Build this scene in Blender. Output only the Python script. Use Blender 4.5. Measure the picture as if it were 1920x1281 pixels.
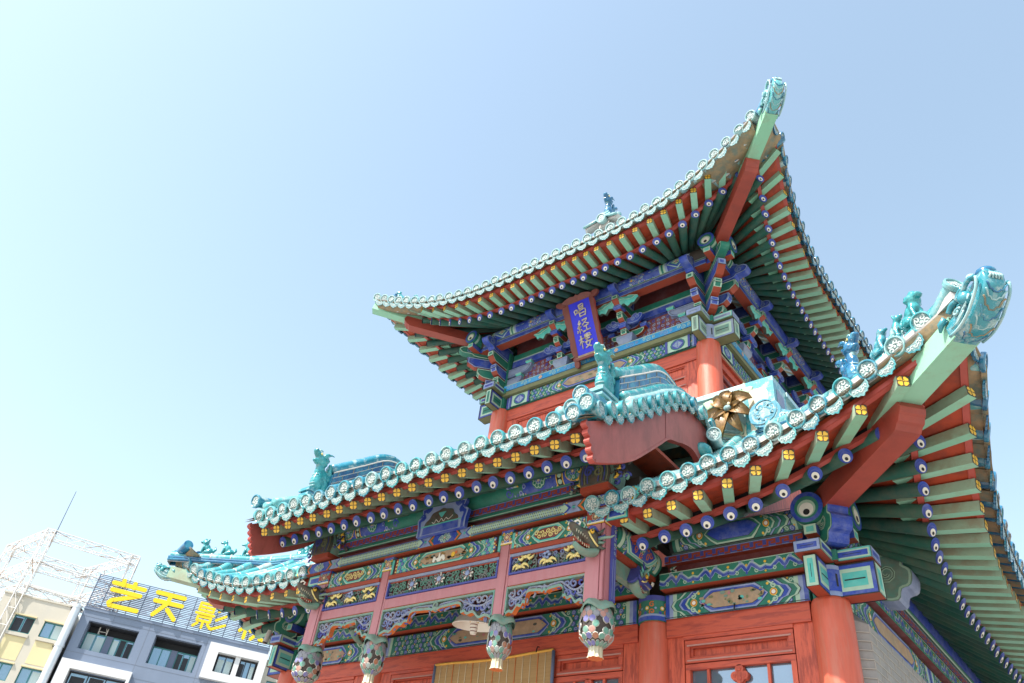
import bpy, bmesh, math, random
import numpy as np
from mathutils import Vector as V, Matrix
random.seed(7)
for o in list(bpy.data.objects): bpy.data.objects.remove(o)
SC = bpy.context.scene
COL = SC.collection
PI = math.pi

# ------------------------------------------------------------------ camera
cam_d = bpy.data.cameras.new('camera')
cam = bpy.data.objects.new('camera', cam_d); COL.objects.link(cam)
yaw, pit, rol = (math.radians(a) for a in (-42.8941, 38.4703, 8.4129))
fw = V((math.sin(yaw)*math.cos(pit), math.cos(yaw)*math.cos(pit), math.sin(pit)))
ri = V((math.cos(yaw), -math.sin(yaw), 0)); up = ri.cross(fw)
ri2 = math.cos(rol)*ri + math.sin(rol)*up; up2 = -math.sin(rol)*ri + math.cos(rol)*up
CAM = V((5.8207, -6.8172, 1.6))
cam.matrix_world = Matrix(((ri2.x, up2.x, -fw.x, CAM.x), (ri2.y, up2.y, -fw.y, CAM.y), (ri2.z, up2.z, -fw.z, CAM.z), (0, 0, 0, 1)))
cam_d.sensor_width = 36; cam_d.lens = 1455.107/1920*36
cam_d.clip_start = 0.1; cam_d.clip_end = 2000
SC.camera = cam

# ------------------------------------------------------------------ world, sun, exposure
SUN = V((-0.20, -1.0, 1.33)).normalized()                 # direction to the sun
elev = math.asin(SUN.z); azim = math.atan2(SUN.x, SUN.y)
W = bpy.data.worlds.new('World'); SC.world = W; W.use_nodes = True
nt = W.node_tree; nt.nodes.clear()
sky = nt.nodes.new('ShaderNodeTexSky'); sky.sky_type = 'NISHITA'; sky.sun_disc = False
sky.sun_elevation = elev; sky.sun_rotation = azim
sky.air_density = 1.5; sky.dust_density = 1.8; sky.ozone_density = 2.5; sky.altitude = 0
bg = nt.nodes.new('ShaderNodeBackground'); bg.inputs[1].default_value = 0.15
wo = nt.nodes.new('ShaderNodeOutputWorld')
hs = nt.nodes.new('ShaderNodeHueSaturation'); hs.inputs['Saturation'].default_value = 0.77; hs.inputs['Hue'].default_value = 0.486
nt.links.new(sky.outputs[0], hs.inputs['Color']); nt.links.new(hs.outputs[0], bg.inputs[0]); nt.links.new(bg.outputs[0], wo.inputs[0])
sl = bpy.data.lights.new('sun', 'SUN'); sl.energy = 4.6; sl.angle = math.radians(0.53); sl.color = (1.0, 0.95, 0.87)
so = bpy.data.objects.new('sun', sl); COL.objects.link(so)
so.rotation_euler = SUN.to_track_quat('Z', 'Y').to_euler(); so.location = (-10, -40, 45)
SC.view_settings.view_transform = 'Standard'; SC.view_settings.look = 'None'
SC.view_settings.exposure = 1.0; SC.view_settings.gamma = 1; SC.view_settings.use_curve_mapping = False
SC.render.engine = 'CYCLES'
SC.cycles.max_bounces = 8; SC.cycles.diffuse_bounces = 5

# ------------------------------------------------------------------ materials
MATS = {}
def mat(name, col, rough=.6, var=.12, scale=6., bump=.0, coat=0., metal=0., second=None, amt=.5, sscale=3., lo=.45, hi=.62, stretch=None, rnd=None):
    m = bpy.data.materials.new(name); m.use_nodes = True
    t = m.node_tree; N = t.nodes; L = t.links; b = N['Principled BSDF']
    b.inputs['Roughness'].default_value = rough; b.inputs['Metallic'].default_value = metal
    b.inputs['Coat Weight'].default_value = coat; b.inputs['Coat Roughness'].default_value = .08
    geo = N.new('ShaderNodeNewGeometry'); src = geo.outputs['Position']
    if stretch:
        mp = N.new('ShaderNodeMapping'); mp.inputs['Scale'].default_value = stretch
        L.new(src, mp.inputs[0]); src = mp.outputs[0]
    nz = N.new('ShaderNodeTexNoise'); nz.inputs['Scale'].default_value = scale; nz.inputs['Detail'].default_value = 5
    nz.inputs['Roughness'].default_value = .65
    L.new(src, nz.inputs['Vector'])
    mx = N.new('ShaderNodeMix'); mx.data_type = 'RGBA'
    c0 = [max(0, c*(1-var*1.6)) for c in col]; c1 = [min(1, c*(1+var*1.6)) for c in col]
    mx.inputs[6].default_value = (*c0, 1); mx.inputs[7].default_value = (*c1, 1)
    L.new(nz.outputs[0], mx.inputs[0]); out = mx.outputs[2]
    if rnd:
        oi = N.new('ShaderNodeObjectInfo'); cr = N.new('ShaderNodeValToRGB'); cr.color_ramp.interpolation = 'CONSTANT'
        els = cr.color_ramp.elements
        for k, c in enumerate(rnd):
            e = els[k] if k < 2 else els.new(k/len(rnd)); e.position = k/len(rnd); e.color = (*c, 1)
        L.new(oi.outputs['Random'], cr.inputs[0]); m0 = N.new('ShaderNodeMix'); m0.data_type = 'RGBA'; m0.inputs[0].default_value = .75
        L.new(out, m0.inputs[6]); L.new(cr.outputs[0], m0.inputs[7]); out = m0.outputs[2]
    if second:
        n2 = N.new('ShaderNodeTexNoise'); n2.inputs['Scale'].default_value = sscale; n2.inputs['Detail'].default_value = 7
        n2.inputs['Roughness'].default_value = .7
        L.new(src, n2.inputs['Vector'])
        mr = N.new('ShaderNodeMapRange'); mr.inputs[1].default_value = lo; mr.inputs[2].default_value = hi
        mr.inputs[3].default_value = 0; mr.inputs[4].default_value = amt
        L.new(n2.outputs[0], mr.inputs[0])
        m2 = N.new('ShaderNodeMix'); m2.data_type = 'RGBA'
        L.new(mr.outputs[0], m2.inputs[0]); L.new(out, m2.inputs[6]); m2.inputs[7].default_value = (*second, 1)
        out = m2.outputs[2]
    L.new(out, b.inputs['Base Color'])
    if bump:
        bp = N.new('ShaderNodeBump'); bp.inputs['Strength'].default_value = bump; bp.inputs['Distance'].default_value = .01
        L.new(nz.outputs[0], bp.inputs['Height']); L.new(bp.outputs[0], b.inputs['Normal'])
    MATS[name] = m
    return m
DUST = (.30, .26, .20)
# painted decoration
mat('blue', (.018, .050, .33), .55, .3, 9, second=(.16, .19, .38), amt=.55, sscale=6)
mat('light_blue', (.21, .27, .45), .6, .15, 12, second=(.4, .42, .55), amt=.35)
mat('violet', (.055, .065, .28), .6, .2, 10)
mat('green', (.010, .155, .105), .6, .25, 9, second=(.09, .20, .15), amt=.4, sscale=5)
mat('pale_green', (.36, .50, .38), .6, .15, 12)
mat('teal', (.07, .42, .37), .6, .2, 10, second=(.3, .42, .36), amt=.3)
mat('black', (.012, .012, .014), .6, .1)
mat('gold', (.72, .42, .035), .45, .2, 30, second=(.5, .25, .02), amt=.4, sscale=20)
mat('pale_gold', (.72, .58, .22), .5, .2, 30)
mat('white', (.72, .68, .60), .6, .1, 10)
mat('vermilion', (.31, .045, .018), .6, .15, 7, second=(.25, .05, .03), amt=.4)
mat('orange', (.55, .14, .03), .6, .2, 12)
mat('maroon', (.16, .030, .030), .65, .2, 8, second=(.22, .11, .12), amt=.5)
mat('picture_tan', (.38, .25, .155), .75, .3, 14, second=(.25, .22, .17), amt=.6, sscale=9)
mat('cyan_blue', (.02, .25, .52), .6, .2, 6, second=(.10, .32, .55), amt=.5)
mat('olive', (.17, .17, .08), .7, .2, 8)
mat('grey_violet', (.19, .23, .36), .65, .25, 9, second=(.32, .34, .36), amt=.5)
mat('dark_wood', (.055, .04, .032), .7, .3, 12)
mat('carved_dark', (.085, .062, .045), .6, .45, 18, bump=.9, second=(.035, .10, .085), amt=.7, sscale=10)
mat('slate_green', (.18, .24, .19), .6, .25, 12, second=(.08, .30, .24), amt=.6, sscale=8)
# red timber
mat('red_wood', (.54, .090, .044), .55, .16, 3.5, bump=.25, second=(.24, .030, .016), amt=.8, sscale=5, lo=.47, hi=.60, stretch=(5, 5, .6))
mat('red_column', (.51, .094, .050), .5, .18, 5, bump=.2, second=(.46, .14, .09), amt=.7, sscale=4, lo=.48, hi=.62, stretch=(5, 5, .5))
mat('red_beam', (.50, .080, .040), .55, .16, 5, bump=.25, second=(.25, .035, .025), amt=.75, sscale=5, lo=.47, hi=.60, stretch=(.6, 5, 5))
mat('pink_post', (.42, .165, .18), .5, .1, 5, bump=.1, second=(.40, .12, .14), amt=.5, stretch=(3, 3, .5))
mat('barge_red', (.36, .085, .072), .5, .18, 5, bump=.2, second=(.22, .055, .045), amt=.7, sscale=3.5, lo=.46, hi=.6, stretch=(1, 1, .5))
mat('hip_red', (.30, .048, .030), .5, .15, 5, bump=.2, second=(.20, .035, .025), amt=.6, sscale=4)
mat('board_red', (.40, .050, .016), .6, .2, 5, second=(.16, .03, .02), amt=.6, sscale=6)
mat('fascia_red', (.38, .06, .045), .55, .15, 6, second=(.26, .05, .04), amt=.5)
mat('frame_brown', (.17, .040, .030), .5, .15, 8)
mat('eye_ring', (.075, .10, .42), .6, .1)
mat('fret_grey', (.16, .17, .16), .7, .3, 16, bump=.4)
mat('fret_green', (.09, .20, .155), .7, .3, 16, bump=.4)
mat('fret_blue', (.15, .175, .33), .7, .25, 14, bump=.3, second=(.26, .27, .32), amt=.5)
mat('fret_pale', (.24, .25, .32), .7, .25, 14, bump=.3)
mat('tile_relief', (.50, .56, .54), .35, .25, 30, coat=.3)  # pale, with the sunlight on raised curls put into its colour
mat('lit_bevel_red', (.40, .20, .17), .8, .15, 8)  # paler red with the light on frame bevels put into its colour
mat('fret_red', (.44, .115, .035), .6, .15, 10)
# lotus scales, weathered
for n_, c_ in (('scale_green', (.10, .27, .21)), ('scale_violet', (.15, .14, .36)), ('scale_pink', (.38, .19, .155)), ('scale_grey', (.22, .22, .25)), ('scale_rust', (.36, .13, .06)), ('scale_pale', (.34, .42, .40)), ('scale_rim', (.42, .40, .36))): mat(n_, c_, .55, .2, 20, bump=.2, second=(.28, .26, .22), amt=.5, sscale=14)
# rafters
mat('rafter_green', (.014, .095, .068), .6, .25, 8, second=(.13, .12, .08), amt=.55, sscale=5, lo=.4, hi=.7, rnd=[(.014, .10, .07), (.02, .12, .085), (.012, .08, .065), (.035, .12, .08)])
mat('flyer_green', (.25, .50, .35), .55, .12, 8, second=(.26, .34, .22), amt=.4, sscale=6, lo=.5, rnd=[(.25, .50, .35), (.21, .45, .32), (.28, .52, .38), (.23, .48, .31)])
mat('flyer_side', (.27, .38, .27), .6, .15, 7, second=(.25, .185, .115), amt=.55, sscale=4)
# glazed tile
TEALS = [(.025, .22, .27), (.06, .33, .36), (.015, .17, .26), (.12, .38, .38), (.03, .27, .29), (.20, .40, .40)]
mat('glaze', (.03, .25, .30), .25, .35, 7, bump=.08, coat=.5, second=(.42, .50, .48), amt=.75, sscale=9, lo=.50, hi=.64, rnd=TEALS)
mat('glaze_deep', (.008, .115, .24), .22, .40, 6, bump=.08, coat=.6, second=(.06, .28, .33), amt=.7, sscale=6, lo=.48, hi=.64)
mat('glaze_pale', (.34, .48, .48), .3, .25, 10, coat=.3, second=(.10, .34, .39), amt=.7, sscale=12)
mat('glaze_green', (.012, .20, .215), .25, .4, 12, bump=.4, coat=.5, second=(.07, .36, .37), amt=.6, sscale=9)
mat('mortar', (.50, .46, .44), .85, .2, 14, bump=.5, second=(.30, .27, .24), amt=.5, sscale=7)
mat('tile_clay', (.29, .205, .115), .8, .35, 9, bump=.4, second=(.06, .16, .16), amt=.6, sscale=8)
mat('relief_ivory', (.52, .44, .29), .5, .2, 10, second=(.45, .55, .48), amt=.4)
mat('relief_brown', (.21, .105, .026), .45, .5, 18, bump=.8, coat=.2, second=(.36, .24, .08), amt=.6, sscale=10)
mat('relief_leaf', (.32, .44, .30), .5, .25, 12)
# others
mat('brick_grey', (.27, .25, .235), .85, .2, 10, bump=.3, second=(.24, .24, .24), amt=.5, sscale=4)
mat('brick_joint', (.37, .33, .29), .9, .1)
mat('stone', (.33, .31, .28), .85, .12, 2, second=(.26, .25, .23), amt=.5, sscale=.6)
mat('paving_joint', (.22, .21, .20), .9, .1)
mat('iron', (.05, .045, .04), .55, .2, 20, metal=.6)
mat('blind_straw', (.36, .22, .09), .75, .3, 6, second=(.25, .14, .05), amt=.6, sscale=3, stretch=(1, 1, 30))
mat('blind_cord', (.62, .52, .36), .8, .1)
mat('blind_edge', (.10, .13, .22), .8, .2)
mat('blind_head', (.62, .32, .05), .7, .2)
mat('shade_white', (.78, .75, .68), .7, .05)
mat('camera_white', (.40, .36, .33), .4, .1)
mat('camera_glass', (.10, .02, .02), .15, .1)
mat('cloth_brown', (.30, .20, .10), .6, .2)
def glass(name, col, rough=.03):
    m = mat(name, col, rough, .05); b = m.node_tree.nodes['Principled BSDF']
    b.inputs['Specular IOR Level'].default_value = 1.0; b.inputs['Metallic'].default_value = .55
    return m
glass('window_glass', (.20, .26, .33)); glass('far_glass', (.20, .30, .40), .06)
mat('unlit_dark', (.012, .013, .016), .9, .1)  # near-black puts the shade of rooms and rafter gaps into colour
# modern buildings
mat('far_grey', (.16, .20, .275), .6, .10, .8, second=(.15, .19, .27), amt=.6, sscale=.9, stretch=(1, 1, .12))
mat('far_white', (.62, .62, .62), .6, .05, 1, second=(.52, .53, .55), amt=.5, sscale=.6, stretch=(1, 1, .3))
mat('far_cream', (.50, .46, .38), .75, .06, .6, second=(.44, .42, .37), amt=.5, sscale=.4)
mat('far_yellow', (.62, .53, .30), .75, .06, .8)
mat('far_joint', (.13, .15, .19), .7, .05)
mat('window_green', (.03, .17, .17), .5, .1)
mat('far_dark', (.025, .028, .035), .7, .1)
mat('slat_blue', (.105, .13, .20), .5, .1, 2)
mat('slat_pink', (.45, .15, .22), .6, .2)
mat('sign_yellow', (.72, .52, .004), .4, .05, 2)
mat('truss_white', (.68, .66, .63), .5, .15, 3, second=(.40, .27, .18), amt=.5, sscale=1.5, lo=.6, hi=.66)
mat('truss_rust', (.30, .17, .09), .8, .3, 4)
mat('pipe_metal', (.62, .64, .67), .35, .08, 1, metal=.5)
mat('curtain', (.45, .55, .55), .8, .15, 3, stretch=(8, 8, .3))
# ------------------------------------------------------------------ mesh helpers
X_, Y_, Z_ = V((1, 0, 0)), V((0, 1, 0)), V((0, 0, 1))
class MB:
    def __init__(s): s.v = []; s.f = []; s.m = []; s.sm = []; s.mats = []
    def mi(s, m):
        if m not in s.mats: s.mats.append(m)
        return s.mats.index(m)
    def add(s, vs, fs, m, smooth=False):
        n = len(s.v); s.v += [tuple(p) for p in vs]; k = s.mi(m)
        for f in fs: s.f.append([i+n for i in f]); s.m.append(k); s.sm.append(smooth)
    def obox(s, c, ax, ay, az, m, ms=None):
        """box from centre and three half axes; ms = {face: material} for faces -x +x -y +y -z +z"""
        c = V(c); P = [c+a*ax+b*ay+d*az for d in (-1, 1) for b in (-1, 1) for a in (-1, 1)]
        F = {'-x': [0, 4, 6, 2], '+x': [1, 3, 7, 5], '-y': [0, 1, 5, 4], '+y': [2, 6, 7, 3], '-z': [0, 2, 3, 1], '+z': [4, 5, 7, 6]}
        for k, f in F.items(): s.add(P, [f], (ms or {}).get(k, m))
    def box(s, x0, x1, y0, y1, z0, z1, m, ms=None):
        s.obox(((x0+x1)/2, (y0+y1)/2, (z0+z1)/2), X_*(x1-x0)/2, Y_*(y1-y0)/2, Z_*(z1-z0)/2, m, ms)
    def beam(s, p0, p1, w, h, m, ms=None, upv=Z_):
        p0, p1 = V(p0), V(p1); d = (p1-p0); L = d.length; d = d/L
        sd = d.cross(upv).normalized(); u = sd.cross(d).normalized()
        s.obox((p0+p1)/2, d*L/2, sd*w/2, u*h/2, m, ms)
    def cyl(s, p0, p1, r0, r1, n, m, cap=True, capm=None, smooth=True):
        p0, p1 = V(p0), V(p1); d = (p1-p0).normalized()
        a = d.orthogonal().normalized(); b = d.cross(a)
        P = [p0+(a*math.cos(2*PI*i/n)+b*math.sin(2*PI*i/n))*r0 for i in range(n)]+[p1+(a*math.cos(2*PI*i/n)+b*math.sin(2*PI*i/n))*r1 for i in range(n)]
        s.add(P, [[i, (i+1) % n, n+(i+1) % n, n+i] for i in range(n)], m, smooth)
        if cap:
            s.add(P, [list(range(n))[::-1], list(range(n, 2*n))], capm or m)
    def tube(s, pts, r, n, m, closed=False, cap=True):
        pts = [V(p) for p in pts]; N = len(pts); rings = []
        rr = r if hasattr(r, '__len__') else [r]*N
        a = None
        for i, p in enumerate(pts):
            d = (pts[min(i+1, N-1)]-pts[max(i-1, 0)]).normalized()
            a = d.orthogonal().normalized() if a is None else (a-d*a.dot(d)).normalized()
            b = d.cross(a)
            rings.append([p+(a*math.cos(2*PI*k/n)+b*math.sin(2*PI*k/n))*rr[i] for k in range(n)])
        P = [q for R in rings for q in R]
        F = [[i*n+k, i*n+(k+1) % n, (i+1)*n+(k+1) % n, (i+1)*n+k] for i in range(N-1) for k in range(n)]
        if cap: F += [list(range(n))[::-1], [(N-1)*n+k for k in range(n)]]
        s.add(P, F, m, True)
    def lathe(s, prof, o, ax, n, m, mseg=None, start=None):
        o, ax = V(o), V(ax).normalized(); a = (start or ax.orthogonal()).normalized(); b = ax.cross(a)
        P = [o+ax*z+(a*math.cos(2*PI*i/n)+b*math.sin(2*PI*i/n))*r for r, z in prof for i in range(n)]
        for j in range(len(prof)-1):
            s.add(P, [[j*n+i, j*n+(i+1) % n, (j+1)*n+(i+1) % n, (j+1)*n+i] for i in range(n)], mseg[j] if mseg else m, True)
    def prism(s, poly, o, ex, ey, ez, th, m, ms=None, smooth=False):
        """polygon in (ex, ey) at o, extruded from 0 to th along ez"""
        o = V(o); n = len(poly)
        A = [o+ex*x+ey*y for x, y in poly]; B = [p+ez*th for p in A]
        s.add(A, [list(range(n))[::-1]], m); s.add(B, [list(range(n))], m)
        s.add(A+B, [[i, (i+1) % n, n+(i+1) % n, n+i] for i in range(n)], ms or m, smooth)
    def grid(s, rows, m, smooth=True, flip=False):
        n = len(rows[0]); P = [p for r in rows for p in r]
        F = [[i*n+k, i*n+k+1, (i+1)*n+k+1, (i+1)*n+k] for i in range(len(rows)-1) for k in range(n-1)]
        if flip: F = [f[::-1] for f in F]
        s.add(P, F, m, smooth)
    def ball(s, c, r, m, n=8, k=6, M=None):
        c = V(c); r = V(r) if hasattr(r, '__len__') else V((r, r, r)); P = []
        for j in range(k+1):
            th = PI*j/k
            for i in range(n):
                q = V((math.sin(th)*math.cos(2*PI*i/n)*r.x, math.sin(th)*math.sin(2*PI*i/n)*r.y, math.cos(th)*r.z))
                P.append(c+(M @ q if M else q))
        s.add(P, [[j*n+i, (j+1)*n+i, (j+1)*n+(i+1) % n, j*n+(i+1) % n] for j in range(k) for i in range(n)], m, True)
    def mesh(s, name):
        me = bpy.data.meshes.new(name); me.from_pydata(s.v, [], s.f)
        for m in s.mats: me.materials.append(MATS[m])
        me.polygons.foreach_set('material_index', s.m); me.polygons.foreach_set('use_smooth', s.sm)
        me.validate(verbose=False); me.update(); return me
    def build(s, name, parent=None, label=None):
        o = bpy.data.objects.new(name, s.mesh(name)); COL.objects.link(o)
        if parent: o.parent = parent
        if label: o['label'] = label
        return o
def thing(name, label, cat, group=None, loc=(0, 0, 0), M=None):
    o = bpy.data.objects.new(name, None); COL.objects.link(o); o.empty_display_size = .2
    if M is not None: o.matrix_world = M
    else: o.location = loc
    return tag(o, label, cat, group)
def tag(o, label, cat, group=None):
    o['label'] = label; o['category'] = cat
    if group: o['group'] = group
    return o
def inst(name, me, M, parent, label=None):
    o = bpy.data.objects.new(name, me); COL.objects.link(o); o.parent = parent; o.matrix_basis = M
    if label: o['label'] = label
    return o
def frame(o, x, upv=Z_, sx=1.):
    """matrix whose local X is x, local Z near upv"""
    x = V(x).normalized(); y = V(upv).cross(x).normalized(); z = x.cross(y); o = V(o)
    return Matrix(((x.x*sx, y.x, z.x, o.x), (x.y*sx, y.y, z.y, o.y), (x.z*sx, y.z, z.z, o.z), (0, 0, 0, 1)))
def lerp(a, b, t): return a+(b-a)*t
def chain(pts, n):
    """resample a smooth curve through 2D points"""
    out = []
    N = len(pts)
    for i in range(N-1):
        p0, p1, p2, p3 = (np.array(pts[max(i-1, 0)]), np.array(pts[i]), np.array(pts[i+1]), np.array(pts[min(i+2, N-1)]))
        for k in range(n):
            t = k/n
            out.append(tuple(.5*((2*p1)+(-p0+p2)*t+(2*p0-5*p1+4*p2-p3)*t*t+(-p0+3*p1-3*p2+p3)*t**3)))
    out.append(tuple(pts[-1])); return out

# ------------------------------------------------------------------ painted ornament: flat colour shapes laid a millimetre apart on a surface
class Flat:
    curved = False
    def __init__(s, o, ex, ey, en): s.o, s.ex, s.ey, s.en = V(o), V(ex).normalized(), V(ey).normalized(), V(en).normalized()
    def __call__(s, a, b, d): return s.o+s.ex*a+s.ey*b+s.en*d
class Round:
    """front of a round purlin: a along the axis, b = arc length upward from the front line"""
    curved = True
    def __init__(s, o, ex, en, r): s.o, s.ex, s.en, s.r = V(o), V(ex), V(en), r
    def __call__(s, a, b, d):
        t = b/s.r; return s.o+s.ex*a+(s.en*math.cos(t)+Z_*math.sin(t))*(s.r+d)
def clip(poly, lo, hi):
    def half(P, k, sg):
        out = []
        for i in range(len(P)):
            a, b = P[i], P[(i+1) % len(P)]; da, db = sg*(a[1]-k), sg*(b[1]-k)
            if da >= 0: out.append(a)
            if da*db < 0:
                t = da/(da-db); out.append((lerp(a[0], b[0], t), k))
        return out
    P = half(poly, lo, 1)
    return half(P, hi, -1) if P else []
class Paint:
    def __init__(s, mb, S, d0=.0025, dl=.0011): s.mb, s.S, s.d0, s.dl = mb, S, d0, dl
    def d(s, lev): return s.d0+lev*s.dl
    def fill(s, poly, m, lev=0):
        d = s.d(lev)
        if not s.S.curved:
            s.mb.add([s.S(a, b, d) for a, b in poly], [list(range(len(poly)))], m); return
        b0, b1 = min(p[1] for p in poly), max(p[1] for p in poly); n = max(1, int((b1-b0)/.022)+1)
        for i in range(n):
            q = clip(poly, lerp(b0, b1, i/n), lerp(b0, b1, (i+1)/n))
            if len(q) > 2: s.mb.add([s.S(a, b, d) for a, b in q], [list(range(len(q)))], m)
    def rect(s, a0, a1, b0, b1, m, lev=0): s.fill([(a0, b0), (a1, b0), (a1, b1), (a0, b1)], m, lev)
    def stroke(s, pts, w, m, lev=1, closed=False):
        d = s.d(lev); n = len(pts); L = []; R = []
        for i, p in enumerate(pts):
            q0 = pts[(i-1) % n] if (closed or i > 0) else p; q1 = pts[(i+1) % n] if (closed or i < n-1) else p
            d0 = np.array(p)-np.array(q0); d1 = np.array(q1)-np.array(p)
            l0, l1 = np.hypot(*d0), np.hypot(*d1)
            t0 = d0/l0 if l0 > 1e-9 else d1/max(l1, 1e-9); t1 = d1/l1 if l1 > 1e-9 else t0
            t = t0+t1; t = t/max(np.hypot(*t), 1e-6); c = max(.45, abs(t[0]*t0[0]+t[1]*t0[1]))
            nn = np.array([-t[1], t[0]])*(w/2/c); L.append(tuple(np.array(p)+nn)); R.append(tuple(np.array(p)-nn))
        P = [s.S(a, b, d) for a, b in L]+[s.S(a, b, d) for a, b in R]
        F = [[i, (i+1) % n, n+(i+1) % n, n+i][::-1] for i in range(n if closed else n-1)]
        s.mb.add(P, F, m)
    def disc(s, a, b, r, m, lev=1, n=9, ry=None):
        s.fill([(a+r*math.cos(2*PI*i/n), b+(ry or r)*math.sin(2*PI*i/n)) for i in range(n)], m, lev)
    def curl(s, a, b, r, ang, sgn, m, lev=1, w=None, turns=1.15, n=9):
        pts = []
        for i in range(n+1):
            t = i/n; rr = r*(1-.78*t); th = ang+sgn*turns*2*PI*t
            pts.append((a+rr*math.cos(th), b+rr*math.sin(th)))
        s.stroke(pts, w or r*.34, m, lev)
    def rosette(s, a, b, r, c1='pale_green', c2='blue', c3='gold', lev=2, n=6):
        for i in range(n):
            t = 2*PI*i/n; s.disc(a+.66*r*math.cos(t), b+.66*r*math.sin(t), .36*r, c1, lev, 7)
        for i in range(n):
            t = 2*PI*i/n; s.disc(a+.68*r*math.cos(t), b+.68*r*math.sin(t), .22*r, c2, lev+1, 6)
        s.disc(a, b, .36*r, c3, lev+1, 8); s.disc(a, b, .2*r, 'white', lev+2, 6)
    def sprinkle(s, poly_in, a0, a1, b0, b1, step, seed=0, lev=2, cols=('light_blue', 'pale_green', 'light_blue'), dots='gold'):
        """rows of small curls with gold dots filling an ornament field"""
        R = random.Random(seed); nb = max(1, int(round((b1-b0)/step))); na = max(1, int(round((a1-a0)/step)))
        for j in range(nb):
            for i in range(na):
                a = a0+(i+.5)*(a1-a0)/na; b = b0+(j+.5)*(b1-b0)/nb
                if poly_in and not poly_in(a, b): continue
                sg = 1 if (i+j) % 2 else -1
                s.curl(a, b, step*.40, R.uniform(0, 6.28), sg, cols[(i+2*j) % len(cols)], lev, step*.15, 1.2, 8)
                if dots and (i+j) % 2 == 0: s.disc(a+step*.5, b+step*.42*sg, step*.15, dots, lev+1, 5)
    def fret(s, a0, a1, b0, b1, m1='fret_red', bg='violet', edge='light_blue', pitch=None):
        h = b1-b0; p = pitch or h*1.55; n = max(1, int(round((a1-a0)/p))); p = (a1-a0)/n; w = h*.25
        s.rect(a0, a1, b0, b1, bg, 0); s.rect(a0, a1, b1-h*.09, b1, edge, 1); s.rect(a0, a1, b0, b0+h*.08, edge, 1)
        for i in range(n):
            a = a0+i*p
            s.stroke([(a+.06*p, b0+.16*h), (a+.44*p, b0+.16*h), (a+.44*p, b0+.74*h), (a+.98*p, b0+.74*h), (a+.98*p, b0+.42*h), (a+.68*p, b0+.42*h)], w, m1, 1)
    def clouds(s, a0, a1, b0, b1, bg='green', c='blue', edge='pale_green'):
        h = b1-b0; p = h*2.1; n = max(1, int(round((a1-a0)/p))); p = (a1-a0)/n
        s.rect(a0, a1, b0, b1, bg, 0)
        for i in range(n):
            a = a0+(i+.5)*p
            wv = chain([(a-.5*p, b0+.40*h), (a-.36*p, b0+.30*h), (a-.24*p, b0+.52*h), (a-.12*p, b0+.68*h), (a, b0+.34*h), (a+.12*p, b0+.68*h), (a+.24*p, b0+.52*h), (a+.36*p, b0+.30*h), (a+.5*p, b0+.40*h)], 3)
            s.stroke([(x, y+.17*h) for x, y in wv], h*.10, edge, 1); s.stroke(wv, h*.26, 'light_blue', 2); s.stroke([(x, y-.02*h) for x, y in wv], h*.16, c, 3)
            for q in (-1, 1): s.curl(a+q*.27*p, b0+.24*h, h*.14, 2, q, edge, 4, h*.055); s.curl(a+q*.16*p, b0+.86*h, h*.10, 1, -q, 'light_blue', 4, h*.05)
            s.disc(a, b0+.66*h, h*.085, 'gold', 4, 6); s.disc(a+.5*p, b0+.72*h, h*.09, 'gold', 4, 6); s.disc(a, b0+.16*h, h*.08, 'blue', 4, 6); s.disc(a+.5*p, b0+.14*h, h*.07, 'gold', 4, 6)
        s.rect(a0, a1, b1-.05*h, b1, 'pale_green', 3)
    def hexa(s, a0, a1, b0, b1, k):
        bm = (b0+b1)/2; return [(a0, bm), (a0+k*.55, lerp(bm, b1, .62)), (a0+k, b1), (a1-k, b1), (a1-k*.55, lerp(bm, b1, .62)), (a1, bm), (a1-k*.55, lerp(bm, b0, .62)), (a1-k, b0), (a0+k, b0), (a0+k*.55, lerp(bm, b0, .62))]
    def beam(s, a0, a1, b0, b1, centre='picture_tan', rim=('blue', 'light_blue'), body='green', cen=.5, ends=('blue', 'light_blue', 'pale_green', 'green'), seed=1, curls=True, dot='white'):
        """painted lintel: bands at the ends, curled zones with chevrons, a long hexagon in the middle"""
        h = b1-b0; Lw = a1-a0; s.rect(a0, a1, b0, b1, 'blue' if body == 'green' else body, 0)
        e = 0
        for k, c in enumerate(ends):
            w = h*.17
            s.rect(a0+e, a0+e+w, b0, b1, c, 1); s.rect(a1-e-w, a1-e, b0, b1, c, 1); e += w
        m = (a0+a1)/2; c0, c1 = m-Lw*cen/2, m+Lw*cen/2; k = h*.5; bm = (b0+b1)/2
        R = random.Random(seed)
        for (f0, f1) in ((a0+e, c0-h*.55), (c1+h*.55, a1-e)):           # petal and curl fields
            s.rect(f0, f1, b0, b1, 'green' if body == 'green' else 'teal', 1); st = h*.30
            nb = 4; na = max(1, int(round((f1-f0)/st)))
            for j in range(nb):
                for i in range(na+1):
                    x = f0+(i+.25+.5*(j % 2))*(f1-f0)/(na+.5); y = b0+(j+.5)*h/nb
                    if (i+j) % 2: s.disc(x, y, st*.46, 'black', 2, 8); s.disc(x, y, st*.41, 'blue', 3, 8); s.curl(x, y, st*.33, R.uniform(0, 6), 1 if i % 2 else -1, 'light_blue', 4, st*.13)
                    else: s.curl(x, y, st*.33, R.uniform(0, 6), 1 if i % 2 else -1, 'pale_green', 3, st*.13)
                    if (i+2*j) % 3 == 0: s.disc(x+st*.42, y+st*.35, st*.15, 'gold', 4, 5)
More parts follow.
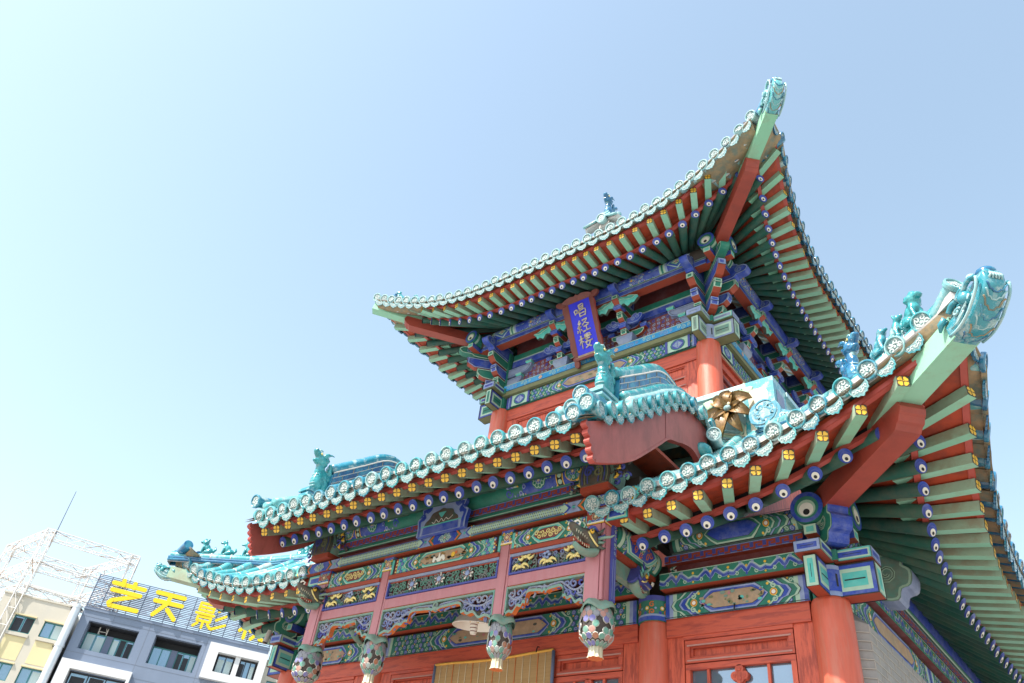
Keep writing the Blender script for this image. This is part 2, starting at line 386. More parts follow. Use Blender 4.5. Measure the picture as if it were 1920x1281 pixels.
        def ogee(o, bb0=b0, bb1=b1):
            L = [(c0-o, bm), (c0-o+.14*h, lerp(bm, bb1, .42)), (c0-o+.34*h, lerp(bm, bb1, .54)), (c0-o+.60*h, bb1)]
            Rr = [(c1+o-.60*h, bb1), (c1+o-.34*h, lerp(bm, bb1, .54)), (c1+o-.14*h, lerp(bm, bb1, .42)), (c1+o, bm)]
            up_ = L+Rr; return up_+[(x, 2*bm-y if bb1-bm == bm-bb0 else bm-(y-bm)) for x, y in up_[-2:0:-1]]
        for j, (o, c) in enumerate(((1.36, 'black'), (1.33, 'pale_green'), (1.22, 'green'), (1.02, 'black'), (.99, 'light_blue'), (.90, rim[0] if rim[0] != 'teal' else 'blue'), (.72, 'black'), (.70, 'pale_green'), (.61, 'green'))): s.fill(ogee(o*h), c, 5+j)
        for sg, c in ((-1, c0), (1, c1)):
            x = c+sg*h*.30
            for q in (-1, 1): s.curl(x+sg*h*.02, bm+q*h*.27, h*.13, 1.5, sg*q, 'pale_green', 14, h*.05); s.disc(x-sg*h*.22, bm+q*h*.36, h*.06, 'gold', 14, 6)
            s.disc(x, bm, h*.155, 'gold', 15, 12); s.disc(x, bm, h*.12, 'fret_red', 16, 10); s.disc(x, bm, h*.085, 'white', 17, 9)
        for j, (g, mg, col) in enumerate(((.10, .02, 'black'), (.08, .035, rim[1]), (.02, .10, rim[0]), (-.06, .175, 'black'), (-.075, .19, centre))):
            s.fill(s.hexa(c0-h*g, c1+h*g, b0+h*mg, b1-h*mg, k), col, 14+j)
        s.rect(a0, a1, b1-h*.03, b1, 'black', 20); s.rect(a0, a1, b0, b0+h*.03, 'black', 20)
        return (c0, c1, b0+h*.2, b1-h*.2)
    def panel(s, a0, a1, b0, b1, outer, mid, inner, line=True, lev=0, vert=None):
        w, h = a1-a0, b1-b0; t = min(w, h)*.14
        s.rect(a0, a1, b0, b1, outer, lev); s.rect(a0+t, a1-t, b0+t, b1-t, mid, lev+1); s.rect(a0+1.9*t, a1-1.9*t, b0+1.9*t, b1-1.9*t, inner, lev+2)
        s.stroke([(a0, b0), (a1, b0), (a1, b1), (a0, b1)], t*.28, 'black', lev+3, True)
        if line:
            v = h > w if vert is None else vert
            if v: s.rect((a0+a1)/2-t*.16, (a0+a1)/2+t*.16, b0+.28*h, b1-.28*h, 'black', lev+3)
            else: s.rect(a0+.25*w, a1-.25*w, (b0+b1)/2-t*.16, (b0+b1)/2+t*.16, 'black', lev+3)
def outline(mb, poly, o, ex, ey, en, th, base, edge, endm=None, w=.02):
    """painted bracket arm: extruded profile with a pale border and a thin dark line on both cheeks"""
    mb.prism(poly, o, ex, ey, en, th, base, endm or base)
    cx = sum(p[0] for p in poly)/len(poly); cy = sum(p[1] for p in poly)/len(poly)
    for (oo, nn) in ((V(o)+en*th, en), (V(o), -en)):
        P = Paint(mb, Flat(oo, ex, ey, nn), .0015, .001)
        P.stroke([(lerp(x, cx, .06), lerp(y, cy, .10)) for x, y in poly], w, edge, 0, True)
        P.stroke([(lerp(x, cx, .15), lerp(y, cy, .25)) for x, y in poly], w*.3, 'black', 1, True)
def blob(name, parts, m, parent=None, vox=.012, noise=0., nscale=.05, extra=None):
    """one continuous sculpted surface grown from overlapping ellipsoids"""
    mb = MB()
    for p in parts:
        c, r = p[0], p[1]; M = p[2] if len(p) > 2 else None
        mb.ball(c, r, m, 12, 8, M)
    o = mb.build(name, parent)
    md = o.modifiers.new('weld', 'REMESH'); md.mode = 'VOXEL'; md.voxel_size = vox; md.use_smooth_shade = True
    sm = o.modifiers.new('smooth', 'SMOOTH'); sm.iterations = 3; sm.factor = .5
    if noise:
        tx = bpy.data.textures.get('carve') or bpy.data.textures.new('carve', 'CLOUDS'); tx.noise_scale = nscale
        dm = o.modifiers.new('carve', 'DISPLACE'); dm.texture = tx; dm.strength = noise; dm.mid_level = .5
    return o
def RX(a): return Matrix.Rotation(math.radians(a), 3, 'X')
def RY(a): return Matrix.Rotation(math.radians(a), 3, 'Y')
def RZ(a): return Matrix.Rotation(math.radians(a), 3, 'Z')
# ------------------------------------------------------------------ ground
mb = MB(); mb.add([(-400, -400, 0), (400, -400, 0), (400, 400, 0), (-400, 400, 0)], [[0, 1, 2, 3]], 'stone')
g = mb.build('ground'); g['kind'] = 'structure'
mb = MB()
for i in range(-16, 17): mb.box(i*.8-.006, i*.8+.006, -12, -2.6, .003, .007, 'paving_joint')
for j in range(12): mb.box(-13, 13, -12+j*.8-.006, -12+j*.8+.006, .008, .012, 'paving_joint')
o = mb.build('pavement'); o['kind'] = 'structure'

# ------------------------------------------------------------------ pavilion
PAV = thing('pavilion', 'red two-storey timber pavilion with turquoise tiled upturned roofs and painted blue-green beams', 'pavilion')
# unit pieces -------------------------------------------------------
def rafter_mesh():
    """round rafter along local X from 0 to 1 (stretched to length), painted eye on the end"""
    mb = MB(); n = 14; r = .063
    mb.cyl((0, 0, 0), (1, 0, 0), r, r, n, 'rafter_green', True, 'blue')
    P = Paint(mb, Flat((1, 0, 0), Y_, Z_, X_), .003, .003)
    P.disc(0, 0, r*1.0, 'blue', 0, 18)
    P.disc(0, -.012, r*.78, 'eye_ring', 1, 16); P.disc(0, -.015, r*.68, 'blue', 2, 16)
    P.disc(0, -.022, r*.54, 'white', 3, 14); P.disc(0, -.030, r*.24, 'black', 4, 10)
    return mb.mesh('rafter')
def flyer_mesh():
    mb = MB(); w = .046
    mb.obox((.5, 0, 0), X_*.5, Y_*w, Z_*w, 'flyer_side', {'-z': 'flyer_green', '+x': 'slate_green'})
    P = Paint(mb, Flat((1, 0, 0), Y_, Z_, X_), .003, .003)
    P.rect(-w, w, -w, w, 'dark_wood', 0)
    for i in range(4):
        t = PI/4+i*PI/2; a, b = .5*w*math.cos(t)*1.35, .5*w*math.sin(t)*1.35
        P.fill([(a*.12, b*.12), (a-b*.75, b+a*.75), (a*1.42-b*.45, b*1.42+a*.45), (a*1.42+b*.45, b*1.42-a*.45), (a+b*.75, b-a*.75)], 'gold', 1)
    P.disc(0, 0, w*.2, 'dark_wood', 2, 6); P.disc(0, 0, w*.1, 'gold', 3, 6)
    return mb.mesh('flying_rafter')
def tile_end_mesh(rim, seed, r=.085, L=.34):
    """barrel tile with its round end: local X points outward"""
    R = random.Random(seed); mb = MB(); n = 18
    mb.cyl((-L, 0, 0), (-.03, 0, 0), r*.84, r*.84, n, rim, True)
    mb.lathe([(r*.86, -.035), (r, -.03), (r*1.02, -.004), (r*.97, .008), (r*.86, .010), (r*.80, .004), (r*.78, -.004), (0.001, -.006)], (0, 0, 0), X_, 22, rim, [rim]*6+['relief_face'])
    P = Paint(mb, Flat((0, 0, 0), Y_, Z_, X_), -.001, .003)  # pale curls over darker ground: relief light and shade put into colour
    a0 = R.uniform(0, 6)
    for i in range(5):
        t = a0+i*1.256; P.curl(.46*r*math.cos(t), .46*r*math.sin(t), r*.27, t, 1 if i % 2 else -1, 'tile_relief', 0, r*.13, 1.0, 8)
    P.stroke([(r*.62*math.cos(a0+t*.5)*(1-t*.09), r*.62*math.sin(a0+t*.5)*(1-t*.09)) for t in range(11)], r*.10, 'tile_relief', 1)
    P.disc(0, 0, r*.15, 'tile_relief', 1, 8)
    return mb.mesh('tile_end')
mat('relief_face', (.15, .28, .29), .6, .35, 40, bump=.3, second=(.42, .44, .42), amt=.7, sscale=18, lo=.5)
def drip_mesh(rim, seed, w=.158, h=.098):
    """drip tile: scalloped tongue hanging between two tile ends, local X outward"""
    mb = MB(); R = random.Random(seed)
    pl = []
    for i in range(9):
        t = i/8; a = lerp(-w/2, w/2, t); pl.append((a, -.020*math.sin(PI*t)))
    low = chain([(w/2, 0), (w*.51, -h*.36), (w*.46, -h*.44), (w*.44, -h*.66), (w*.33, -h*.70), (w*.27, -h*.86), (w*.12, -h*.86), (0, -h*1.04), (-w*.12, -h*.86), (-w*.27, -h*.86), (-w*.33, -h*.70), (-w*.44, -h*.66), (-w*.46, -h*.44), (-w*.51, -h*.36), (-w/2, 0)], 2)
    pl = pl+low[1:-1]
    mb.prism(pl, (-.016, 0, 0), Y_, Z_, X_, .016, rim)
    P = Paint(mb, Flat((0, 0, 0), Y_, Z_, X_), .003, .003)
    P.fill([(a*.84, b*.84-.008) for a, b in pl], 'relief_face', 0)  # darker ground paints in the recess shade behind the pale curls
    for i in range(5): P.curl(lerp(-.36, .36, i/4)*w, -h*(.40+.16*math.sin(PI*i/4)), w*.12, R.uniform(0, 6), 1 if i % 2 else -1, 'tile_relief', 1, w*.04, 1.0, 7)
    P.stroke(low, .010, rim, 1)
    # pan tile behind it
    rows = [[V((x, lerp(-w/2, w/2, k/5), -.030*math.sin(PI*k/5)+.004)) for k in range(6)] for x in (-.42, -.012)]
    mb.grid(rows, 'tile_clay')
    return mb.mesh('drip_tile')
ME_R, ME_F = rafter_mesh(), flyer_mesh()
ME_T = {k: [tile_end_mesh(m, s) for s in range(3)] for k, m in (('g', 'glaze'), ('p', 'glaze_pale'), ('d', 'glaze_deep'))}
ME_D = {k: [drip_mesh(m, s) for s in range(3)] for k, m in (('g', 'glaze'), ('p', 'glaze_pale'), ('d', 'glaze_deep'))}

def ip(tab, x): return float(np.interp(x, tab[0], tab[1]))
def cumlen(P):
    L = [0]
    for a, b in zip(P, P[1:]): L.append(L[-1]+(b-a).length)
    return L
def resample(P, step=None, n=None, start=0):
    L = cumlen(P); n = n or max(2, int(round(L[-1]/step))+1); out = []
    for i in range(n):
        s = L[-1]*i/(n-1); k = max(0, min(len(P)-2, int(np.searchsorted(L, s))-1))
        out.append(P[k].lerp(P[k+1], (s-L[k])/max(1e-9, L[k+1]-L[k])))
    return out
def ribbon(mb, pts, out, dz0, dz1, off, th, m):
    """upright board following pts: from z+dz0 to z+dz1, its face `off` outwards, th thick"""
    A = [p+o*off+Z_*dz0 for p, o in zip(pts, out)]; B = [p+o*off+Z_*dz1 for p, o in zip(pts, out)]
    C = [p-o*th for p, o in zip(A, out)]; D = [p-o*th for p, o in zip(B, out)]
    for q in ((A, B), (B, D), (D, C), (C, A)): mb.grid([q[0], q[1]], m, False)
def outward(pts, ref):
    """horizontal outward normals of a polyline, pointing like ref"""
    o = []
    for i in range(len(pts)):
        t = pts[min(i+1, len(pts)-1)]-pts[max(i-1, 0)]; n = V((t.y, -t.x, 0)).normalized()
        o.append(n if n.dot(ref) > 0 else -n)
    return o
def eave(roof, E, F, I, ref, rafters=True, boards=True, ext=(True, True)):
    """E eye ends, F flying-rafter ends, I inner ends, all ordered along the eave"""
    ref = V(ref)
    RJ = random.Random(int(abs(E[0].x*100)))
    for e, f, i in zip(E, F, I):
        d = e-i; jt = V((RJ.uniform(-.006, .006), RJ.uniform(-.006, .006), RJ.uniform(-.004, .004))); f = f+V((RJ.uniform(-.006, .006), RJ.uniform(-.008, .008), RJ.uniform(-.004, .004)))
        inst('rafter', ME_R, frame(i, d+jt, Z_, d.length) @ Matrix.Rotation(RJ.uniform(-.35, .35), 4, 'X'), roof)
        b = e+Z_*.155; d2 = f-b; s = b-d2.normalized()*.22
        inst('flying_rafter', ME_F, frame(s, f-s, Z_, (f-s).length), roof)
    if not boards: return
    oE, oF = outward(E, ref), outward(F, ref)
    mb = MB(); Ex = lambda P: [P[0]+(P[0]-P[1])*(1 if ext[0] else .3)]+list(P)+[P[-1]+(P[-1]-P[-2])*(1 if ext[1] else .3)]
    E2, F2, I2 = Ex(E), Ex(F), Ex(I); oE2, oF2 = [oE[0]]+oE+[oE[-1]], [oF[0]]+oF+[oF[-1]]
    mb.grid([[p+Z_*.070 for p in I2], [p+Z_*.068 for p in E2]], 'board_red', False)
    mb.grid([[p+Z_*.17-o*.14 for p, o in zip(E2, oE2)], [p+Z_*.205 for p in E2], [p+Z_*.052 for p in F2]], 'board_red', False)
    mb.grid([[p+Z_*.10-o*.06 for p, o in zip(E2, oE2)], [p+Z_*.21-o*.06 for p, o in zip(E2, oE2)]], 'unlit_dark', False)  # dark sheet paints in the shade between the flying rafters
    mb.build('soffit_board', roof)
    mb = MB(); ribbon(mb, E2, oE2, .066, .112, -.004, .05, 'fascia_red'); mb.build('eave_batten', roof)
    mb = MB(); ribbon(mb, F2, oF2, .050, .100, -.006, .05, 'fascia_red'); ribbon(mb, F2, oF2, .1005, .16, -.03, .04, 'board_red'); mb.build('eave_fascia', roof)
def tiles(roof, D, ref, kind, tilt=-.22, drips=True, seed=0, rolls=None, fan=None, tname='tile_end'):
    """tile ends at D, drip tiles between them; fan = list of row directions (pointing outward-down)"""
    R = random.Random(seed); o = outward(D, V(ref))
    mb = MB(); q0 = [p-d*.05-Z_*.085 for p, d in zip(D, o)]; q1 = [p-d*.035+Z_*.045 for p, d in zip(D, o)]; mb.grid([q0, q1], 'mortar', False); mb.grid([q1, [p-d*.4+Z_*.06 for p, d in zip(D, o)]], 'mortar', False); mb.build('mortar_bed', roof)
    for i, p in enumerate(D):
        d = (fan[i] if fan else o[i]+Z_*tilt)
        d = V(d)+V((R.uniform(-.03, .03), R.uniform(-.03, .03), R.uniform(-.04, .04)))
        k = kind
        q = p+V((R.uniform(-.006, .006), R.uniform(-.006, .006), R.uniform(-.008, .008)))
        M = frame(q, d)
        M = M @ Matrix.Rotation(R.uniform(0, 6.28), 4, 'X')
        inst(tname, ME_T[k][R.randrange(3)], M, roof)
        if drips and i < len(D)-1:
            m = (p+D[i+1])/2; dd = (V(fan[i])+V(fan[i+1]))/2 if fan else o[i]+Z_*tilt
            M = frame(m-Z_*.062-dd.normalized()*.012, dd)
            # keep the tongue square to the row of tiles
            t = (D[i+1]-p).normalized(); x = dd.normalized(); yv = t-x*t.dot(x); yv.normalize()
            if x.cross(yv).z < 0: yv = -yv
            z = x.cross(yv)
            M = Matrix(((x.x, yv.x, z.x, M[0][3]), (x.y, yv.y, z.y, M[1][3]), (x.z, yv.z, z.z, M[2][3]), (0, 0, 0, 1)))
            inst('drip_tile', ME_D[k][R.randrange(3)], M, roof)
def slope(name, parent, D, T, sag, tilem, bed='mortar', n=7, r=.066, lift=.0):
    """roof slope: bed of pan tiles and a barrel row from each eave point D up to T"""
    mb = MB(); rows = []
    for a, b in zip(D, T):
        rows.append([a.lerp(b, k/n)-Z_*(sag*4*(k/n)*(1-k/n))+Z_*(-.055) for k in range(n+1)])
    mb.grid(rows, 'tile_clay', True)
    mb.grid([[p+Z_*.02 for p in r_] for r_ in rows], bed, True)
    R = random.Random(len(D))
    for q in rows:
        pts = [p+Z_*(.055+lift) for p in q]
        if (pts[0]-pts[-1]).length < .35: continue
        L = cumlen(pts); m = max(2, int(L[-1]/.30)); rs = resample(pts, n=m+1)
        for k in range(m):
            d = (rs[k+1]-rs[k])
            mm = tilem if R.random() > .25 else R.choice(('glaze_deep', 'glaze_pale', 'mortar'))
            mb.cyl(rs[k]+d*.02, rs[k+1]-d*.02, r, r, 8, mm, False)
            mb.cyl(rs[k+1]-d*.035, rs[k+1]+d*.02, r*1.03, r*1.03, 8, 'mortar', False)
    return mb.build(name, parent)

# ================================================================== lower roof
LR = None
u_ = lambda x, a, b: max(0., (abs(x)-a)/(b-a))
tE = ([1.2, 2.25, 2.49, 2.72, 2.94, 3.18, 3.43, 3.70, 3.99, 4.27, 4.61, 4.9], [4.84, 4.85, 4.88, 4.90, 4.927, 4.957, 4.99, 5.04, 5.105, 5.175, 5.25, 5.33])
tF = ([1.2, 2.515, 2.763, 3.027, 3.32, 3.6, 3.91, 4.22, 4.56, 4.92, 5.3], [4.94, 4.956, 4.98, 5.012, 5.041, 5.079, 5.125, 5.187, 5.274, 5.379, 5.5])
tD = ([1.2, 2.36, 2.56, 2.786, 3.0, 3.19, 3.41, 3.625, 3.845, 4.07, 4.276, 4.48, 4.70, 4.946, 5.177, 5.45], [5.13, 5.14, 5.172, 5.19, 5.21, 5.235, 5.255, 5.28, 5.325, 5.367, 5.42, 5.477, 5.54, 5.633, 5.724, 5.83])
fE = lambda x: V((x, -.75-.36*u_(x, 2.3, 5.0)**2, ip(tE, abs(x))))
fF = lambda x: V((x, -1.1-.45*u_(x, 2.3, 5.2)**2, ip(tF, abs(x))))
fD = lambda x: V((x, -1.2-.45*u_(x, 2.3, 5.2)**2, ip(tD, abs(x))))
# left front eave sits a touch lower
tDl = ([1.2, 2.4, 2.87, 3.32, 3.53, 3.72, 3.94, 4.17, 4.37, 4.58, 4.78, 5.01, 5.18, 5.4], [5.13, 5.135, 5.14, 5.15, 5.16, 5.185, 5.235, 5.285, 5.34, 5.40, 5.49, 5.61, 5.71, 5.83])
fDl = lambda x: V((x, -1.2-.23*u_(x, 2.3, 5.2)**2, ip(tDl, abs(x))))
fFl = lambda x: V((x, -1.1-.2*u_(x, 2.3, 5.0)**2, ip(tDl, abs(x))-.19-.02*u_(x, 2.3, 5.)))
fEl = lambda x: V((x, -.75-.15*u_(x, 2.3, 5.0)**2, ip(tDl, abs(x))-.27-.03*u_(x, 3, 5.)))
# right side eave, measured front to back
SE = [(4.791, -.673, 5.32), (4.722, -.431, 5.235), (4.661, -.206, 5.145), (4.602, .055, 5.07), (4.563, .285, 5.01), (4.527, .505, 4.97), (4.503, .70, 4.93), (4.488, .89, 4.9), (4.475, 1.07, 4.88), (4.46, 1.26, 4.86), (4.445, 1.45, 4.85), (4.437, 1.655, 4.85), (4.430, 1.86, 4.85), (4.424, 2.07, 4.85)]
SE += [(4.42, 2.07+.205*k, 4.85) for k in range(1, 22)]
SF = [(5.283, -.916, 5.5), (5.189, -.60, 5.36), (5.114, -.325, 5.245), (5.048, -.035, 5.165), (5.003, .234, 5.1), (4.965, .495, 5.06), (4.936, .70, 5.02), (4.918, .90, 4.98), (4.899, 1.10, 4.965), (4.884, 1.30, 4.95), (4.875, 1.5, 4.945), (4.87, 1.70, 4.94), (4.868, 1.9, 4.94), (4.866, 2.105, 4.94)]
SF += [(4.865, 2.105+.205*k, 4.94) for k in range(1, 22)]
SE, SF = [V(p) for p in SE], [V(p) for p in SF]
PZ, PR = 5.15, .14            # lower front purlin centre height and radius
def inner(e, along, yp, zp, c, f0, g, ez0, back=.22, axis='x'):
    """where a rafter crosses the purlin: fanned towards the corner"""
    s = 1 if along >= 0 else -1; a = abs(along); a2 = a if a < f0 else f0+(a-f0)*g
    return s*a2, zp+.72*max(0, e.z-ez0)
def mk_inner(E, axis, pos, zp, f0, g, ez0, mid=0., back=.25):
    out = []
    for e in E:
        al = (e.x if axis == 'x' else e.y)-mid; s = 1 if al >= 0 else -1; a = abs(al)
        a2 = a if a < f0 else f0+(a-f0)*g; z = zp+.72*max(0, e.z-ez0)
        p = V((mid+s*a2, pos, z)) if axis == 'x' else V((pos, mid+s*a2, z))
        out.append(p+(p-e).normalized()*back)
    return out
YB = 7.2                       # back column line of the lower storey
# hip line of the lower roof
hipR = [(1.78, 5.83), (1.42, 5.85), (1.25, 5.89), (1.05, 5.93), (.8, 6.03), (.45, 6.15), (0, 6.35), (-.45, 6.62), (-.68, 6.78)]
hipP = lambda t, z: V((3.69+t, -t, z))
ZT = 6.95                      # height where the lower roof meets the ridge under the upper storey
XT, YT = 3.02, .98
dR = [1.95+.225*k for k in range(2)]+[2.36, 2.56, 2.78, 2.99, 3.18, 3.4, 3.61, 3.83, 4.05, 4.25, 4.48, 4.70, 4.946, 5.177, 5.40]
DR = [fD(x) for x in dR]
def topof(p, xt=XT, yt=YT):
    if abs(p.x) <= xt: return V((p.x, yt, ZT-.05))
    s = 1 if p.x > 0 else -1
    t = abs(p.x)-3.69; tz = sorted(hipR); z = float(np.interp(t, [q[0] for q in tz], [q[1] for q in tz]))
    return V((p.x, -t, z-.1))
TR = [topof(p) for p in DR]
LR = slope('lower_roof', PAV, DR, TR, .10, 'glaze')
tiles(LR, DR[:-1], (0, -1, 0), 'g', -.30, seed=3)
# middle of the front slope, under the porch roof
DMs = [V((x, -1.0, 5.13)) for x in np.linspace(-2.2, 1.8, 11)]
slope('roof_slope', LR, DMs, [V((p.x, YT, ZT-.05)) for p in DMs], .10, 'glaze')
# right slope (seen edge-on) and its tile ends
SD = [f+V((.14+.02*max(0, (f.z-5)/.5), 0, .205+.03*max(0, (f.z-5)/.5))) for f in SF]
SD = [V((5.42, -1.18, 5.93))]+SD
ST = [V((max(XT, 3.69-min(p.y, .67)), max(p.y, YT) if p.y > YT else p.y, ZT-.05 if p.y > .67 else float(np.interp(-p.y, [q[0] for q in sorted(hipR)], [q[1] for q in sorted(hipR)]))-.1)) for p in SD]
slope('roof_slope', LR, SD, ST, .10, 'glaze')
tiles(LR, SD, (1, 0, 0), 'd', -.30, seed=9)
# left front slope
dL = [-2.40, -2.63, -2.86, -3.08, -3.31, -3.53, -3.74, -3.95, -4.17, -4.37, -4.58, -4.79, -5.0, -5.17]
DL = [fDl(x) for x in dL]
hipL = [(1.55, 5.72), (1.2, 5.77), (.85, 5.82), (.5, 5.88), (0.1, 6.05), (-.3, 6.45), (-.68, 6.88)]
def topl(p):
    if abs(p.x) <= XT: return V((p.x, YT, ZT-.05))
    t = abs(p.x)-3.69; tz = sorted(hipL); z = float(np.interp(t, [q[0] for q in tz], [q[1] for q in tz])); return V((p.x, -t, z-.05))
slope('roof_slope', LR, DL, [topl(p) for p in DL], .06, 'glaze', lift=.0)
tiles(LR, DL, (0, -1, 0), 'g', -.35, seed=5)
# left side slope, only its underside shows
SDl = [V((-5.26, -1.45+.0, 5.74)), V((-5.2, -1.05, 5.58)), V((-5.12, -.75, 5.40)), V((-5.05, -.4, 5.28)), V((-5.0, 0, 5.2)), V((-5.0, .6, 5.15)), V((-5, 1.5, 5.14)), V((-5, 3, 5.14)), V((-5, 5, 5.14))]
STl = [V((-3.69-1.45, -1.45, 5.70)), V((-4.74, -1.05, 5.75)), V((-4.44, -.75, 5.8)), V((-4.09, -.4, 5.85)), V((-3.69, 0, 6.05)), V((-3.1, .6, 6.75)), V((-XT, 1.5, ZT)), V((-XT, 3, ZT)), V((-XT, 5, ZT))]
slope('roof_slope', LR, SDl, STl, .03, 'glaze')
tiles(LR, resample(SDl[:6], .22), (-1, 0, 0), 'd', -.30, seed=19, drips=True)
# rafters ----------------------------------------------------------
eR = [2.02, 2.25, 2.49, 2.72, 2.94, 3.17, 3.42, 3.69, 3.99, 4.27, 4.61]
flR = [2.02, 2.26, 2.515, 2.763, 3.027, 3.32, 3.6, 3.91, 4.22, 4.56, 4.92]
E = [fE(x) for x in eR]; F = [fF(x) for x in flR]
I = mk_inner(E, 'x', 0.0, PZ+PR+.055, 2.75, (3.58-2.75)/(4.6-2.75), 4.88)
eave(LR, E, F, I, (0, -1, 0))
EsF = SE; I = []
for e in SE:
    y2 = e.y if e.y > 1.0 else 1.0-(1.0-e.y)*.53
    p = V((3.69, y2, PZ+PR+.055+.72*max(0, e.z-4.88))); I.append(p+(p-e).normalized()*.25)
eave(LR, SE, SF, I, (1, 0, 0))
# left front
eL = [-2.45, -2.68, -2.95, -3.2, -3.47, -3.73, -3.98, -4.24, -4.5]
flL = [-2.5, -2.74, -3.02, -3.28, -3.56, -3.83, -4.1, -4.38, -4.66]
E = [fEl(x) for x in eL]; F = [fFl(x) for x in flL]
I = mk_inner(E, 'x', 0.0, PZ+PR+.03, 2.75, (3.58-2.75)/(4.5-2.75), 4.95)
eave(LR, E[::-1], F[::-1], I[::-1], (0, -1, 0), ext=(False, True))
SFl = [V((-5.053, -1.183, 5.42)), V((-4.974, -.985, 5.3)), V((-4.83, -.757, 5.18)), V((-4.75, -.53, 5.09)), V((-4.72, -.30, 5.02)), V((-4.71, -.06, 4.98))]+[V((-4.7, .18+.24*k, 4.96)) for k in range(12)]
SEl = [f+V((.40-.03*k*(k < 3), .12-.02*min(k, 6), -.06-.035*max(0, 1-k/5))) for k, f in enumerate(SFl)]
I = []
for e in SEl:
    y2 = e.y if e.y > 1.0 else 1.0-(1.0-e.y)*.53
    p = V((-3.69, y2, PZ+PR+.03+.6*max(0, e.z-4.9))); I.append(p+(p-e).normalized()*.25)
eave(LR, SEl, SFl, I, (-1, 0, 0), ext=(False, True))
# ------------------------------------------------------------------ hip beams and ridges of the lower roof
def hip_beams(roof, a0, a1, b0, b1, w=.20, h=.20, m2=('flyer_side', 'flyer_green')):
    """lower (red) corner beam a0-a1 with a carved stepped end, upper (pale green) beam b0-b1"""
    a0, a1, b0, b1 = V(a0), V(a1), V(b0), V(b1)
    d = (a1-a0); L = d.length; d.normalize(); sd = d.cross(Z_).normalized(); u = sd.cross(d)
    pl = [(0, -h*.5), (L-.16, -h*.62), (L-.10, -h*.60), (L-.06, -h*.42), (L-.03, -h*.38), (L-.005, -h*.16), (L+.015, -h*.10), (L+.03, h*.12), (L+.0, h*.5), (0, h*.5)]
    mb = MB(); mb.prism(pl, a0-sd*w/2, d, u, sd, w, 'hip_red'); o1 = mb.build('hip_beam', roof)
    mb = MB(); mb.beam(b0, b1, w*.92, h*.95, m2[0], {'-z': m2[1], '-y': m2[1], '+y': m2[1]}); mb.build('upper_hip_beam', roof)
    return o1
hip_beams(LR, (3.55, .14, 5.20), (4.88, -1.19, 5.27), (4.15, -.46, 5.42), (5.44, -1.75, 5.47), .21, .20)
hip_beams(LR, (-3.55, .14, 5.15), (-4.72, -1.03, 5.20), (-4.15, -.46, 5.30), (-5.18, -1.49, 5.45), .19, .17, ('flyer_side', 'flyer_side'))
def ridge(name, parent, pts, w, h, m_body='mortar', m_top='glaze', r=.075, courses=True):
    """hip ridge: mortar body, tile courses along it and a barrel on top; pts = top line"""
    mb = MB(); n = len(pts); L_, R_ = [], []
    for i, p in enumerate(pts):
        d = (pts[min(i+1, n-1)]-pts[max(i-1, 0)]); d = V((d.x, d.y, 0)).normalized(); s = d.cross(Z_)*w/2; L_.append((p, s))
    A = [p-s-Z_*h for p, s in L_]; B = [p-s-Z_*.05 for p, s in L_]; C = [p+s-Z_*.05 for p, s in L_]; D = [p+s-Z_*h for p, s in L_]
    mb.grid([A, B], m_body, True); mb.grid([B, C], m_body, True); mb.grid([C, D], m_body, True)
    mb.add([A[0], B[0], C[0], D[0], A[-1], B[-1], C[-1], D[-1]], [[0, 1, 2, 3], [7, 6, 5, 4]], m_body)
    if courses:
        for f in (.45, .85):
            for sg in (-1, 1):
                q = [p+s*sg*1.08-Z_*(.03+f*(h-.05)) for p, s in L_]; mb.tube(q, .024, 6, 'glaze_deep')
    top = resample([p-Z_*.02 for p in pts], .30)
    for a, b in zip(top, top[1:]):
        d = b-a; mb.cyl(a+d*.02, b-d*.02, r, r, 10, m_top, True); mb.cyl(b-d*.03, b+d*.03, r*1.05, r*1.05, 10, 'mortar', False)
    return mb.build(name, parent)
ridge('hip_ridge', LR, [hipP(t, z) for t, z in hipR[:6]], .11, .12, courses=False, r=.05)
ridge('hip_ridge', LR, [hipP(t, z) for t, z in hipR[5:]], .17, .17)
inst('hip_tile_end', ME_T['g'][0], frame((5.475, -1.785, 5.86), (.62, -.62, .34), sx=1.0), LR)
hl = lambda t, z: V((-3.69-t, -t, z))
ridge('hip_ridge', LR, [hl(t, z) for t, z in hipL], .17, .13)
inst('hip_tile_end', ME_T['g'][1], frame((-5.22, -1.54, 5.72), (-.4, -.9, .0)) @ Matrix.Scale(.5, 4), LR)
# scroll ornament at the foot of the inner hip ridge
mb = MB()
sp = []
for i in range(30):
    t = i/29; th = -2.4+t*6.6; rr = .20*(1-.62*t); sp.append((rr*math.cos(th)-.02, rr*math.sin(th)+.05))
fo = V((3.10, .56, 6.84))
mb.prism([(.19*math.cos(2*PI*i/26)*1.0, .19*math.sin(2*PI*i/26)) for i in range(26)], fo+Y_*.06, X_, Z_, -Y_, .12, 'glaze')
P = Paint(mb, Flat(fo-Y_*.06, X_, Z_, -Y_), .003, .004); P.disc(0, 0, .155, 'relief_face', 0, 20)
for i in range(9): P.curl(.10*math.cos(i*.7), .10*math.sin(i*.7), .045, i, 1 if i % 2 else -1, 'glaze', 1, .018)
P.stroke(sp, .022, 'glaze', 2)
mb.prism([(.05, -.2), (.45, -.28), (.50, -.10), (.30, -.06), (.16, .02)], fo+Y_*.05, X_, Z_, -Y_, .10, 'glaze')
for i in range(6): P.curl(.2+.05*i, -.10-.02*i, .04, i, 1, 'glaze_pale', 3, .016)
mb.build('ridge_scroll', LR)

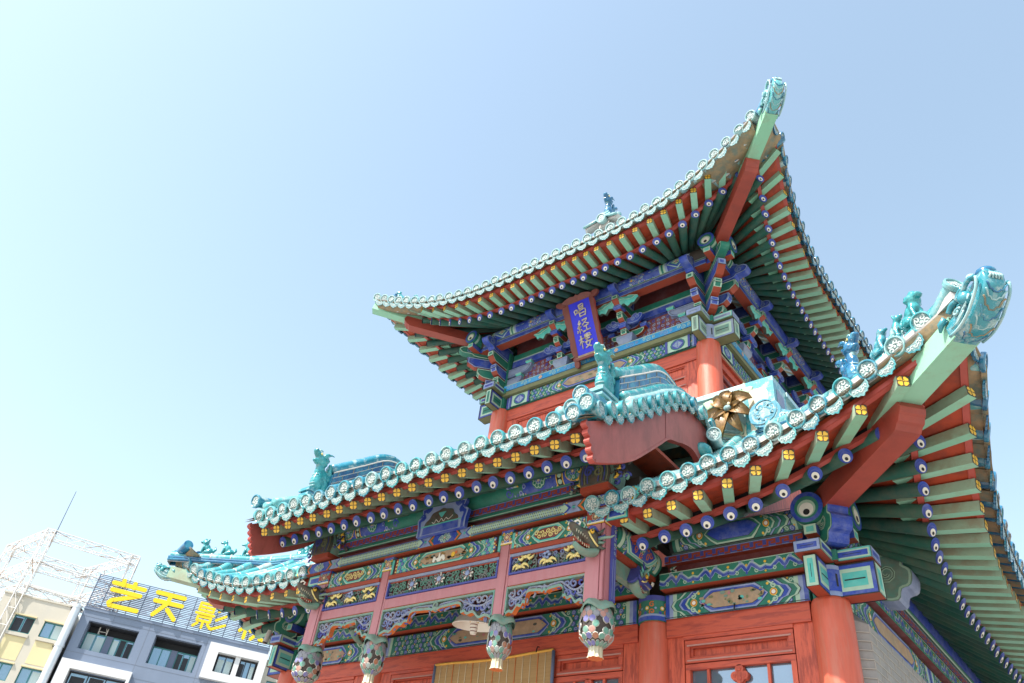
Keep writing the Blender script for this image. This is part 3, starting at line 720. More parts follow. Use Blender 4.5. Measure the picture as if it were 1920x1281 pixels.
# ------------------------------------------------------------------ ridge wall round the upper storey
mb = MB()
zb, zt, xr, yf = 6.72, 7.66, 3.04, 1.00
mb.box(-xr, xr, yf, yf+.20, zb, zt, 'glaze_pale'); mb.box(xr-.20, xr, yf+.2, 4.3, zb, zt, 'glaze_pale'); mb.box(-xr, -xr+.2, yf+.2, 4.3, zb, zt, 'glaze_pale')
mb.box(xr-.36, xr+.03, yf-.03, yf+.36, zb, zt+.035, 'glaze')
for (x0, x1, y0, y1) in ((-xr-.02, xr-.37, yf-.05, yf+.16), (xr-.16, xr+.05, yf+.37, 4.3)): mb.box(x0, x1, y0, y1, zt-.05, zt+.02, 'glaze_pale')
RW = mb.build('ridge_wall', LR)
mb = MB(); P = Paint(mb, Flat((0, yf-.03, 0), X_, Z_, -Y_), .003, .004)
P.fill([(xr-.30, zb+.1), (xr-.05, zb+.1), (xr-.05, zt-.18), (xr-.08, zt-.10), (xr-.27, zt-.10), (xr-.30, zt-.18)], 'relief_ivory', 0)
P2 = Paint(mb, Flat((xr+.03, 0, 0), Y_, Z_, X_), .003, .004); P2.rect(yf+.05, yf+.28, zb+.1, zt-.12, 'grey_violet', 0)
mb.build('corner_panel', RW)
# big ochre flower in relief with leaves and waves
mb = MB(); fc = V((2.50, yf-.015, 7.32))
Rn = random.Random(4)
for k, (ang, ln, wd, tw) in enumerate(((208, .42, .085, .2), (252, .43, .105, .1), (292, .38, .085, .3), (330, .34, .085, .3), (20, .32, .10, .2), (75, .25, .09, .3), (140, .28, .08, .5))):
    a = math.radians(ang); dx = V((math.cos(a), 0, math.sin(a))); sx_ = V((-math.sin(a), 0, math.cos(a))); rows = []
    for i in range(9):
        t = i/8; w = wd*math.sin(PI*(t*.86+.08))**.8; bow = -.04-.11*math.sin(PI*min(1, t*.95))-.02*(k % 2)
        rows.append([fc+dx*(t*ln)+sx_*(w*s)+Y_*(bow-.055*s*s+.012*math.cos(s*16)) for s in np.linspace(-1, 1, 11)])
    mb.grid(rows, 'relief_brown'); mb.grid([[p+Y_*.012 for p in r_] for r_ in rows], 'relief_brown', flip=True)
mb.ball(fc-Y_*.11, (.06, .05, .045), 'relief_face', 10, 6); mb.ball(fc+V((.03, -.12, .05)), .035, 'relief_ivory')
mb.build('relief_flower', RW)
mb = MB()
def leaf(c, ang, L, w):
    a = math.radians(ang); dx = V((math.cos(a), 0, math.sin(a))); sx_ = V((-math.sin(a), 0, math.cos(a)))
    rows = [[c+dx*(i/6*L)+sx_*(w*math.sin(PI*(i/6*.9+.05))*s*(1+.25*(i % 2)))-Y_*(.02+.02*(1-abs(s))) for s in (-1, 0, 1)] for i in range(7)]
    mb.grid(rows, 'relief_leaf')
for c, a, L, w in (((2.28, .99, 7.50), 160, .16, .06), ((2.30, .99, 7.52), 95, .12, .05), ((2.62, .99, 7.56), 60, .16, .05), ((2.66, .99, 7.55), 20, .16, .05), ((2.23, .99, 7.15), 200, .16, .06), ((2.16, .99, 7.3), 170, .12, .05)): leaf(V(c), a, L, w)
for pts in ([(2.25, 7.42), (2.10, 7.38), (2.06, 7.28), (2.14, 7.24)], [(2.62, 7.5), (2.78, 7.45), (2.80, 7.2), (2.70, 7.0), (2.74, 6.9)], [(2.6, 7.15), (2.64, 7.02), (2.56, 6.95), (2.60, 6.88)], [(2.30, 7.05), (2.5, 6.95), (2.62, 6.84)]):
    c = chain(pts, 5); mb.tube([V((x, yf-.012, z)) for x, z in c], .018, 6, 'relief_leaf')
for k in range(4):
    c = [(2.78+.13*(1-.2*k)*math.cos(t), 6.98+.15*(1-.2*k)*math.sin(t)) for t in np.linspace(-.3, 3.6, 12)]; mb.tube([V((x, yf-.012, z)) for x, z in c], .016, 6, ('relief_ivory', 'relief_leaf', 'glaze_deep', 'relief_ivory')[k])
for k in range(5):
    c = chain([(2.12, 6.80+.05*k), (2.35, 6.86+.06*k), (2.6, 6.80+.05*k), (2.75, 6.84+.04*k)], 5); mb.tube([V((x, yf-.008, z)) for x, z in c], .015, 5, 'relief_ivory' if k % 2 else 'glaze_pale')
mb.build('relief_leaves', RW)

# ------------------------------------------------------------------ lower storey frame
def column(name, x, y, z0, z1, r, m='red_column', parent=PAV, base=True):
    mb = MB(); n = 28
    prof = [(r*1.03, z0), (r*1.02, z0+(z1-z0)*.5), (r, z1-.10), (r*.97, z1-.03), (r*.90, z1)]
    mb.lathe(prof, (x, y, 0), Z_, n, m, start=X_)
    mb.add([(x+r*.9*math.cos(2*PI*i/n), y+r*.9*math.sin(2*PI*i/n), z1) for i in range(n)], [list(range(n))], m)
    return mb.build(name, parent)
Z_BB, Z_BT = 4.37, 4.607       # big painted lintel
for x, r in ((-3.69, .165), (-1.97, .163), (1.97, .163), (3.69, .168)): column('column', x, 0, 0, Z_BB, r)
column('column', 3.69, YB, 0, Z_BB, .165); column('column', -3.69, YB, 0, Z_BB, .165)
# painted collar on the bay columns
for x in (-1.97, 1.97):
    mb = MB(); mb.cyl((x, 0, Z_BB-.01), (x, 0, Z_BT), .166, .166, 28, 'green', True)
    for z, h, m in ((Z_BB-.008, .04, 'blue'), (Z_BB+.032, .02, 'light_blue'), (Z_BT-.05, .05, 'violet')): mb.cyl((x, 0, z), (x, 0, z+h), .170, .170, 28, m, False)
    P = Paint(mb, Round((x, 0, 0), X_, -Y_, .17), .002, .001)
    class Turn:
        curved = True
        def __call__(s, a, b, d): return V((x+(.168+d)*math.sin(a/.168), -(.168+d)*math.cos(a/.168), b))
    P = Paint(mb, Turn(), .002, .0012); zc = (Z_BB+Z_BT)/2-.01
    for k in range(-3, 4):
        a = k*.15
        P.curl(a+.05, zc+.035, .03, 1, 1, 'orange', 1, .011); P.curl(a+.05, zc-.035, .03, 4, -1, 'orange', 1, .011)
        P.disc(a, zc, .022, 'gold', 1, 7); P.disc(a, zc, .012, 'white', 2, 6); P.disc(a-.02, zc-.045, .016, 'blue', 1, 6); P.disc(a+.085, zc, .012, 'light_blue', 1, 6)
    mb.build('painted_collar', PAV)
def wall_bay(x0, x1, yfce, cen=.5, centre='picture_tan', seed=1, art=True):
    """front lintels of one bay: big lintel, plate above it"""
    mb = MB(); mb.box(x0, x1, -.09, .09, Z_BB, Z_BT, 'green', {'-z': 'vermilion'})
    P = Paint(mb, Flat((0, -.09, 0), X_, Z_, -Y_), .002, .0011)
    c = P.beam(x0+.005, x1-.005, Z_BB, Z_BT, centre, cen=cen, seed=seed)
    if art:
        R = random.Random(seed)
        for i in range(34):
            a = lerp(c[0], c[1], R.random()); b = lerp(c[2]+.01, c[3]-.01, R.random()**1.3)
            P.disc(a, b, R.uniform(.008, .03), R.choice(('teal', 'slate_green', 'olive', 'carved_dark', 'picture_tan', 'pink_post')), 22, 6, R.uniform(.006, .02))
    mb.build('lintel', PAV)
    mb = MB(); mb.box(x0-.02, x1+.02, -.165, .12, 4.645, 4.80, 'green', {'-z': 'vermilion'})
    Paint(mb, Flat((0, -.165, 0), X_, Z_, -Y_), .002, .0011).clouds(x0-.02, x1+.02, 4.645, 4.80)
    mb.build('plate_beam', PAV)
    mb = MB(); mb.box(x0, x1, -.03, .06, 4.80, 4.97, 'maroon')
    P = Paint(mb, Flat((0, -.03, 0), X_, Z_, -Y_), .002, .0011)
    P.stroke([(x0+.10, 4.83), (x1-.10, 4.83), (x1-.03, 4.90), (x1-.10, 4.955), (x0+.10, 4.955), (x0+.03, 4.90)], .022, 'green', 0, True); P.stroke([(x0+.12, 4.845), (x1-.12, 4.845), (x1-.05, 4.90), (x1-.12, 4.94), (x0+.12, 4.94), (x0+.05, 4.90)], .010, 'pale_green', 1, True)
    for x in (x0+.06, x1-.06):
        for k in range(5): P.disc(x+.03*math.cos(k*1.26), 4.88+.03*math.sin(k*1.26), .012, 'white', 2, 5)
    mb.build('frieze_board', PAV)
    mb = MB(); mb.box(x0, x1, -.10, .06, 4.925, 5.01, 'blue', {'-z': 'vermilion'})
    Paint(mb, Flat((0, -.10, 0), X_, Z_, -Y_), .002, .001).fret(x0, x1, 4.925, 5.01, 'vermilion')
    mb.build('fret_board', PAV)
wall_bay(2.13, 3.55, -.09, .46, seed=2)
wall_bay(-1.81, 1.81, -.09, .40, seed=3)
wall_bay(-3.55, -2.13, -.09, .46, seed=4)
def purlin(name, x0, x1, y, z, r, ex=X_, en=-Y_, o=None, centre='blue', pos=None, parent=PAV, body='slate_green', cen=.45, seed=2):
    """round eave purlin with painted front"""
    o = V((0, y, z)) if o is None else V(o); mb = MB()
    mb.cyl(o+ex*x0, o+ex*x1, r, r, 26, body)
    P = Paint(mb, Round(o, ex, en, r), .0035, .0012)
    if centre: P.beam(x0, x1, -r*.85, r*.70, centre, cen=cen, seed=seed, rim=('green', 'pale_green'), ends=('black', 'green', 'pale_green'))
    return mb, P
mb, P = purlin('purlin', 2.2, 3.60, 0, PZ, PR, cen=.40); mb.build('purlin', PAV)
mb, P = purlin('purlin', -3.60, -2.2, 0, PZ, PR, cen=.40, seed=4); mb.build('purlin', PAV)
mb, P = purlin('purlin', .28, YB-.1, 0, PZ, PR, ex=Y_, en=X_, o=(3.69, 0, PZ), cen=.62, seed=6); mb.build('purlin', PAV)
mb, P = purlin('purlin', .28, YB-.1, 0, PZ, PR, ex=Y_, en=-X_, o=(-3.69, 0, PZ), centre=None); mb.build('purlin', PAV)
def purlin_head(x, y0, y1, z, r, axis, parent=PAV, sgn=-1):
    """projecting purlin end with concentric painted rings, and the small bolster under it"""
    mb = MB(); ax = axis; o = V((x, y0, z)) if ax is Y_ else V((y0, x, z)); e = o+ax*(y1-y0); d = (e-o).normalized()
    mb.cyl(o, e, r, r, 26, 'green', True)
    mb.cyl(e-d*.10, e-d*.055, r*1.012, r*1.012, 26, 'pale_green', False); mb.cyl(o, o+d*.07, r*1.008, r*1.008, 26, 'dark_wood', False)
    s = d.cross(Z_); P = Paint(mb, Flat(e, s, Z_, d), .003, .003)
    for k, (q, c, dy) in enumerate(((1, 'blue', 0), (.74, 'green', -.03), (.56, 'pale_green', -.10), (.44, 'white', -.18), (.20, 'black', -.36))): P.disc(0, r*dy, r*q, c, k, 22)
    b0 = o-Z_*(r+.055); b1 = e-d*.02-Z_*(r+.055)
    mb.beam(b0, b1, .11, .09, 'blue', {'-z': 'vermilion', '+x': 'pale_green'})
    P = Paint(mb, Flat(b1, s, Z_, d), .002, .002); P.rect(-.034, .034, -.026, .026, 'teal', 0)
    return mb.build('purlin_head', parent)
purlin_head(3.69, .10, -.30, PZ-.01, .15, Y_); purlin_head(0.0, 3.62, 4.02, PZ-.01, .15, X_)
purlin_head(-3.69, .10, -.28, PZ-.03, .15, Y_); purlin_head(0.0, -3.62, -4.0, PZ-.03, .15, X_)
# carved cloud head between the two purlin ends (diagonal)
def cloud_head(c, d, s=1., m1='green', m2='blue'):
    c, d = V(c), V(d).normalized(); sd = d.cross(Z_).normalized()
    pl = chain([(0, -.16), (.10, -.22), (.26, -.24), (.30, -.15), (.38, -.12), (.40, .0), (.34, .06), (.36, .14), (.28, .20), (.16, .16), (0, .16)], 3)
    mb = MB(); mb.prism([(x*s, y*s) for x, y in pl], c-sd*.11*s, d, Z_, sd, .22*s, m1, m2)
    for (oo, nn) in ((c+sd*.11*s, sd), (c-sd*.11*s, -sd)):
        P = Paint(mb, Flat(oo, d, Z_, nn), .002, .0015); P.stroke([(x*s*.93+.01, y*s*.93) for x, y in pl], .018*s, 'pale_green', 0, True)
        P.curl(.2*s, -.0, .09*s, 2, 1, 'pale_green', 1, .026*s, 1.6, 14); P.curl(.2*s, -.0, .09*s, 2, 1, 'black', 2, .006*s, 1.6, 14)
    return mb
cloud_head((3.74, -.05, 5.0), (1, -1, 0), .86).build('carved_head', PAV)
cloud_head((-3.74, -.05, 4.96), (-1, -1, 0), .86).build('carved_head', PAV)
# crossing lintel ends over the corner columns
def corner_block(cx, cy, sx, z0, parent=PAV, cols=('blue', 'teal'), under='vermilion', k=1.0, g=None):
    """stepped cross-shaped block: slab above, narrower block below, arms to the front and to the side"""
    mb = MB(); e1, e2, w1, w2 = .44*k, .42*k, .115*k, .085*k
    zs0, zs1, zb0, zb1 = z0+.30*k, z0+.405*k, z0, z0+.275*k
    a, b = cols
    def arm(ex, ey, L, w, za, zb, front, side, fmat, smat):
        fmat = tuple('pale_green' if c == 'white' else c for c in fmat)
        # ex outward direction, ey across
        o = V((cx, cy, 0)); mb.obox(o+ex*(L/2)+Z_*(za+zb)/2, ex*L/2, ey*w, Z_*(zb-za)/2, 'pale_green', {'-z': under})
        P = Paint(mb, Flat(o+ex*L, ey, Z_, ex), .002, .0015); P.panel(-w, w, za, zb, *fmat)
        for sg in (-1, 1):
            P = Paint(mb, Flat(o+ey*w*sg, ex, Z_, ey*sg), .002, .0015); P.panel(w, L, za, zb, *smat)
    X = X_*sx
    arm(-Y_, X, e2, w1, zs0, zs1, 0, 0, ('light_blue', 'light_blue', a), ('pale_green', 'pale_green', a))
    arm(X, -Y_, e1, w1, zs0, zs1, 0, 0, ('light_blue', 'light_blue', a), ('teal', 'pale_green', a))
    arm(-Y_, X, e2*.93, w2*.62, zb0, zb1, 0, 0, ('pale_green', 'white', b), (a, 'pale_green', b))
    arm(X, -Y_, e1, w2, zb0, zb1, 0, 0, ('pale_green', 'white', b), (a, 'pale_green', b))
    for sg in (-1, 1): pass
    # curved face of the block between the arms
    q = [(cx+sx*.165*k*math.sin(t), cy-.165*k*math.cos(t)) for t in np.linspace(0, PI/2, 9)]
    mb.grid([[V((x, y, zb0)) for x, y in q], [V((x, y, zb1)) for x, y in q]], 'light_blue')
    q = [(cx+sx*.168*k*math.sin(t), cy-.168*k*math.cos(t)) for t in np.linspace(.35, PI/2-.35, 7)]
    mb.grid([[V((x, y, zb0+.04)) for x, y in q], [V((x, y, zb1-.04)) for x, y in q]], a)
    mb.box(cx-.108*k, cx+.108*k, cy-.108*k, cy+.108*k, zb0+.004, zs1-.004, 'green'); mb.box(cx-.16*k, cx+.16*k, cy-.16*k, cy+.16*k, zs0+.002, zs1-.004, 'green', {'-z': under})
    tm = .79; q = [(cx+sx*.1705*k*math.sin(t), cy-.1705*k*math.cos(t)) for t in (tm-.05, tm+.05)]; mb.grid([[V((x, y, zb0+.08)) for x, y in q], [V((x, y, zb1-.08)) for x, y in q]], 'black', False)
    return mb.build('corner_block', parent)
corner_block(3.69, 0, 1, 4.365); corner_block(-3.69, 0, -1, 4.345)

# ------------------------------------------------------------------ front wall, doors and windows of the lower storey
def bar_frame(mb, x0, x1, z0, z1, y, w, th, m, bevel=.02):
    """mitred frame with a stepped inner moulding"""
    mb.box(x0, x1, y-th, y, z1-w, z1, m); mb.box(x0, x1, y-th, y, z0, z0+w, m)
    mb.box(x0, x0+w, y-th, y, z0+w+.0005, z1-w-.0005, m); mb.box(x1-w, x1, y-th, y, z0+w+.0005, z1-w-.0005, m)
    b = bevel
    mb.box(x0+w, x1-w, y-th*.55, y, z1-w-b, z1-w-.0005, m); mb.box(x0+w, x1-w, y-th*.55, y, z0+w+.0005, z0+w+b, m)
    mb.box(x0+w+.0005, x0+w+b, y-th*.55, y, z0+w+b+.0005, z1-w-b-.0005, m); mb.box(x1-w-b, x1-w-.0005, y-th*.55, y, z0+w+b+.0005, z1-w-b-.0005, m)
def sash(parent, x0, x1, zt, zb, y, panes, trefoil=True, name='window'):
    """upper panel, then glazing with slim bars"""
    mb = MB(); pw = .045
    mb.box(x0, x1, y+.01, y+.03, zt-.205, zt, 'red_wood')                       # recessed top panel
    bar_frame(mb, x0, x1, zt-.205, zt, y+.01, pw, .06, 'red_beam', .022)
    for za in (zt-.048, zt-.205+.020): mb.box(x0+.02, x1-.02, y-.056, y-.0495, za-.007, za+.007, 'lit_bevel_red')  # pale strips paint in ground light caught by the frame bevels
    z1 = zt-.215; mb.box(x0, x1, y-.045, y, z1-.05, z1, 'red_beam'); mb.box(x0, x0+pw, y-.045, y, zb, z1-.051, 'red_wood'); mb.box(x1-pw, x1, y-.045, y, zb, z1-.051, 'red_wood')
    for f in panes[1:-1]:
        x = lerp(x0+pw, x1-pw, f); mb.box(x-.013, x+.013, y-.03, y, zb, z1-.051, 'red_wood')
    mb.box(x0+pw, x1-pw, y-.029, y-.001, z1-.27, z1-.245, 'red_wood')
    if trefoil:
        xm = (x0+x1)/2; c = z1-.115
        for dx, dz, r in ((0, .035, .045), (-.045, -.02, .042), (.045, -.02, .042), (0, -.045, .045)):
            mb.cyl((xm+dx, y-.005, c+dz), (xm+dx, y-.045-.004*abs(dx)*10, c+dz), r, r*.9, 14, 'red_wood')
            mb.cyl((xm+dx, y-.04, c+dz), (xm+dx, y-.052, c+dz), r*.4, r*.35, 10, 'red_beam')
        mb.box(xm-.012, xm+.012, y-.028, y-.002, c-.2, c-.06, 'red_wood')
    o = mb.build(name, parent)
    g_ = MB(); g_.box(x0+pw, x1-pw, y+.004, y+.010, zb, z1-.05, 'window_glass'); g_.build('pane', o)
    return o
mb = MB(); yw = -.02
for x0, x1 in ((-3.53, -2.13), (-1.81, 1.81), (2.13, 3.53)):
    mb.box(x0, x1, yw-.055, .07, 4.20, Z_BB-.001, 'red_beam')
    mb.box(x0, x0+.17, yw-.03, .07, 0, 4.199, 'red_wood'); mb.box(x1-.17, x1, yw-.03, .07, 0, 4.199, 'red_wood')
    mb.box(x0+.17, x1-.17, .075, .10, 0, 4.199, 'unlit_dark')
    mb.box(x0+.171, x1-.171, yw-.045, .07, 4.165, 4.199, 'red_beam')
mb.build('door_frame', PAV)
for x0, x1 in ((2.31, 3.35), (-3.35, -2.31)): sash(PAV, x0, x1, 4.16, .6, .0, (0, .18, .78, 1), True)
for x0, x1 in ((-1.63, -.83), (-.82, 0), (.005, .82), (.83, 1.63)): sash(PAV, x0, x1, 4.16, .6, .0, (0, .25, .75, 1), True, 'door_leaf')
mb = MB()
for x0, x1 in ((-3.53, -2.13), (-1.81, 1.81), (2.13, 3.53)): mb.box(x0+.18, x1-.18, -.04, .07, 0, .59, 'red_wood')
mb.build('door_sill', PAV)
mb = MB(); mb.box(-4.3, 4.3, -.9, YB+.6, .0, .32, 'stone'); mb.box(-1.7, 1.7, -1.5, -.9, 0, .16, 'stone'); mb.build('stone_base', PAV)
# side wall in grey brick, its front end splayed behind the column
mb = MB(); yb0, xw = .0, 3.86
zsl = lambda t: 4.44
mb.add([(3.72, .10, .3), (3.99, .12, .3), (3.99, YB, .3), (3.99, YB, 4.14), (3.99, .55, 4.14), (3.99, .30, 4.14), (3.72, .10, 4.30)], [], 'brick_grey')
A = [V((3.74, .06, z)) for z in (.3, 4.26)]; B = [V((3.93, .16, z)) for z in (.3, 4.20)]; C = [V((3.93, YB, z)) for z in (.3, 4.20)]
mb.add(A+B, [[0, 2, 3, 1]], 'brick_grey'); mb.add(B+C, [[0, 2, 3, 1]], 'brick_grey')
mb.add([A[1], B[1], V((3.75, .34, 4.40)), V((3.70, .10, 4.36))], [[0, 1, 2, 3]], 'brick_grey'); mb.add([B[1], C[1], V((3.75, YB, 4.40)), V((3.75, .34, 4.40))], [[0, 1, 2, 3]], 'brick_grey')
for k in range(40):
    z = 4.13-.075*k*1.0
    if z < .35: break
    t0 = V((3.745, .055, z)); t1 = V((3.934, .155, z)); mb.obox((t0+t1)/2, (t1-t0)/2, V((.003, -.003, 0)), Z_*.004, 'brick_joint')
    mb.box(3.928, 3.935, .16, YB, z-.004, z+.004, 'brick_joint')
    for j in range(18):
        y = .16+.30*j+(.15 if k % 2 else 0); mb.box(3.928, 3.9345, y-.004, y+.004, z+.004, z+.071, 'brick_joint')
mb.build('brick_wall', PAV)
# right side lintels above the brick
mb = MB(); mb.box(3.60, 3.78, .18, YB, Z_BB, Z_BT, 'green', {'-z': 'maroon'})
P = Paint(mb, Flat((3.78, 0, 0), Y_, Z_, X_), .002, .001); P.beam(.2, 2.7, Z_BB, Z_BT, 'picture_tan', cen=.5, seed=8); P.beam(2.72, YB, Z_BB, Z_BT, 'picture_tan', cen=.5, seed=9); mb.build('lintel', PAV)
mb = MB(); mb.box(3.57, 3.85, .2, YB, 4.645, 4.80, 'green', {'-z': 'maroon'})
Paint(mb, Flat((3.85, 0, 0), Y_, Z_, X_), .002, .001).clouds(.2, YB, 4.645, 4.80); mb.build('plate_beam', PAV)
mb = MB(); mb.box(3.63, 3.72, .2, YB, 4.80, 4.925, 'maroon'); mb.build('frieze_board', PAV)
mb = MB(); mb.box(3.63, 3.79, .2, YB, 4.925, 5.01, 'blue', {'-z': 'maroon'})
Paint(mb, Flat((3.79, 0, 0), Y_, Z_, X_), .002, .001).fret(.2, YB, 4.925, 5.01); mb.build('fret_board', PAV)
for y in (1.12,):
    cloud_head((3.72, y, 4.98), (1, 0, 0), 1.15, 'slate_green', 'grey_violet').build('carved_head', PAV)
# left and back walls close the building
mb = MB(); mb.box(-3.9, -3.6, .1, YB, .3, 4.9, 'brick_grey'); mb.box(-3.7, 3.7, YB, YB+.2, .3, 4.9, 'brick_grey'); mb.box(-3.55, 3.55, .12, .20, 4.40, 5.02, 'dark_wood'); mb.build('rear_wall', PAV)
# ================================================================== porch: roof
PY = -1.05                     # porch post line
prof = [(-2.2, 5.43), (-1.95, 5.58), (-1.7, 5.73), (-1.45, 5.90), (-1.2, 6.09), (-.95, 6.28), (-.7, 6.48), (-.45, 6.64), (-.2, 6.74), (.05, 6.77), (.3, 6.72), (.6, 6.6), (.95, 6.45)]
def zprof(y): return float(np.interp(y, [p[0] for p in prof], [p[1] for p in prof]))
dx = [2.385-.2145*k for k in range(22)]
DP = [V((x, -2.2, 5.415+.012*x)) for x in dx]
mb = MB(); xs = [2.52, 0, -2.40]
mb.grid([[V((x, y, z-.06)) for y, z in prof] for x in xs], 'tile_clay'); mb.grid([[V((x, y, z-.035)) for y, z in prof] for x in xs], 'mortar')
Rn = random.Random(11)
for x in dx[:-1]:
    pts = resample([V((x, y, z-.004+.012*x)) for y, z in prof if y > -2.0], n=11)
    for a, b in zip(pts, pts[1:]):
        d = b-a; mb.cyl(a+d*.03, b-d*.03, .066, .066, 8, Rn.choice(('glaze', 'glaze', 'glaze_deep', 'glaze_pale')), False); mb.cyl(b-d*.04, b+d*.03, .069, .069, 8, 'mortar', False)
PR_ = mb.build('porch_roof', PAV)
tiles(PR_, DP, (0, -1, 0), 'g', -.32, seed=21)
# tiles along the two rakes
for sx, x0 in ((1, 2.56), (-1, -2.44)):
    pts = [V((x0, y, z+.0)) for y, z in prof]; rk = resample(pts[:11], .222)[1:]
    tl = 'g'
    rot_ = [V((sx, 0, -.16)) for _ in rk]
    R = random.Random(5)
    for i, p in enumerate(rk):
        inst('tile_end', ME_T[tl][R.randrange(3)], frame(p, (sx, R.uniform(.08, .16), .05)), PR_)
        if i < len(rk)-1:
            m = (p+rk[i+1])/2; t = (rk[i+1]-p).normalized(); x = V((sx, .10, .0)).normalized(); yv = (t-x*t.dot(x)).normalized()
            if x.cross(yv).z < 0: yv = -yv
            z = x.cross(yv); q = m-Z_*.05
            inst('drip_tile', ME_D[tl][R.randrange(3)], Matrix(((x.x, yv.x, z.x, q.x), (x.y, yv.y, z.y, q.y), (x.z, yv.z, z.z, q.z), (0, 0, 0, 1))), PR_)
# stack of three barrels where eave and rake meet
for sx, xx in ((1, 2.42), (-1, -2.46)):
    for dx_, dz in ((-.10, .10), (.06, .11), (-.02, .235)):
        if sx < 0 and dz < .2: continue
        mb_ = inst('corner_tile_end', ME_T['g'][1], frame((xx+dx_*sx, -2.16+.12*dz, 5.46+dz), (0, -1, -.25)), PR_)
# rake ridge: tall stacked courses with a barrel on top
def rake_ridge(xc, y0, y1, H, name='rake_ridge'):
    mb = MB(); ys = np.linspace(y0, y1, 18)
    hh = lambda y: H*(1-.55*max(0, (y-(y0+.62*(y1-y0)))/(.38*(y1-y0)))**1.5)
    N = 5
    for sg in (-1, 1):
        rows = [[V((xc+sg*.085, y, zprof(y)+.03+hh(y)*k/N)) for y in ys] for k in range(N+1)]
        for k in range(N):
            mb.grid([rows[k], rows[k+1]], ('glaze_deep', 'glaze_deep', 'glaze', 'glaze_deep', 'glaze_deep')[k], False)
            mb.tube([p+X_*sg*.001 for p in rows[k+1]], .006 if k < N-1 else .012, 4, 'mortar')
            for i in range(1, 17, 3):
                j = i+(k % 2); j = min(j, 17); mb.cyl(rows[k][j], rows[k+1][j], .006, .006, 4, 'tile_clay', False)
    for y in (ys[0], ys[-1]): mb.box(xc-.085, xc+.085, y-.01, y+.01, zprof(y), zprof(y)+hh(y), 'glaze_deep')
    for s_, r_, dz, m in ((0, .078, .05, 'glaze'), (.13, .05, -.27, 'glaze'), (.20, .05, -.36, 'glaze_pale')):
        for sg in ((-1, 1) if s_ else (1,)):
            mb.tube([V((xc+sg*s_, y, max(zprof(y)+.06, zprof(y)+hh(y)+.03+dz) if s_ == 0 else zprof(y)+.07+(.11 if s_ < .15 else .02))) for y in ys], r_, 10, m)
    return mb.build(name, PR_)
rake_ridge(2.28, -1.42, -.15, .40); rake_ridge(-2.10, -1.42, -.15, .40)
for xc in (2.28, -2.10):       # low barrels in front of the beast
    mb = MB()
    for s_ in (-.12, .04): mb.tube([V((xc+s_, y, zprof(y)+.09+.02*(s_ > 0))) for y in np.linspace(-2.1, -1.35, 8)], .058, 10, 'glaze')
    mb.build('ridge_barrel', PR_)
# barge boards ------------------------------------------------------
def barge(xc, sg):
    top = [(y, zprof(y)-.105) for y in np.linspace(-2.13, .22, 20)]
    front = []
    a, b = (-2.14, 5.38), (-1.98, 5.03)
    for k in range(5):
        for j in range(5):
            t = (k+j/5)/5; bulge = .030*math.sin(PI*j/5); front.append((lerp(a[0], b[0], t)-bulge, lerp(a[1], b[1], t)-bulge*.4))
    low = chain([(-1.98, 5.03), (-1.70, 5.17), (-1.38, 5.36), (-1.10, 5.60), (-.86, 5.82), (-.66, 6.0), (-.50, 6.06), (-.32, 6.13), (-.14, 6.16), (.02, 6.10), (.14, 5.98), (.22, 5.80)], 4)
    pl = front+low+[(.24, 5.8)]+top[::-1]
    mb = MB(); mb.prism(pl, (xc-.03*sg, 0, 0), Y_, Z_, X_*sg, .06, 'barge_red', 'fascia_red')
    mb.prism([(y, z+.0) for y, z in low]+[(y, z+.035) for y, z in low[::-1]], (xc+.03*sg, 0, 0), Y_, Z_, X_*sg, .006, 'barge_red')
    mb.box(xc-.032*sg if sg > 0 else xc+.032*sg, xc+.034*sg if sg > 0 else xc-.032*sg, -.735, -.731, 5.96, zprof(-.73)-.11, 'maroon')
    return mb.build('barge_board', PR_)
barge(2.47, 1); barge(-2.36, -1)
# purlin ends poking through the gable, in shadow
mb = MB()
for y, z in ((-.35, 6.22), (.2, 6.2)): mb.cyl((1.9, y, z), (2.42, y, z), .10, .10, 16, 'slate_green')
mb.box(2.0, 2.3, -.9, .6, 5.3, 5.5, 'dark_wood'); mb.box(1.95, 2.05, -.9, .9, 5.2, 6.3, 'dark_wood')
mb.build('gable_purlin', PR_)
mb = MB(); mb.ball((2.50, .12, 6.28), (.10, .14, .10), 'glaze_green', 10, 8); mb.ball((2.52, .32, 6.26), (.08, .14, .06), 'glaze_deep', 10, 8); mb.build('gable_end_tile', PR_)
inst('tile_end', ME_T['p'][0], frame((2.62, .16, 6.50), (.35, -1, -.2)), PR_)
# porch rafters -----------------------------------------------------
ex_ = [2.13-.2145*k*1.0 for k in range(21)]
E = [V((x, -1.71, 5.303+.006*x)) for x in ex_]; F = [V((x+.02, -2.07, 5.252+.008*x)) for x in ex_]
F = [V((2.33-.2215*k, -2.07, 5.252+.008*(2.33-.22*k))) for k in range(21)]
E = [V((f.x-.12, -1.71, 5.303+.006*f.x)) for f in F]
I = [V((e.x, -.85, 5.303+.006*e.x+.55)) for e in E]
eave(PR_, E[::-1], F[::-1], I[::-1], (0, -1, 0), ext=(False, False))
mb = MB(); mb.box(-2.3, 2.4, -.86, .05, 5.86, 5.90, 'board_red'); mb.build('ceiling_board', PR_)

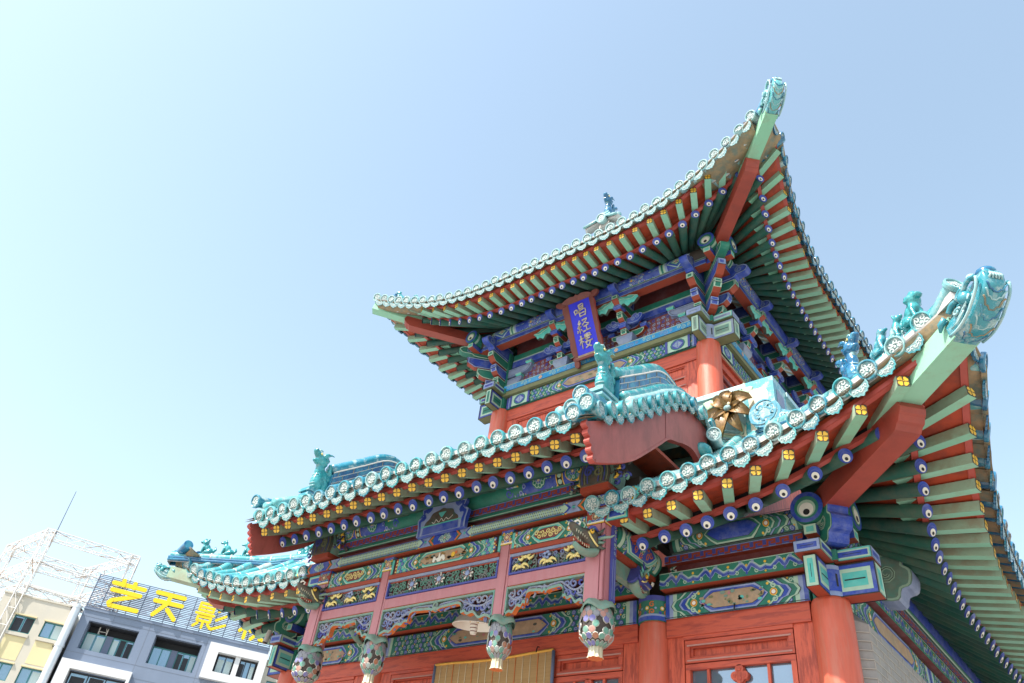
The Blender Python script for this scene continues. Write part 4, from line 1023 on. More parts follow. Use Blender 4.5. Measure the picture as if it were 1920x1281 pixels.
# ================================================================== porch: frame
PZc, PRr = 5.575, .135
mb, P = purlin('porch_purlin', -2.02, 2.02, PY, PZc, PRr, centre=None, body='green')
r_ = PRr; P.rect(-2.0, 2.0, -r_*.9, r_*.8, 'green', 0)
for sg in (-1, 1):             # painted purlin ends: dot bands, roundels, lotus fields
    q = lambda t: sg*t
    def band(t0, t1, m, lev): P.rect(min(q(t0), q(t1)), max(q(t0), q(t1)), -r_*.9, r_*.8, m, lev)
    band(1.04, 2.0, 'blue', 1)
    for t in (1.86, 1.52): band(t-.035, t+.035, 'black', 2); band(t-.045, t-.033, 'gold', 3); band(t+.033, t+.045, 'gold', 3); [P.disc(q(t), b*r_, .026, 'pale_green', 3, 8) for b in (-.62, -.15, .32)]
    P.disc(q(1.69), -.1*r_, r_*.74, 'gold', 2, 18); P.disc(q(1.69), -.1*r_, r_*.68, 'green', 3, 18); P.sprinkle(lambda a, b: (a-q(1.69))**2+(b+.1*r_)**2 < (r_*.6)**2, q(1.69)-r_*.6, q(1.69)+r_*.6, -r_*.7, r_*.5, .05, 3, 4); P.rosette(q(1.69), -.1*r_, r_*.32, 'light_blue', 'blue', 'gold', 6)
    for off, c, w in ((1.47, 'gold', .012), (1.44, 'green', .035), (1.41, 'pale_green', .022)): P.stroke([(q(off), r_*.8), (q(off-.06), -.1*r_), (q(off), -r_*.9)], w, c, 3)
    P.disc(q(1.26), -.1*r_, r_*.66, 'green', 3, 16); P.rosette(q(1.26), -.1*r_, r_*.60, 'pale_green', 'green', 'vermilion', 4, 9); P.rosette(q(1.26), -.1*r_, r_*.30, 'light_blue', 'blue', 'gold', 7)
    for off, c, w in ((1.07, 'gold', .012), (1.04, 'pale_green', .03), (1.0, 'light_blue', .02), (.97, 'blue', .035), (.935, 'light_blue', .015)): P.stroke([(q(off), r_*.8), (q(off-.10), -.1*r_), (q(off), -r_*.9)], w, c, 4)
    for k in range(4): P.disc(q(1.09-.05*abs(k-1.5)), (-.7+.4*k)*r_, .024, 'light_blue', 5, 7); P.disc(q(1.09-.05*abs(k-1.5)), (-.7+.4*k)*r_, .015, 'blue', 6, 6)
    for k in (-1, 1): P.curl(q(.86), k*.45*r_-.1*r_, .05, 0, sg*k, 'blue', 3, .018)
mb.build('porch_purlin', PAV)
# fret board, green strip under it
mb = MB(); mb.box(-1.92, 1.92, PY-.07, PY+.05, 5.365, 5.45, 'blue', {'-z': 'maroon'})
Paint(mb, Flat((0, PY-.07, 0), X_, Z_, -Y_), .002, .001).fret(-1.92, 1.92, 5.365, 5.45, 'vermilion', pitch=.115); mb.build('fret_board', PAV)
mb = MB(); mb.box(-1.95, 1.95, PY-.06, PY+.05, 5.31, 5.364, 'green', {'-z': 'maroon'}); P = Paint(mb, Flat((0, PY-.06, 0), X_, Z_, -Y_), .002, .001); P.rect(-1.95, 1.95, 5.318, 5.330, 'pale_green', 0); mb.build('green_rail', PAV)
mb = MB(); mb.box(-1.98, 1.98, PY-.01, PY+.05, 5.20, 5.309, 'maroon'); mb.build('frieze_board', PAV)
# cloud-shaped board in the middle
mb = MB()
cp = chain([(-.36, 5.19), (-.36, 5.30), (-.38, 5.40), (-.31, 5.44), (-.33, 5.53), (-.22, 5.54), (-.19, 5.62), (-.08, 5.60), (0, 5.66), (.08, 5.60), (.19, 5.62), (.22, 5.54), (.33, 5.53), (.31, 5.44), (.38, 5.40), (.36, 5.30), (.36, 5.19)], 3)
mb.prism(cp, (.0, PY-.16, 0), X_, Z_, -Y_, .05, 'light_blue', 'blue')
P = Paint(mb, Flat((0, PY-.21, 0), X_, Z_, -Y_), .002, .0015)
sc = lambda k: [(x*k, 5.19+(z-5.19)*(k*1.0)) for x, z in cp]
P.fill(sc(.94), 'blue', 0); P.fill(sc(.84), 'light_blue', 1)
for i in range(7):
    t = PI*(i+.5)/7; P.curl(.30*math.cos(t), 5.36+.22*math.sin(t), .05, t, 1 if i < 4 else -1, 'blue', 2, .017, 1.4)
ins = chain([(-.26, 5.21), (-.25, 5.33), (-.19, 5.38), (-.15, 5.44), (-.06, 5.46), (0, 5.48), (.06, 5.46), (.15, 5.44), (.19, 5.38), (.25, 5.33), (.26, 5.21)], 3)
P.fill(ins, 'carved_dark', 3); P.fill([(-.27, 5.195), (.27, 5.195), (.26, 5.285), (-.26, 5.285)], 'blue', 4); P.rect(-.30, .30, 5.285, 5.30, 'teal', 5)
P.fill([(-.06, 5.43), (.06, 5.43), (.03, 5.39), (0, 5.36), (-.03, 5.39)], 'teal', 5)
P.stroke(chain([(-.14, 5.33), (-.10, 5.31), (-.08, 5.35), (-.03, 5.31), (0, 5.35), (.04, 5.31), (.07, 5.35), (.11, 5.32), (.17, 5.36)], 3), .006, 'white', 5)
mb.build('cloud_board', PAV)
# carved masks on the purlin ends with leaf carvings either side
def end_mask(xc):
    mb = MB(); y0, y1 = PY+.02, PY-.24
    for k, (sc_, m, yy) in enumerate(((1.0, 'slate_green', 0), (.84, 'carved_dark', .015))):
        pl = chain([(-.17*sc_, 5.30), (-.20*sc_, 5.42), (-.17*sc_, 5.52), (-.09*sc_, 5.60), (0, 5.62), (.09*sc_, 5.60), (.17*sc_, 5.52), (.20*sc_, 5.42), (.17*sc_, 5.30)], 3)
        mb.prism([(x, 5.27+(z-5.27)*(1 if k == 0 else .96)) for x, z in pl], (xc, PY+.05, 0), X_, Z_, -Y_, .22 if k == 0 else .27, m, m)
    mb.box(xc-.16, xc+.16, PY-.20, PY+.05, 5.24, 5.30, 'vermilion')
    P = Paint(mb, Flat((xc, PY-.22, 0), X_, Z_, -Y_), .002, .002)
    for k in range(4):
        f = 1-.2*k; P.stroke(chain([(-.15*f, 5.31), (-.165*f, 5.42), (-.13*f, 5.52), (-.07*f, 5.575), (0, 5.59), (.07*f, 5.575), (.13*f, 5.52), (.165*f, 5.42), (.15*f, 5.31)], 3), .010, 'violet' if k % 2 else 'olive', k)
    P.curl(-.05, 5.44, .06, 0, 1, 'violet', 5, .02, 1.5, 12); P.curl(.06, 5.42, .06, 2, -1, 'olive', 5, .02, 1.5, 12)
    return mb.build('carved_mask', PAV)
end_mask(2.00); end_mask(-2.06)
def leaf_carving(xc, w, seed):
    R = random.Random(seed); mb = MB()
    for i in range(14):
        c = V((xc+R.uniform(-w/2, w/2), PY-.10+R.uniform(-.05, .03), R.uniform(5.30, 5.58))); r = R.uniform(.02, .035)
        pts = [c+V((r*(1-.07*k)*math.cos(k*.7+i), -.004*k, r*(1-.07*k)*math.sin(k*.7+i))) for k in range(10)]
        mb.tube(pts, [.016-.0008*k for k in range(10)], 6, R.choice(('carved_dark', 'dark_wood', 'slate_green', 'violet')))
    for i in range(3):
        c = V((xc+R.uniform(-w/3, w/3), PY-.155, 5.36+.08*i)); mb.ball(c, (.035, .014, .013), 'gold', 7, 5, RY(R.uniform(-40, 40))); mb.ball(c+V((.012, -.006, .015)), (.012, .01, .022), 'gold', 6, 5)
    return mb.build('leaf_carving', PAV)
for k, x in enumerate((1.74, 2.27, -1.78, -2.31)): leaf_carving(x, .18, 30+k)
# painted lattice beam over the posts
mb = MB(); b0, b1 = 5.095, 5.212; mb.box(-2.36, 2.26, PY-.13, PY+.10, b0, b1, 'green', {'-z': 'vermilion', '-x': 'light_blue', '+x': 'light_blue'})
P = Paint(mb, Flat((0, PY-.13, 0), X_, Z_, -Y_), .002, .001)
def flower_block(c, w=.17):
    P.rect(c-w, c+w, b0, b1, 'blue', 1)
    for i in range(8): P.curl(c+.07*math.cos(i*.785), (b0+b1)/2+.035*math.sin(i*.785), .022, i, 1 if i % 2 else -1, 'pale_green', 2, .010)
    P.rosette(c, (b0+b1)/2, .04, 'pale_green', 'green', 'vermilion', 3)
    for s in (-1, 1):
        P.stroke([(c+s*(w-.01), b0), (c+s*(w+.03), b0+.35*(b1-b0)), (c+s*(w+.055), (b0+b1)/2), (c+s*(w+.03), b1-.35*(b1-b0)), (c+s*(w-.01), b1)], .020, 'orange', 4)
        P.fill([(c+s*(w+.03), b0), (c+s*(w+.08), (b0+b1)/2), (c+s*(w+.03), b1), (c+s*(w+.20), b1), (c+s*(w+.20), b0)], 'light_blue', 3); P.disc(c+s*(w+.12), (b0+b1)/2, .02, 'teal', 5, 8)
        P.curl(c+s*(w+.12), b0+.085, .022, 0, s, 'grey_violet', 5, .009); P.curl(c+s*(w+.12), b0+.028, .022, 0, -s, 'grey_violet', 5, .009)
        P.stroke(chain([(c+s*(w+.20), b0), (c+s*(w+.24), b0+.03), (c+s*(w+.21), (b0+b1)/2), (c+s*(w+.24), b1-.03), (c+s*(w+.20), b1)], 3), .022, 'gold', 4); P.stroke(chain([(c+s*(w+.23), b0), (c+s*(w+.27), b0+.03), (c+s*(w+.25), (b0+b1)/2), (c+s*(w+.27), b1-.03), (c+s*(w+.23), b1)], 3), .02, 'teal', 5)
for c in (0.02, 2.02, -2.09): flower_block(c)
for s0, s1 in ((.32, 1.70), (-1.78, -.28)):
    P.fill(P.hexa(s0, s1, b0+.006, b1-.006, .06), 'blue', 6); P.fill(P.hexa(s0+.03, s1-.03, b0+.014, b1-.014, .05), 'pale_green', 7)
    n = int((s1-s0-.2)/.026)
    for i in range(n):
        for j in range(3):
            a = s0+.1+i*.026+(.013 if j % 2 else 0); P.disc(a, b0+.03+j*.028, .0085, 'blue' if (i+j) % 2 else 'olive', 8, 4)
    P.stroke([(s0+.09, b0+.02), (s1-.09, b0+.02)], .005, 'black', 8); P.stroke([(s0+.09, b1-.02), (s1-.09, b1-.02)], .005, 'black', 8)
mb.build('lattice_beam', PAV)
# posts, rails, painted panels, openwork ------------------------------
PX = [(-1.975, .096, -1), (-.876, .075, 0), (.876, .075, 0), (1.975, .096, 1)]
PF = PY-.096                   # front face of the corner posts
def moulded_post(x, w, z0, z1, name='post'):
    mb = MB(); e = .018
    q = [(-w, -w), (w-e*2.2, -w), (w-e*2.2, -w+e*.6), (w-e*1.4, -w+e*.6), (w-e*1.4, -w), (w-e*.4, -w), (w, -w+e*.4), (w, -w+e*1.4), (w-e*.6, -w+e*1.4), (w-e*.6, -w+e*2.2), (w, -w+e*2.2), (w, w), (-w, w)]
    mb.prism(q, (x, PY, z0), X_, Y_, Z_, z1-z0, 'pink_post')
    return mb.build(name, PAV)
def post_cap(x, w, base):
    mb = MB(); z0, z1 = 4.935, 5.094; mb.box(x-w-.006, x+w+.006, PY-w-.006, PY+w+.006, z0, z1, base)
    for o_, ex, en in (((x, PY-w-.006, 0), X_, -Y_), ((x+w+.006, PY, 0), Y_, X_)):
        P = Paint(mb, Flat(o_, ex, Z_, en), .002, .001); P.rect(-w, w, z0, z0+.012, 'gold', 0); P.rect(-w, w, z0+.012, z0+.026, 'white', 0); P.rect(-w, w, z0+.026, z0+.045, 'blue', 0); P.rect(-w, w, z1-.03, z1, 'blue', 0)
        P.rosette(0, (z0+z1)/2, .045, 'pale_green' if base != 'green' else 'white', 'vermilion', 'gold', 1, 8)
        for i in range(4): P.curl(.065*(1 if i % 2 else -1)*w/.096, (z0+z1)/2+.04*(1 if i > 1 else -1), .020, i, 1 if i % 2 else -1, 'teal' if base != 'green' else 'gold', 1, .008)
    return mb.build('post_cap', PAV)
for x, w, k in PX: moulded_post(x, w, 4.20, 4.934); post_cap(x, w, 'vermilion' if k else 'green')
def openwork(mb, x0, x1, z0, z1, y, seed, cols, step=.085, r=.036, th=.020, low=None):
    """pierced scrollwork: interlocking curled stems"""
    R = random.Random(seed); nx = max(1, int(round((x1-x0)/step))); nz = max(1, int(round((z1-z0)/step)))
    for j in range(nz):
        for i in range(nx):
            cx = x0+(i+.5)*(x1-x0)/nx+R.uniform(-.01, .01); cz = z0+(j+.5)*(z1-z0)/nz+R.uniform(-.008, .008)
            if low and cz < low(cx)+.02: continue
            sg = 1 if (i+j) % 2 else -1; a0 = R.uniform(0, 6.28); rr = r*R.uniform(.9, 1.25)
            pts = [V((cx+rr*(1-.72*t)*math.cos(a0+sg*t*6.6), y+R.uniform(-.001, .001), cz+rr*(1-.72*t)*math.sin(a0+sg*t*6.6))) for t in np.linspace(0, 1, 12)]
            t0 = V((-math.sin(a0), 0, math.cos(a0)))*(-sg); pts = [pts[0]+t0*rr*1.5+V((math.cos(a0), 0, math.sin(a0)))*rr*.5, pts[0]+t0*rr*.8]+pts
            mb.tube(pts, th*.5, 5, cols[(i+j*2+R.randrange(2)) % len(cols)])
def openpanel(x0, x1, kind, seed):
    z0, z1 = 4.60, 4.815; y = PY-.055; mb = MB(); f = .018
    mb.box(x0, x1, y-.03, y+.03, z1-f*1.6, z1, 'grey_violet'); mb.box(x0, x1, y-.03, y+.03, z0, z0+f, 'violet'); mb.box(x0, x0+f, y-.03, y+.03, z0+f, z1-f*1.6, 'violet'); mb.box(x1-f, x1, y-.03, y+.03, z0+f, z1-f*1.6, 'violet')
    mb.box(x0+f, x1-f, y-.012, y+.03, z1-f*1.6-.012, z1-f*1.6, 'vermilion')
    openwork(mb, x0+f, x1-f, z0+f, z1-f*1.8, y, seed, ('fret_grey', 'fret_green', 'fret_green') if kind == 'lotus' else ('fret_grey', 'fret_blue', 'fret_green'), .064, .026, .018)
    mb.build('pierced_panel', PAV)
    mb = MB(); mb.box(x0+f, x1-f, y+.032, y+.04, z0+f, z1-f, 'maroon'); 
    n = 3
    if kind == 'lotus':
        for i in range(n):
            c = V((lerp(x0, x1, (i+1)/(n+1)), y-.025, (z0+z1)/2))
            for k in range(9):
                a = k*.7; mb.ball(c+V((.052*math.cos(a), -.004, .045*math.sin(a))), (.028, .012, .013), 'relief_face' if k % 2 else 'white', 7, 5, RY(-math.degrees(a)))
                mb.ball(c+V((.05*math.cos(a), -.012, .043*math.sin(a))), (.018, .008, .007), 'maroon', 6, 4, RY(-math.degrees(a)))
            mb.ball(c+V((0, -.012, 0)), (.032, .012, .03), 'light_blue', 9, 6)
    else:
        for (fx, fz, s) in ((.22, .72, -1), (.16, .28, 1), (.52, .30, 1), (.82, .74, -1), (.86, .30, 1)):
            c = V((lerp(x0, x1, fx), y-.035, lerp(z0, z1, fz)))
            mb.ball(c, (.026, .016, .018), 'pale_gold', 8, 6)
            for sg in (-1, 1):
                w_ = [c+V((sg*.02, 0, .004)), c+V((sg*.05, .004, .026*s)), c+V((sg*.085, .006, .010*s)), c+V((sg*.10, .01, -.018*s))]; mb.tube(w_, [.016, .017, .012, .003], 6, 'pale_gold')
                mb.tube([c+V((sg*.02, 0, 0)), c+V((sg*.045, .004, -.012*s)), c+V((sg*.06, .006, -.022*s))], [.014, .012, .003], 6, 'pale_gold')
        c = V((lerp(x0, x1, .5), y-.03, lerp(z0, z1, .62)))
        for k in range(5): mb.ball(c+V((.03*math.cos(k*1.26), 0, .03*math.sin(k*1.26))), (.022, .01, .016), 'light_blue', 7, 5)
    mb.build('panel_relief', PAV)
def apron(x0, x1, seed):
    """hanging pierced apron with a shaped lower edge"""
    z1 = 4.475; y = PY-.05; mb = MB(); w = x1-x0; xm = (x0+x1)/2
    dp = .29; md = .115 if w > 1.2 else .12
    half = [(0, -md*.8), (.05, -md*.95), (.10, -md*.82), (.25, -md*.75), (.40, -md*.72), (.46, -md*1.0), (.47, -md*1.6), (.53, -md*1.55), (.58, -md*1.85), (.68, -md*1.75), (.78, -dp*.93), (.88, -dp*.88), (1.0, -dp)]
    rt = [(xm+x*w/2, z1+z) for x, z in half]; pl = [(2*xm-x, z) for x, z in rt[::-1]][:-1]+rt; pl = chain(pl, 3)
    low = lambda x: float(np.interp(x, [p[0] for p in pl], [p[1] for p in pl]))
    A = [V((x, y-.03, z)) for x, z in pl]; B = [V((x, y-.03, z+.028)) for x, z in pl]; C = [V((x, y+.03, z)) for x, z in pl]; D = [V((x, y+.03, z+.028)) for x, z in pl]
    mb.grid([A, B], 'slate_green', False); mb.grid([A, C], 'orange', False); mb.grid([B, D], 'slate_green', False); mb.grid([C, D], 'slate_green', False)
    mb.box(x0, x1, y-.03, y+.03, z1-.022, z1, 'slate_green'); mb.box(x0, x0+.016, y-.03, y+.03, z1-dp, z1-.022, 'slate_green'); mb.box(x1-.016, x1, y-.03, y+.03, z1-dp, z1-.022, 'slate_green')
    openwork(mb, x0+.02, x1-.02, z1-dp+.01, z1-.02, y, seed, ('fret_blue', 'fret_pale', 'fret_blue', 'violet'), .084, .038, .023, low)
    pts = [V((lerp(x0, x1, t), y-.002, max(low(lerp(x0, x1, t))+.055, z1-.06-.07*abs(math.sin(t*PI*4))))) for t in np.linspace(.01, .99, 60)]; mb.tube(pts, .013, 5, 'fret_pale')
    if w > 1.2: mb.tube([V((xm+.03*math.cos(t), y-.02, z1-.06+.04*math.sin(t))) for t in np.linspace(0, 6.28, 14)], .014, 5, 'slate_green')
    mb.build('apron', PAV)
bays = [(-1.879, -.951), (-.801, .801), (.951, 1.879)]
for k, (x0, x1) in enumerate(bays):
    mb = MB(); b0, b1 = 4.862, 5.05; mb.box(x0, x1, PY-.08, PY+.06, b0, b1, 'green', {'-z': 'vermilion'}); mb.box(x0, x1, PY-.10, PY+.06, b0-.045, b0-.001, 'vermilion')
    P = Paint(mb, Flat((0, PY-.08, 0), X_, Z_, -Y_), .002, .001)
    if k == 1: c = P.beam(x0, x1, b0, b1, 'picture_tan', rim=('teal', 'pale_green'), body='blue', cen=.44, ends=('teal', 'black', 'vermilion'), seed=13)
    else: c = P.beam(x0, x1, b0, b1, 'maroon', rim=('teal', 'pale_green'), body='blue', cen=.42, ends=('teal', 'vermilion'), seed=15+k)
    for e_ in (x0+.032*1.5, x1-.032*1.5):
        for j in range(4): P.disc(e_ if k != 1 else e_+(.035 if e_ < 0 else -.035), b0+.03+j*.042, .011, 'pale_gold', 5, 6)
    R = random.Random(k)
    if k == 1:
        for i in range(40): P.disc(lerp(c[0], c[1], .03+.94*R.random()), lerp(c[2], c[3], R.random()**1.5*.8+.08), R.uniform(.01, .04), R.choice(('slate_green', 'olive', 'carved_dark', 'picture_tan', 'relief_brown')), 22, 6, R.uniform(.008, .02))
        P.fill([(-.14, 4.91), (-.13, 4.97), (-.10, 4.965), (-.09, 4.94), (-.06, 4.95), (-.05, 5.0), (-.035, 5.0), (-.03, 4.95), (0, 4.975), (.03, 4.965), (.05, 4.92), (.03, 4.90), (0, 4.93), (-.02, 4.90), (-.06, 4.90), (-.09, 4.93), (-.11, 4.90)], 'white', 23)
        P.disc(.16, 4.95, .03, 'gold', 23, 7); P.disc(.20, 4.965, .02, 'orange', 23, 6)
    else:
        for i in range(9): P.curl(lerp(c[0]+.04, c[1]-.04, (i+.5)/9), (b0+b1)/2+.018*(-1)**i, .030, i*1.3, (-1)**i, 'pale_gold', 22, .010, 1.3)
    mb.build('painted_panel', PAV)
    openpanel(x0, x1, 'lotus' if k == 1 else 'bats', 41+k)
    mb = MB(); mb.box(x0, x1, PY-.07, PY+.06, 4.490, 4.596, 'pink_post', {'-z': 'orange'}); mb.box(x0, x1, PY-.06, PY+.05, 4.476, 4.4895, 'orange'); mb.build('rail', PAV)
    apron(x0, x1, 61+k)
# porch side: round beam back to the column, with brackets -----------------
for sx in (1, -1):
    mb, P = purlin('porch_tie_beam', -.93, -.12, 0, 4.93, .135, ex=Y_, en=X_*sx, o=(1.975*sx, 0, 4.93), centre=None, body='green')
    r_ = .135
    P.rect(-.90, -.13, -r_*1.0, r_*.85, 'green', 0)
    for y in (-.86, -.19): P.rect(y-.025, y+.025, -r_, r_*.85, 'pale_green', 1)
    P.sprinkle(None, -.83, -.70, -r_*.9, r_*.8, .05, 3); P.sprinkle(None, -.35, -.22, -r_*.9, r_*.8, .05, 4)
    for g_, c in ((.045, 'pale_green'), (.025, 'teal'), (.008, 'pale_green'), (-.01, 'blue')): P.fill(P.hexa(-.78-g_, -.27+g_, -r_*.75-g_*.5, r_*.62+g_*.5, .10), c, 5+int((.045-g_)*60))
    for i in range(8): P.curl(-.525+.16*math.cos(i*.785), -.01+.055*math.sin(i*.785), .034, i, 1 if i % 2 else -1, 'orange', 10, .012)
    P.rosette(-.525, -.01, .05, 'pale_green', 'green', 'gold', 10)
    mb.box(1.975*sx-.06, 1.975*sx+.06, -.95, -.12, 4.755, 4.795, 'vermilion')
    mb.build('porch_tie_beam', PAV)
    mb = MB(); mb.box(1.975*sx-.075, 1.975*sx+.075, -.95, -.10, 5.095, 5.2, 'blue', {'-z': 'vermilion'}); P = Paint(mb, Flat((1.975*sx+.075*sx, 0, 0), Y_, Z_, X_*sx), .002, .001); P.panel(-.94, -.11, 5.095, 5.2, 'green', 'pale_green', 'blue', False); mb.build('tie_plate', PAV)
    # short beam end projecting sideways from the corner post
    mb = MB(); x_ = 2.072*sx; mb.obox((x_+.12*sx, PY, 5.02), X_*.12, Y_*.07, Z_*.068, 'teal', {'-z': 'vermilion', '+x': 'fascia_red', '-x': 'fascia_red'}); P = Paint(mb, Flat((x_, PY-.07, 5.02), X_*sx, Z_, -Y_), .002, .001); P.panel(.0, .235, -.066, .066, 'teal', 'pale_green', 'blue', False); mb.build('beam_end', PAV)
    # slim carved strip down the back of the corner post
    mb = MB(); mb.box(min(2.075*sx, 2.10*sx), max(2.075*sx, 2.10*sx), PY+.02, PY+.085, 4.22, 4.99, 'violet'); P = Paint(mb, Flat((2.10*sx, PY+.05, 0), Y_, Z_, X_*sx), .002, .001); P.stroke([(-.02, 4.24), (-.02, 4.62)], .008, 'light_blue', 0); P.stroke([(.015, 4.24), (.015, 4.62)], .008, 'light_blue', 0); P.sprinkle(None, -.03, .03, 4.66, 4.96, .045, 2); mb.build('carved_strip', PAV)
# lower tie between porch and wall, seen behind the posts
for sx in (1, -1):
    mb = MB(); mb.box(1.93*sx-.04, 1.93*sx+.04, -.95, -.12, 4.60, 4.75, 'slate_green'); mb.build('tie_bracket', PAV)

# lotus pendants under the posts ----------------------------------------
def pendant(x, k, seed, rs=.157, sr=.066):
    R = random.Random(seed); mb = MB(); zt = 4.20; s = k
    sq = [(-1, -1), (0, -1.12), (1, -1), (1.12, 0), (1, 1), (0, 1.12), (-1, 1), (-1.12, 0)]
    w = .10*s+.005 if s > .9 else .092
    # draped leaf collar
    rows = []
    for zz, f in ((zt+.012, .98), (zt-.02, 1.28), (zt-.055, 1.50), (zt-.075, 1.42)):
        rows.append([V((x+w*f*1.02*math.cos(t)*(1+.10*math.cos(4*t)), PY+w*f*1.02*math.sin(t)*(1+.10*math.cos(4*t)), zz-.022*(f > 1.2)*math.cos(4*t+PI))) for t in np.linspace(0, 2*PI, 33)])
    mb.grid(rows, 'slate_green', True, True); mb.ball((x, PY, zt-.03), (w*1.1, w*1.1, .05), 'teal', 12, 6)
    H = .325; rmax = rs; z1 = zt-.065; core = []
    rad = lambda t: rmax*(.70+.30*math.sin(PI*min(1, .12+t*.80)))*(1 if t < .72 else 1-.55*((t-.72)/.28)**1.6)
    mb.lathe([(rad(t)*.90, z1-H*t) for t in np.linspace(0, 1, 12)], (x, PY, 0), Z_, 20, 'dark_wood')  # dark core paints in the shade inside the pierced openings
    cols = ['scale_violet', 'scale_green', 'scale_pink', 'scale_violet', 'scale_pale', 'scale_rust', 'scale_green']
    nr = 7; nn = 15
    for j in range(nr):
        t = (j+.45)/nr; r = rad(t); z = z1-H*t; ph = (j % 2)*.5
        slope = (rad(t+.04)-rad(t-.04))/(H*.08)
        for i in range(nn):
            if (j == 3 and i % 3 != 0) or (j == 2 and i % 3 == 1) or (j == 4 and i % 3 == 1): continue
            a = 2*PI*(i+ph)/nn; n = V((math.cos(a), math.sin(a), 0)); n = (n+Z_*(slope)).normalized() if j > 3 else (n+Z_*slope*.6).normalized()
            sd = Z_.cross(n).normalized(); u = n.cross(sd)
            c = V((x+math.cos(a)*r*.93, PY+math.sin(a)*r*.93, z)); ww = 2*PI*r/nn*.54; hh = H/nr*.74
            shp = [(0, -hh*1.05), (ww*.75, -hh*.62), (ww, 0), (ww*.72, hh*.7), (0, hh), (-ww*.72, hh*.7), (-ww, 0), (-ww*.75, -hh*.62)]
            P0 = [c+sd*p+u*q for p, q in shp]; P1 = [c+n*.010*s+sd*p*.86+u*q*.86 for p, q in shp]; P2 = [c+n*.012*s+sd*p*.50+u*q*.50 for p, q in shp]
            if j < 2: m = R.choice(('scale_grey', 'scale_green', 'scale_pink', 'scale_grey'))
            elif j == nr-1: m = R.choice(('scale_green', 'scale_violet', 'scale_grey'))
            else: m = cols[(i*2+j*3+R.randrange(2)) % len(cols)]
            idx = lambda b: [[k_, (k_+1) % 8, 8+(k_+1) % 8, 8+k_] for k_ in range(8)]
            mb.add(P0+P1, idx(0), 'scale_rim' if j > 1 else 'scale_grey'); mb.add(P1+P2, idx(0), m, True); mb.add(P2, [list(range(8))], m, True)
    z2 = z1-H+.012; L = .10
    prof = []
    for zz, rr in ((z2+.03, sr*.95), (z2-.02, sr*.86), (z2-L*.8, sr*.9), (z2-L, sr*1.05)):
        prof.append([V((x+rr*(1+.10*math.cos(10*t))*math.cos(t), PY+rr*(1+.10*math.cos(10*t))*math.sin(t), zz)) for t in np.linspace(0, 2*PI, 61)])
    mb.grid(prof, 'relief_ivory', True, True); mb.add([p for p in prof[-1][:-1]], [list(range(60))[::-1]], 'orange')
    return mb.build('lotus_pendant', PAV)
pendant(-1.975, 1.0, 1, .165); pendant(-.876, .8, 2, .127, .058); pendant(.876, .8, 3, .120, .058); pendant(1.975, 1.0, 4)

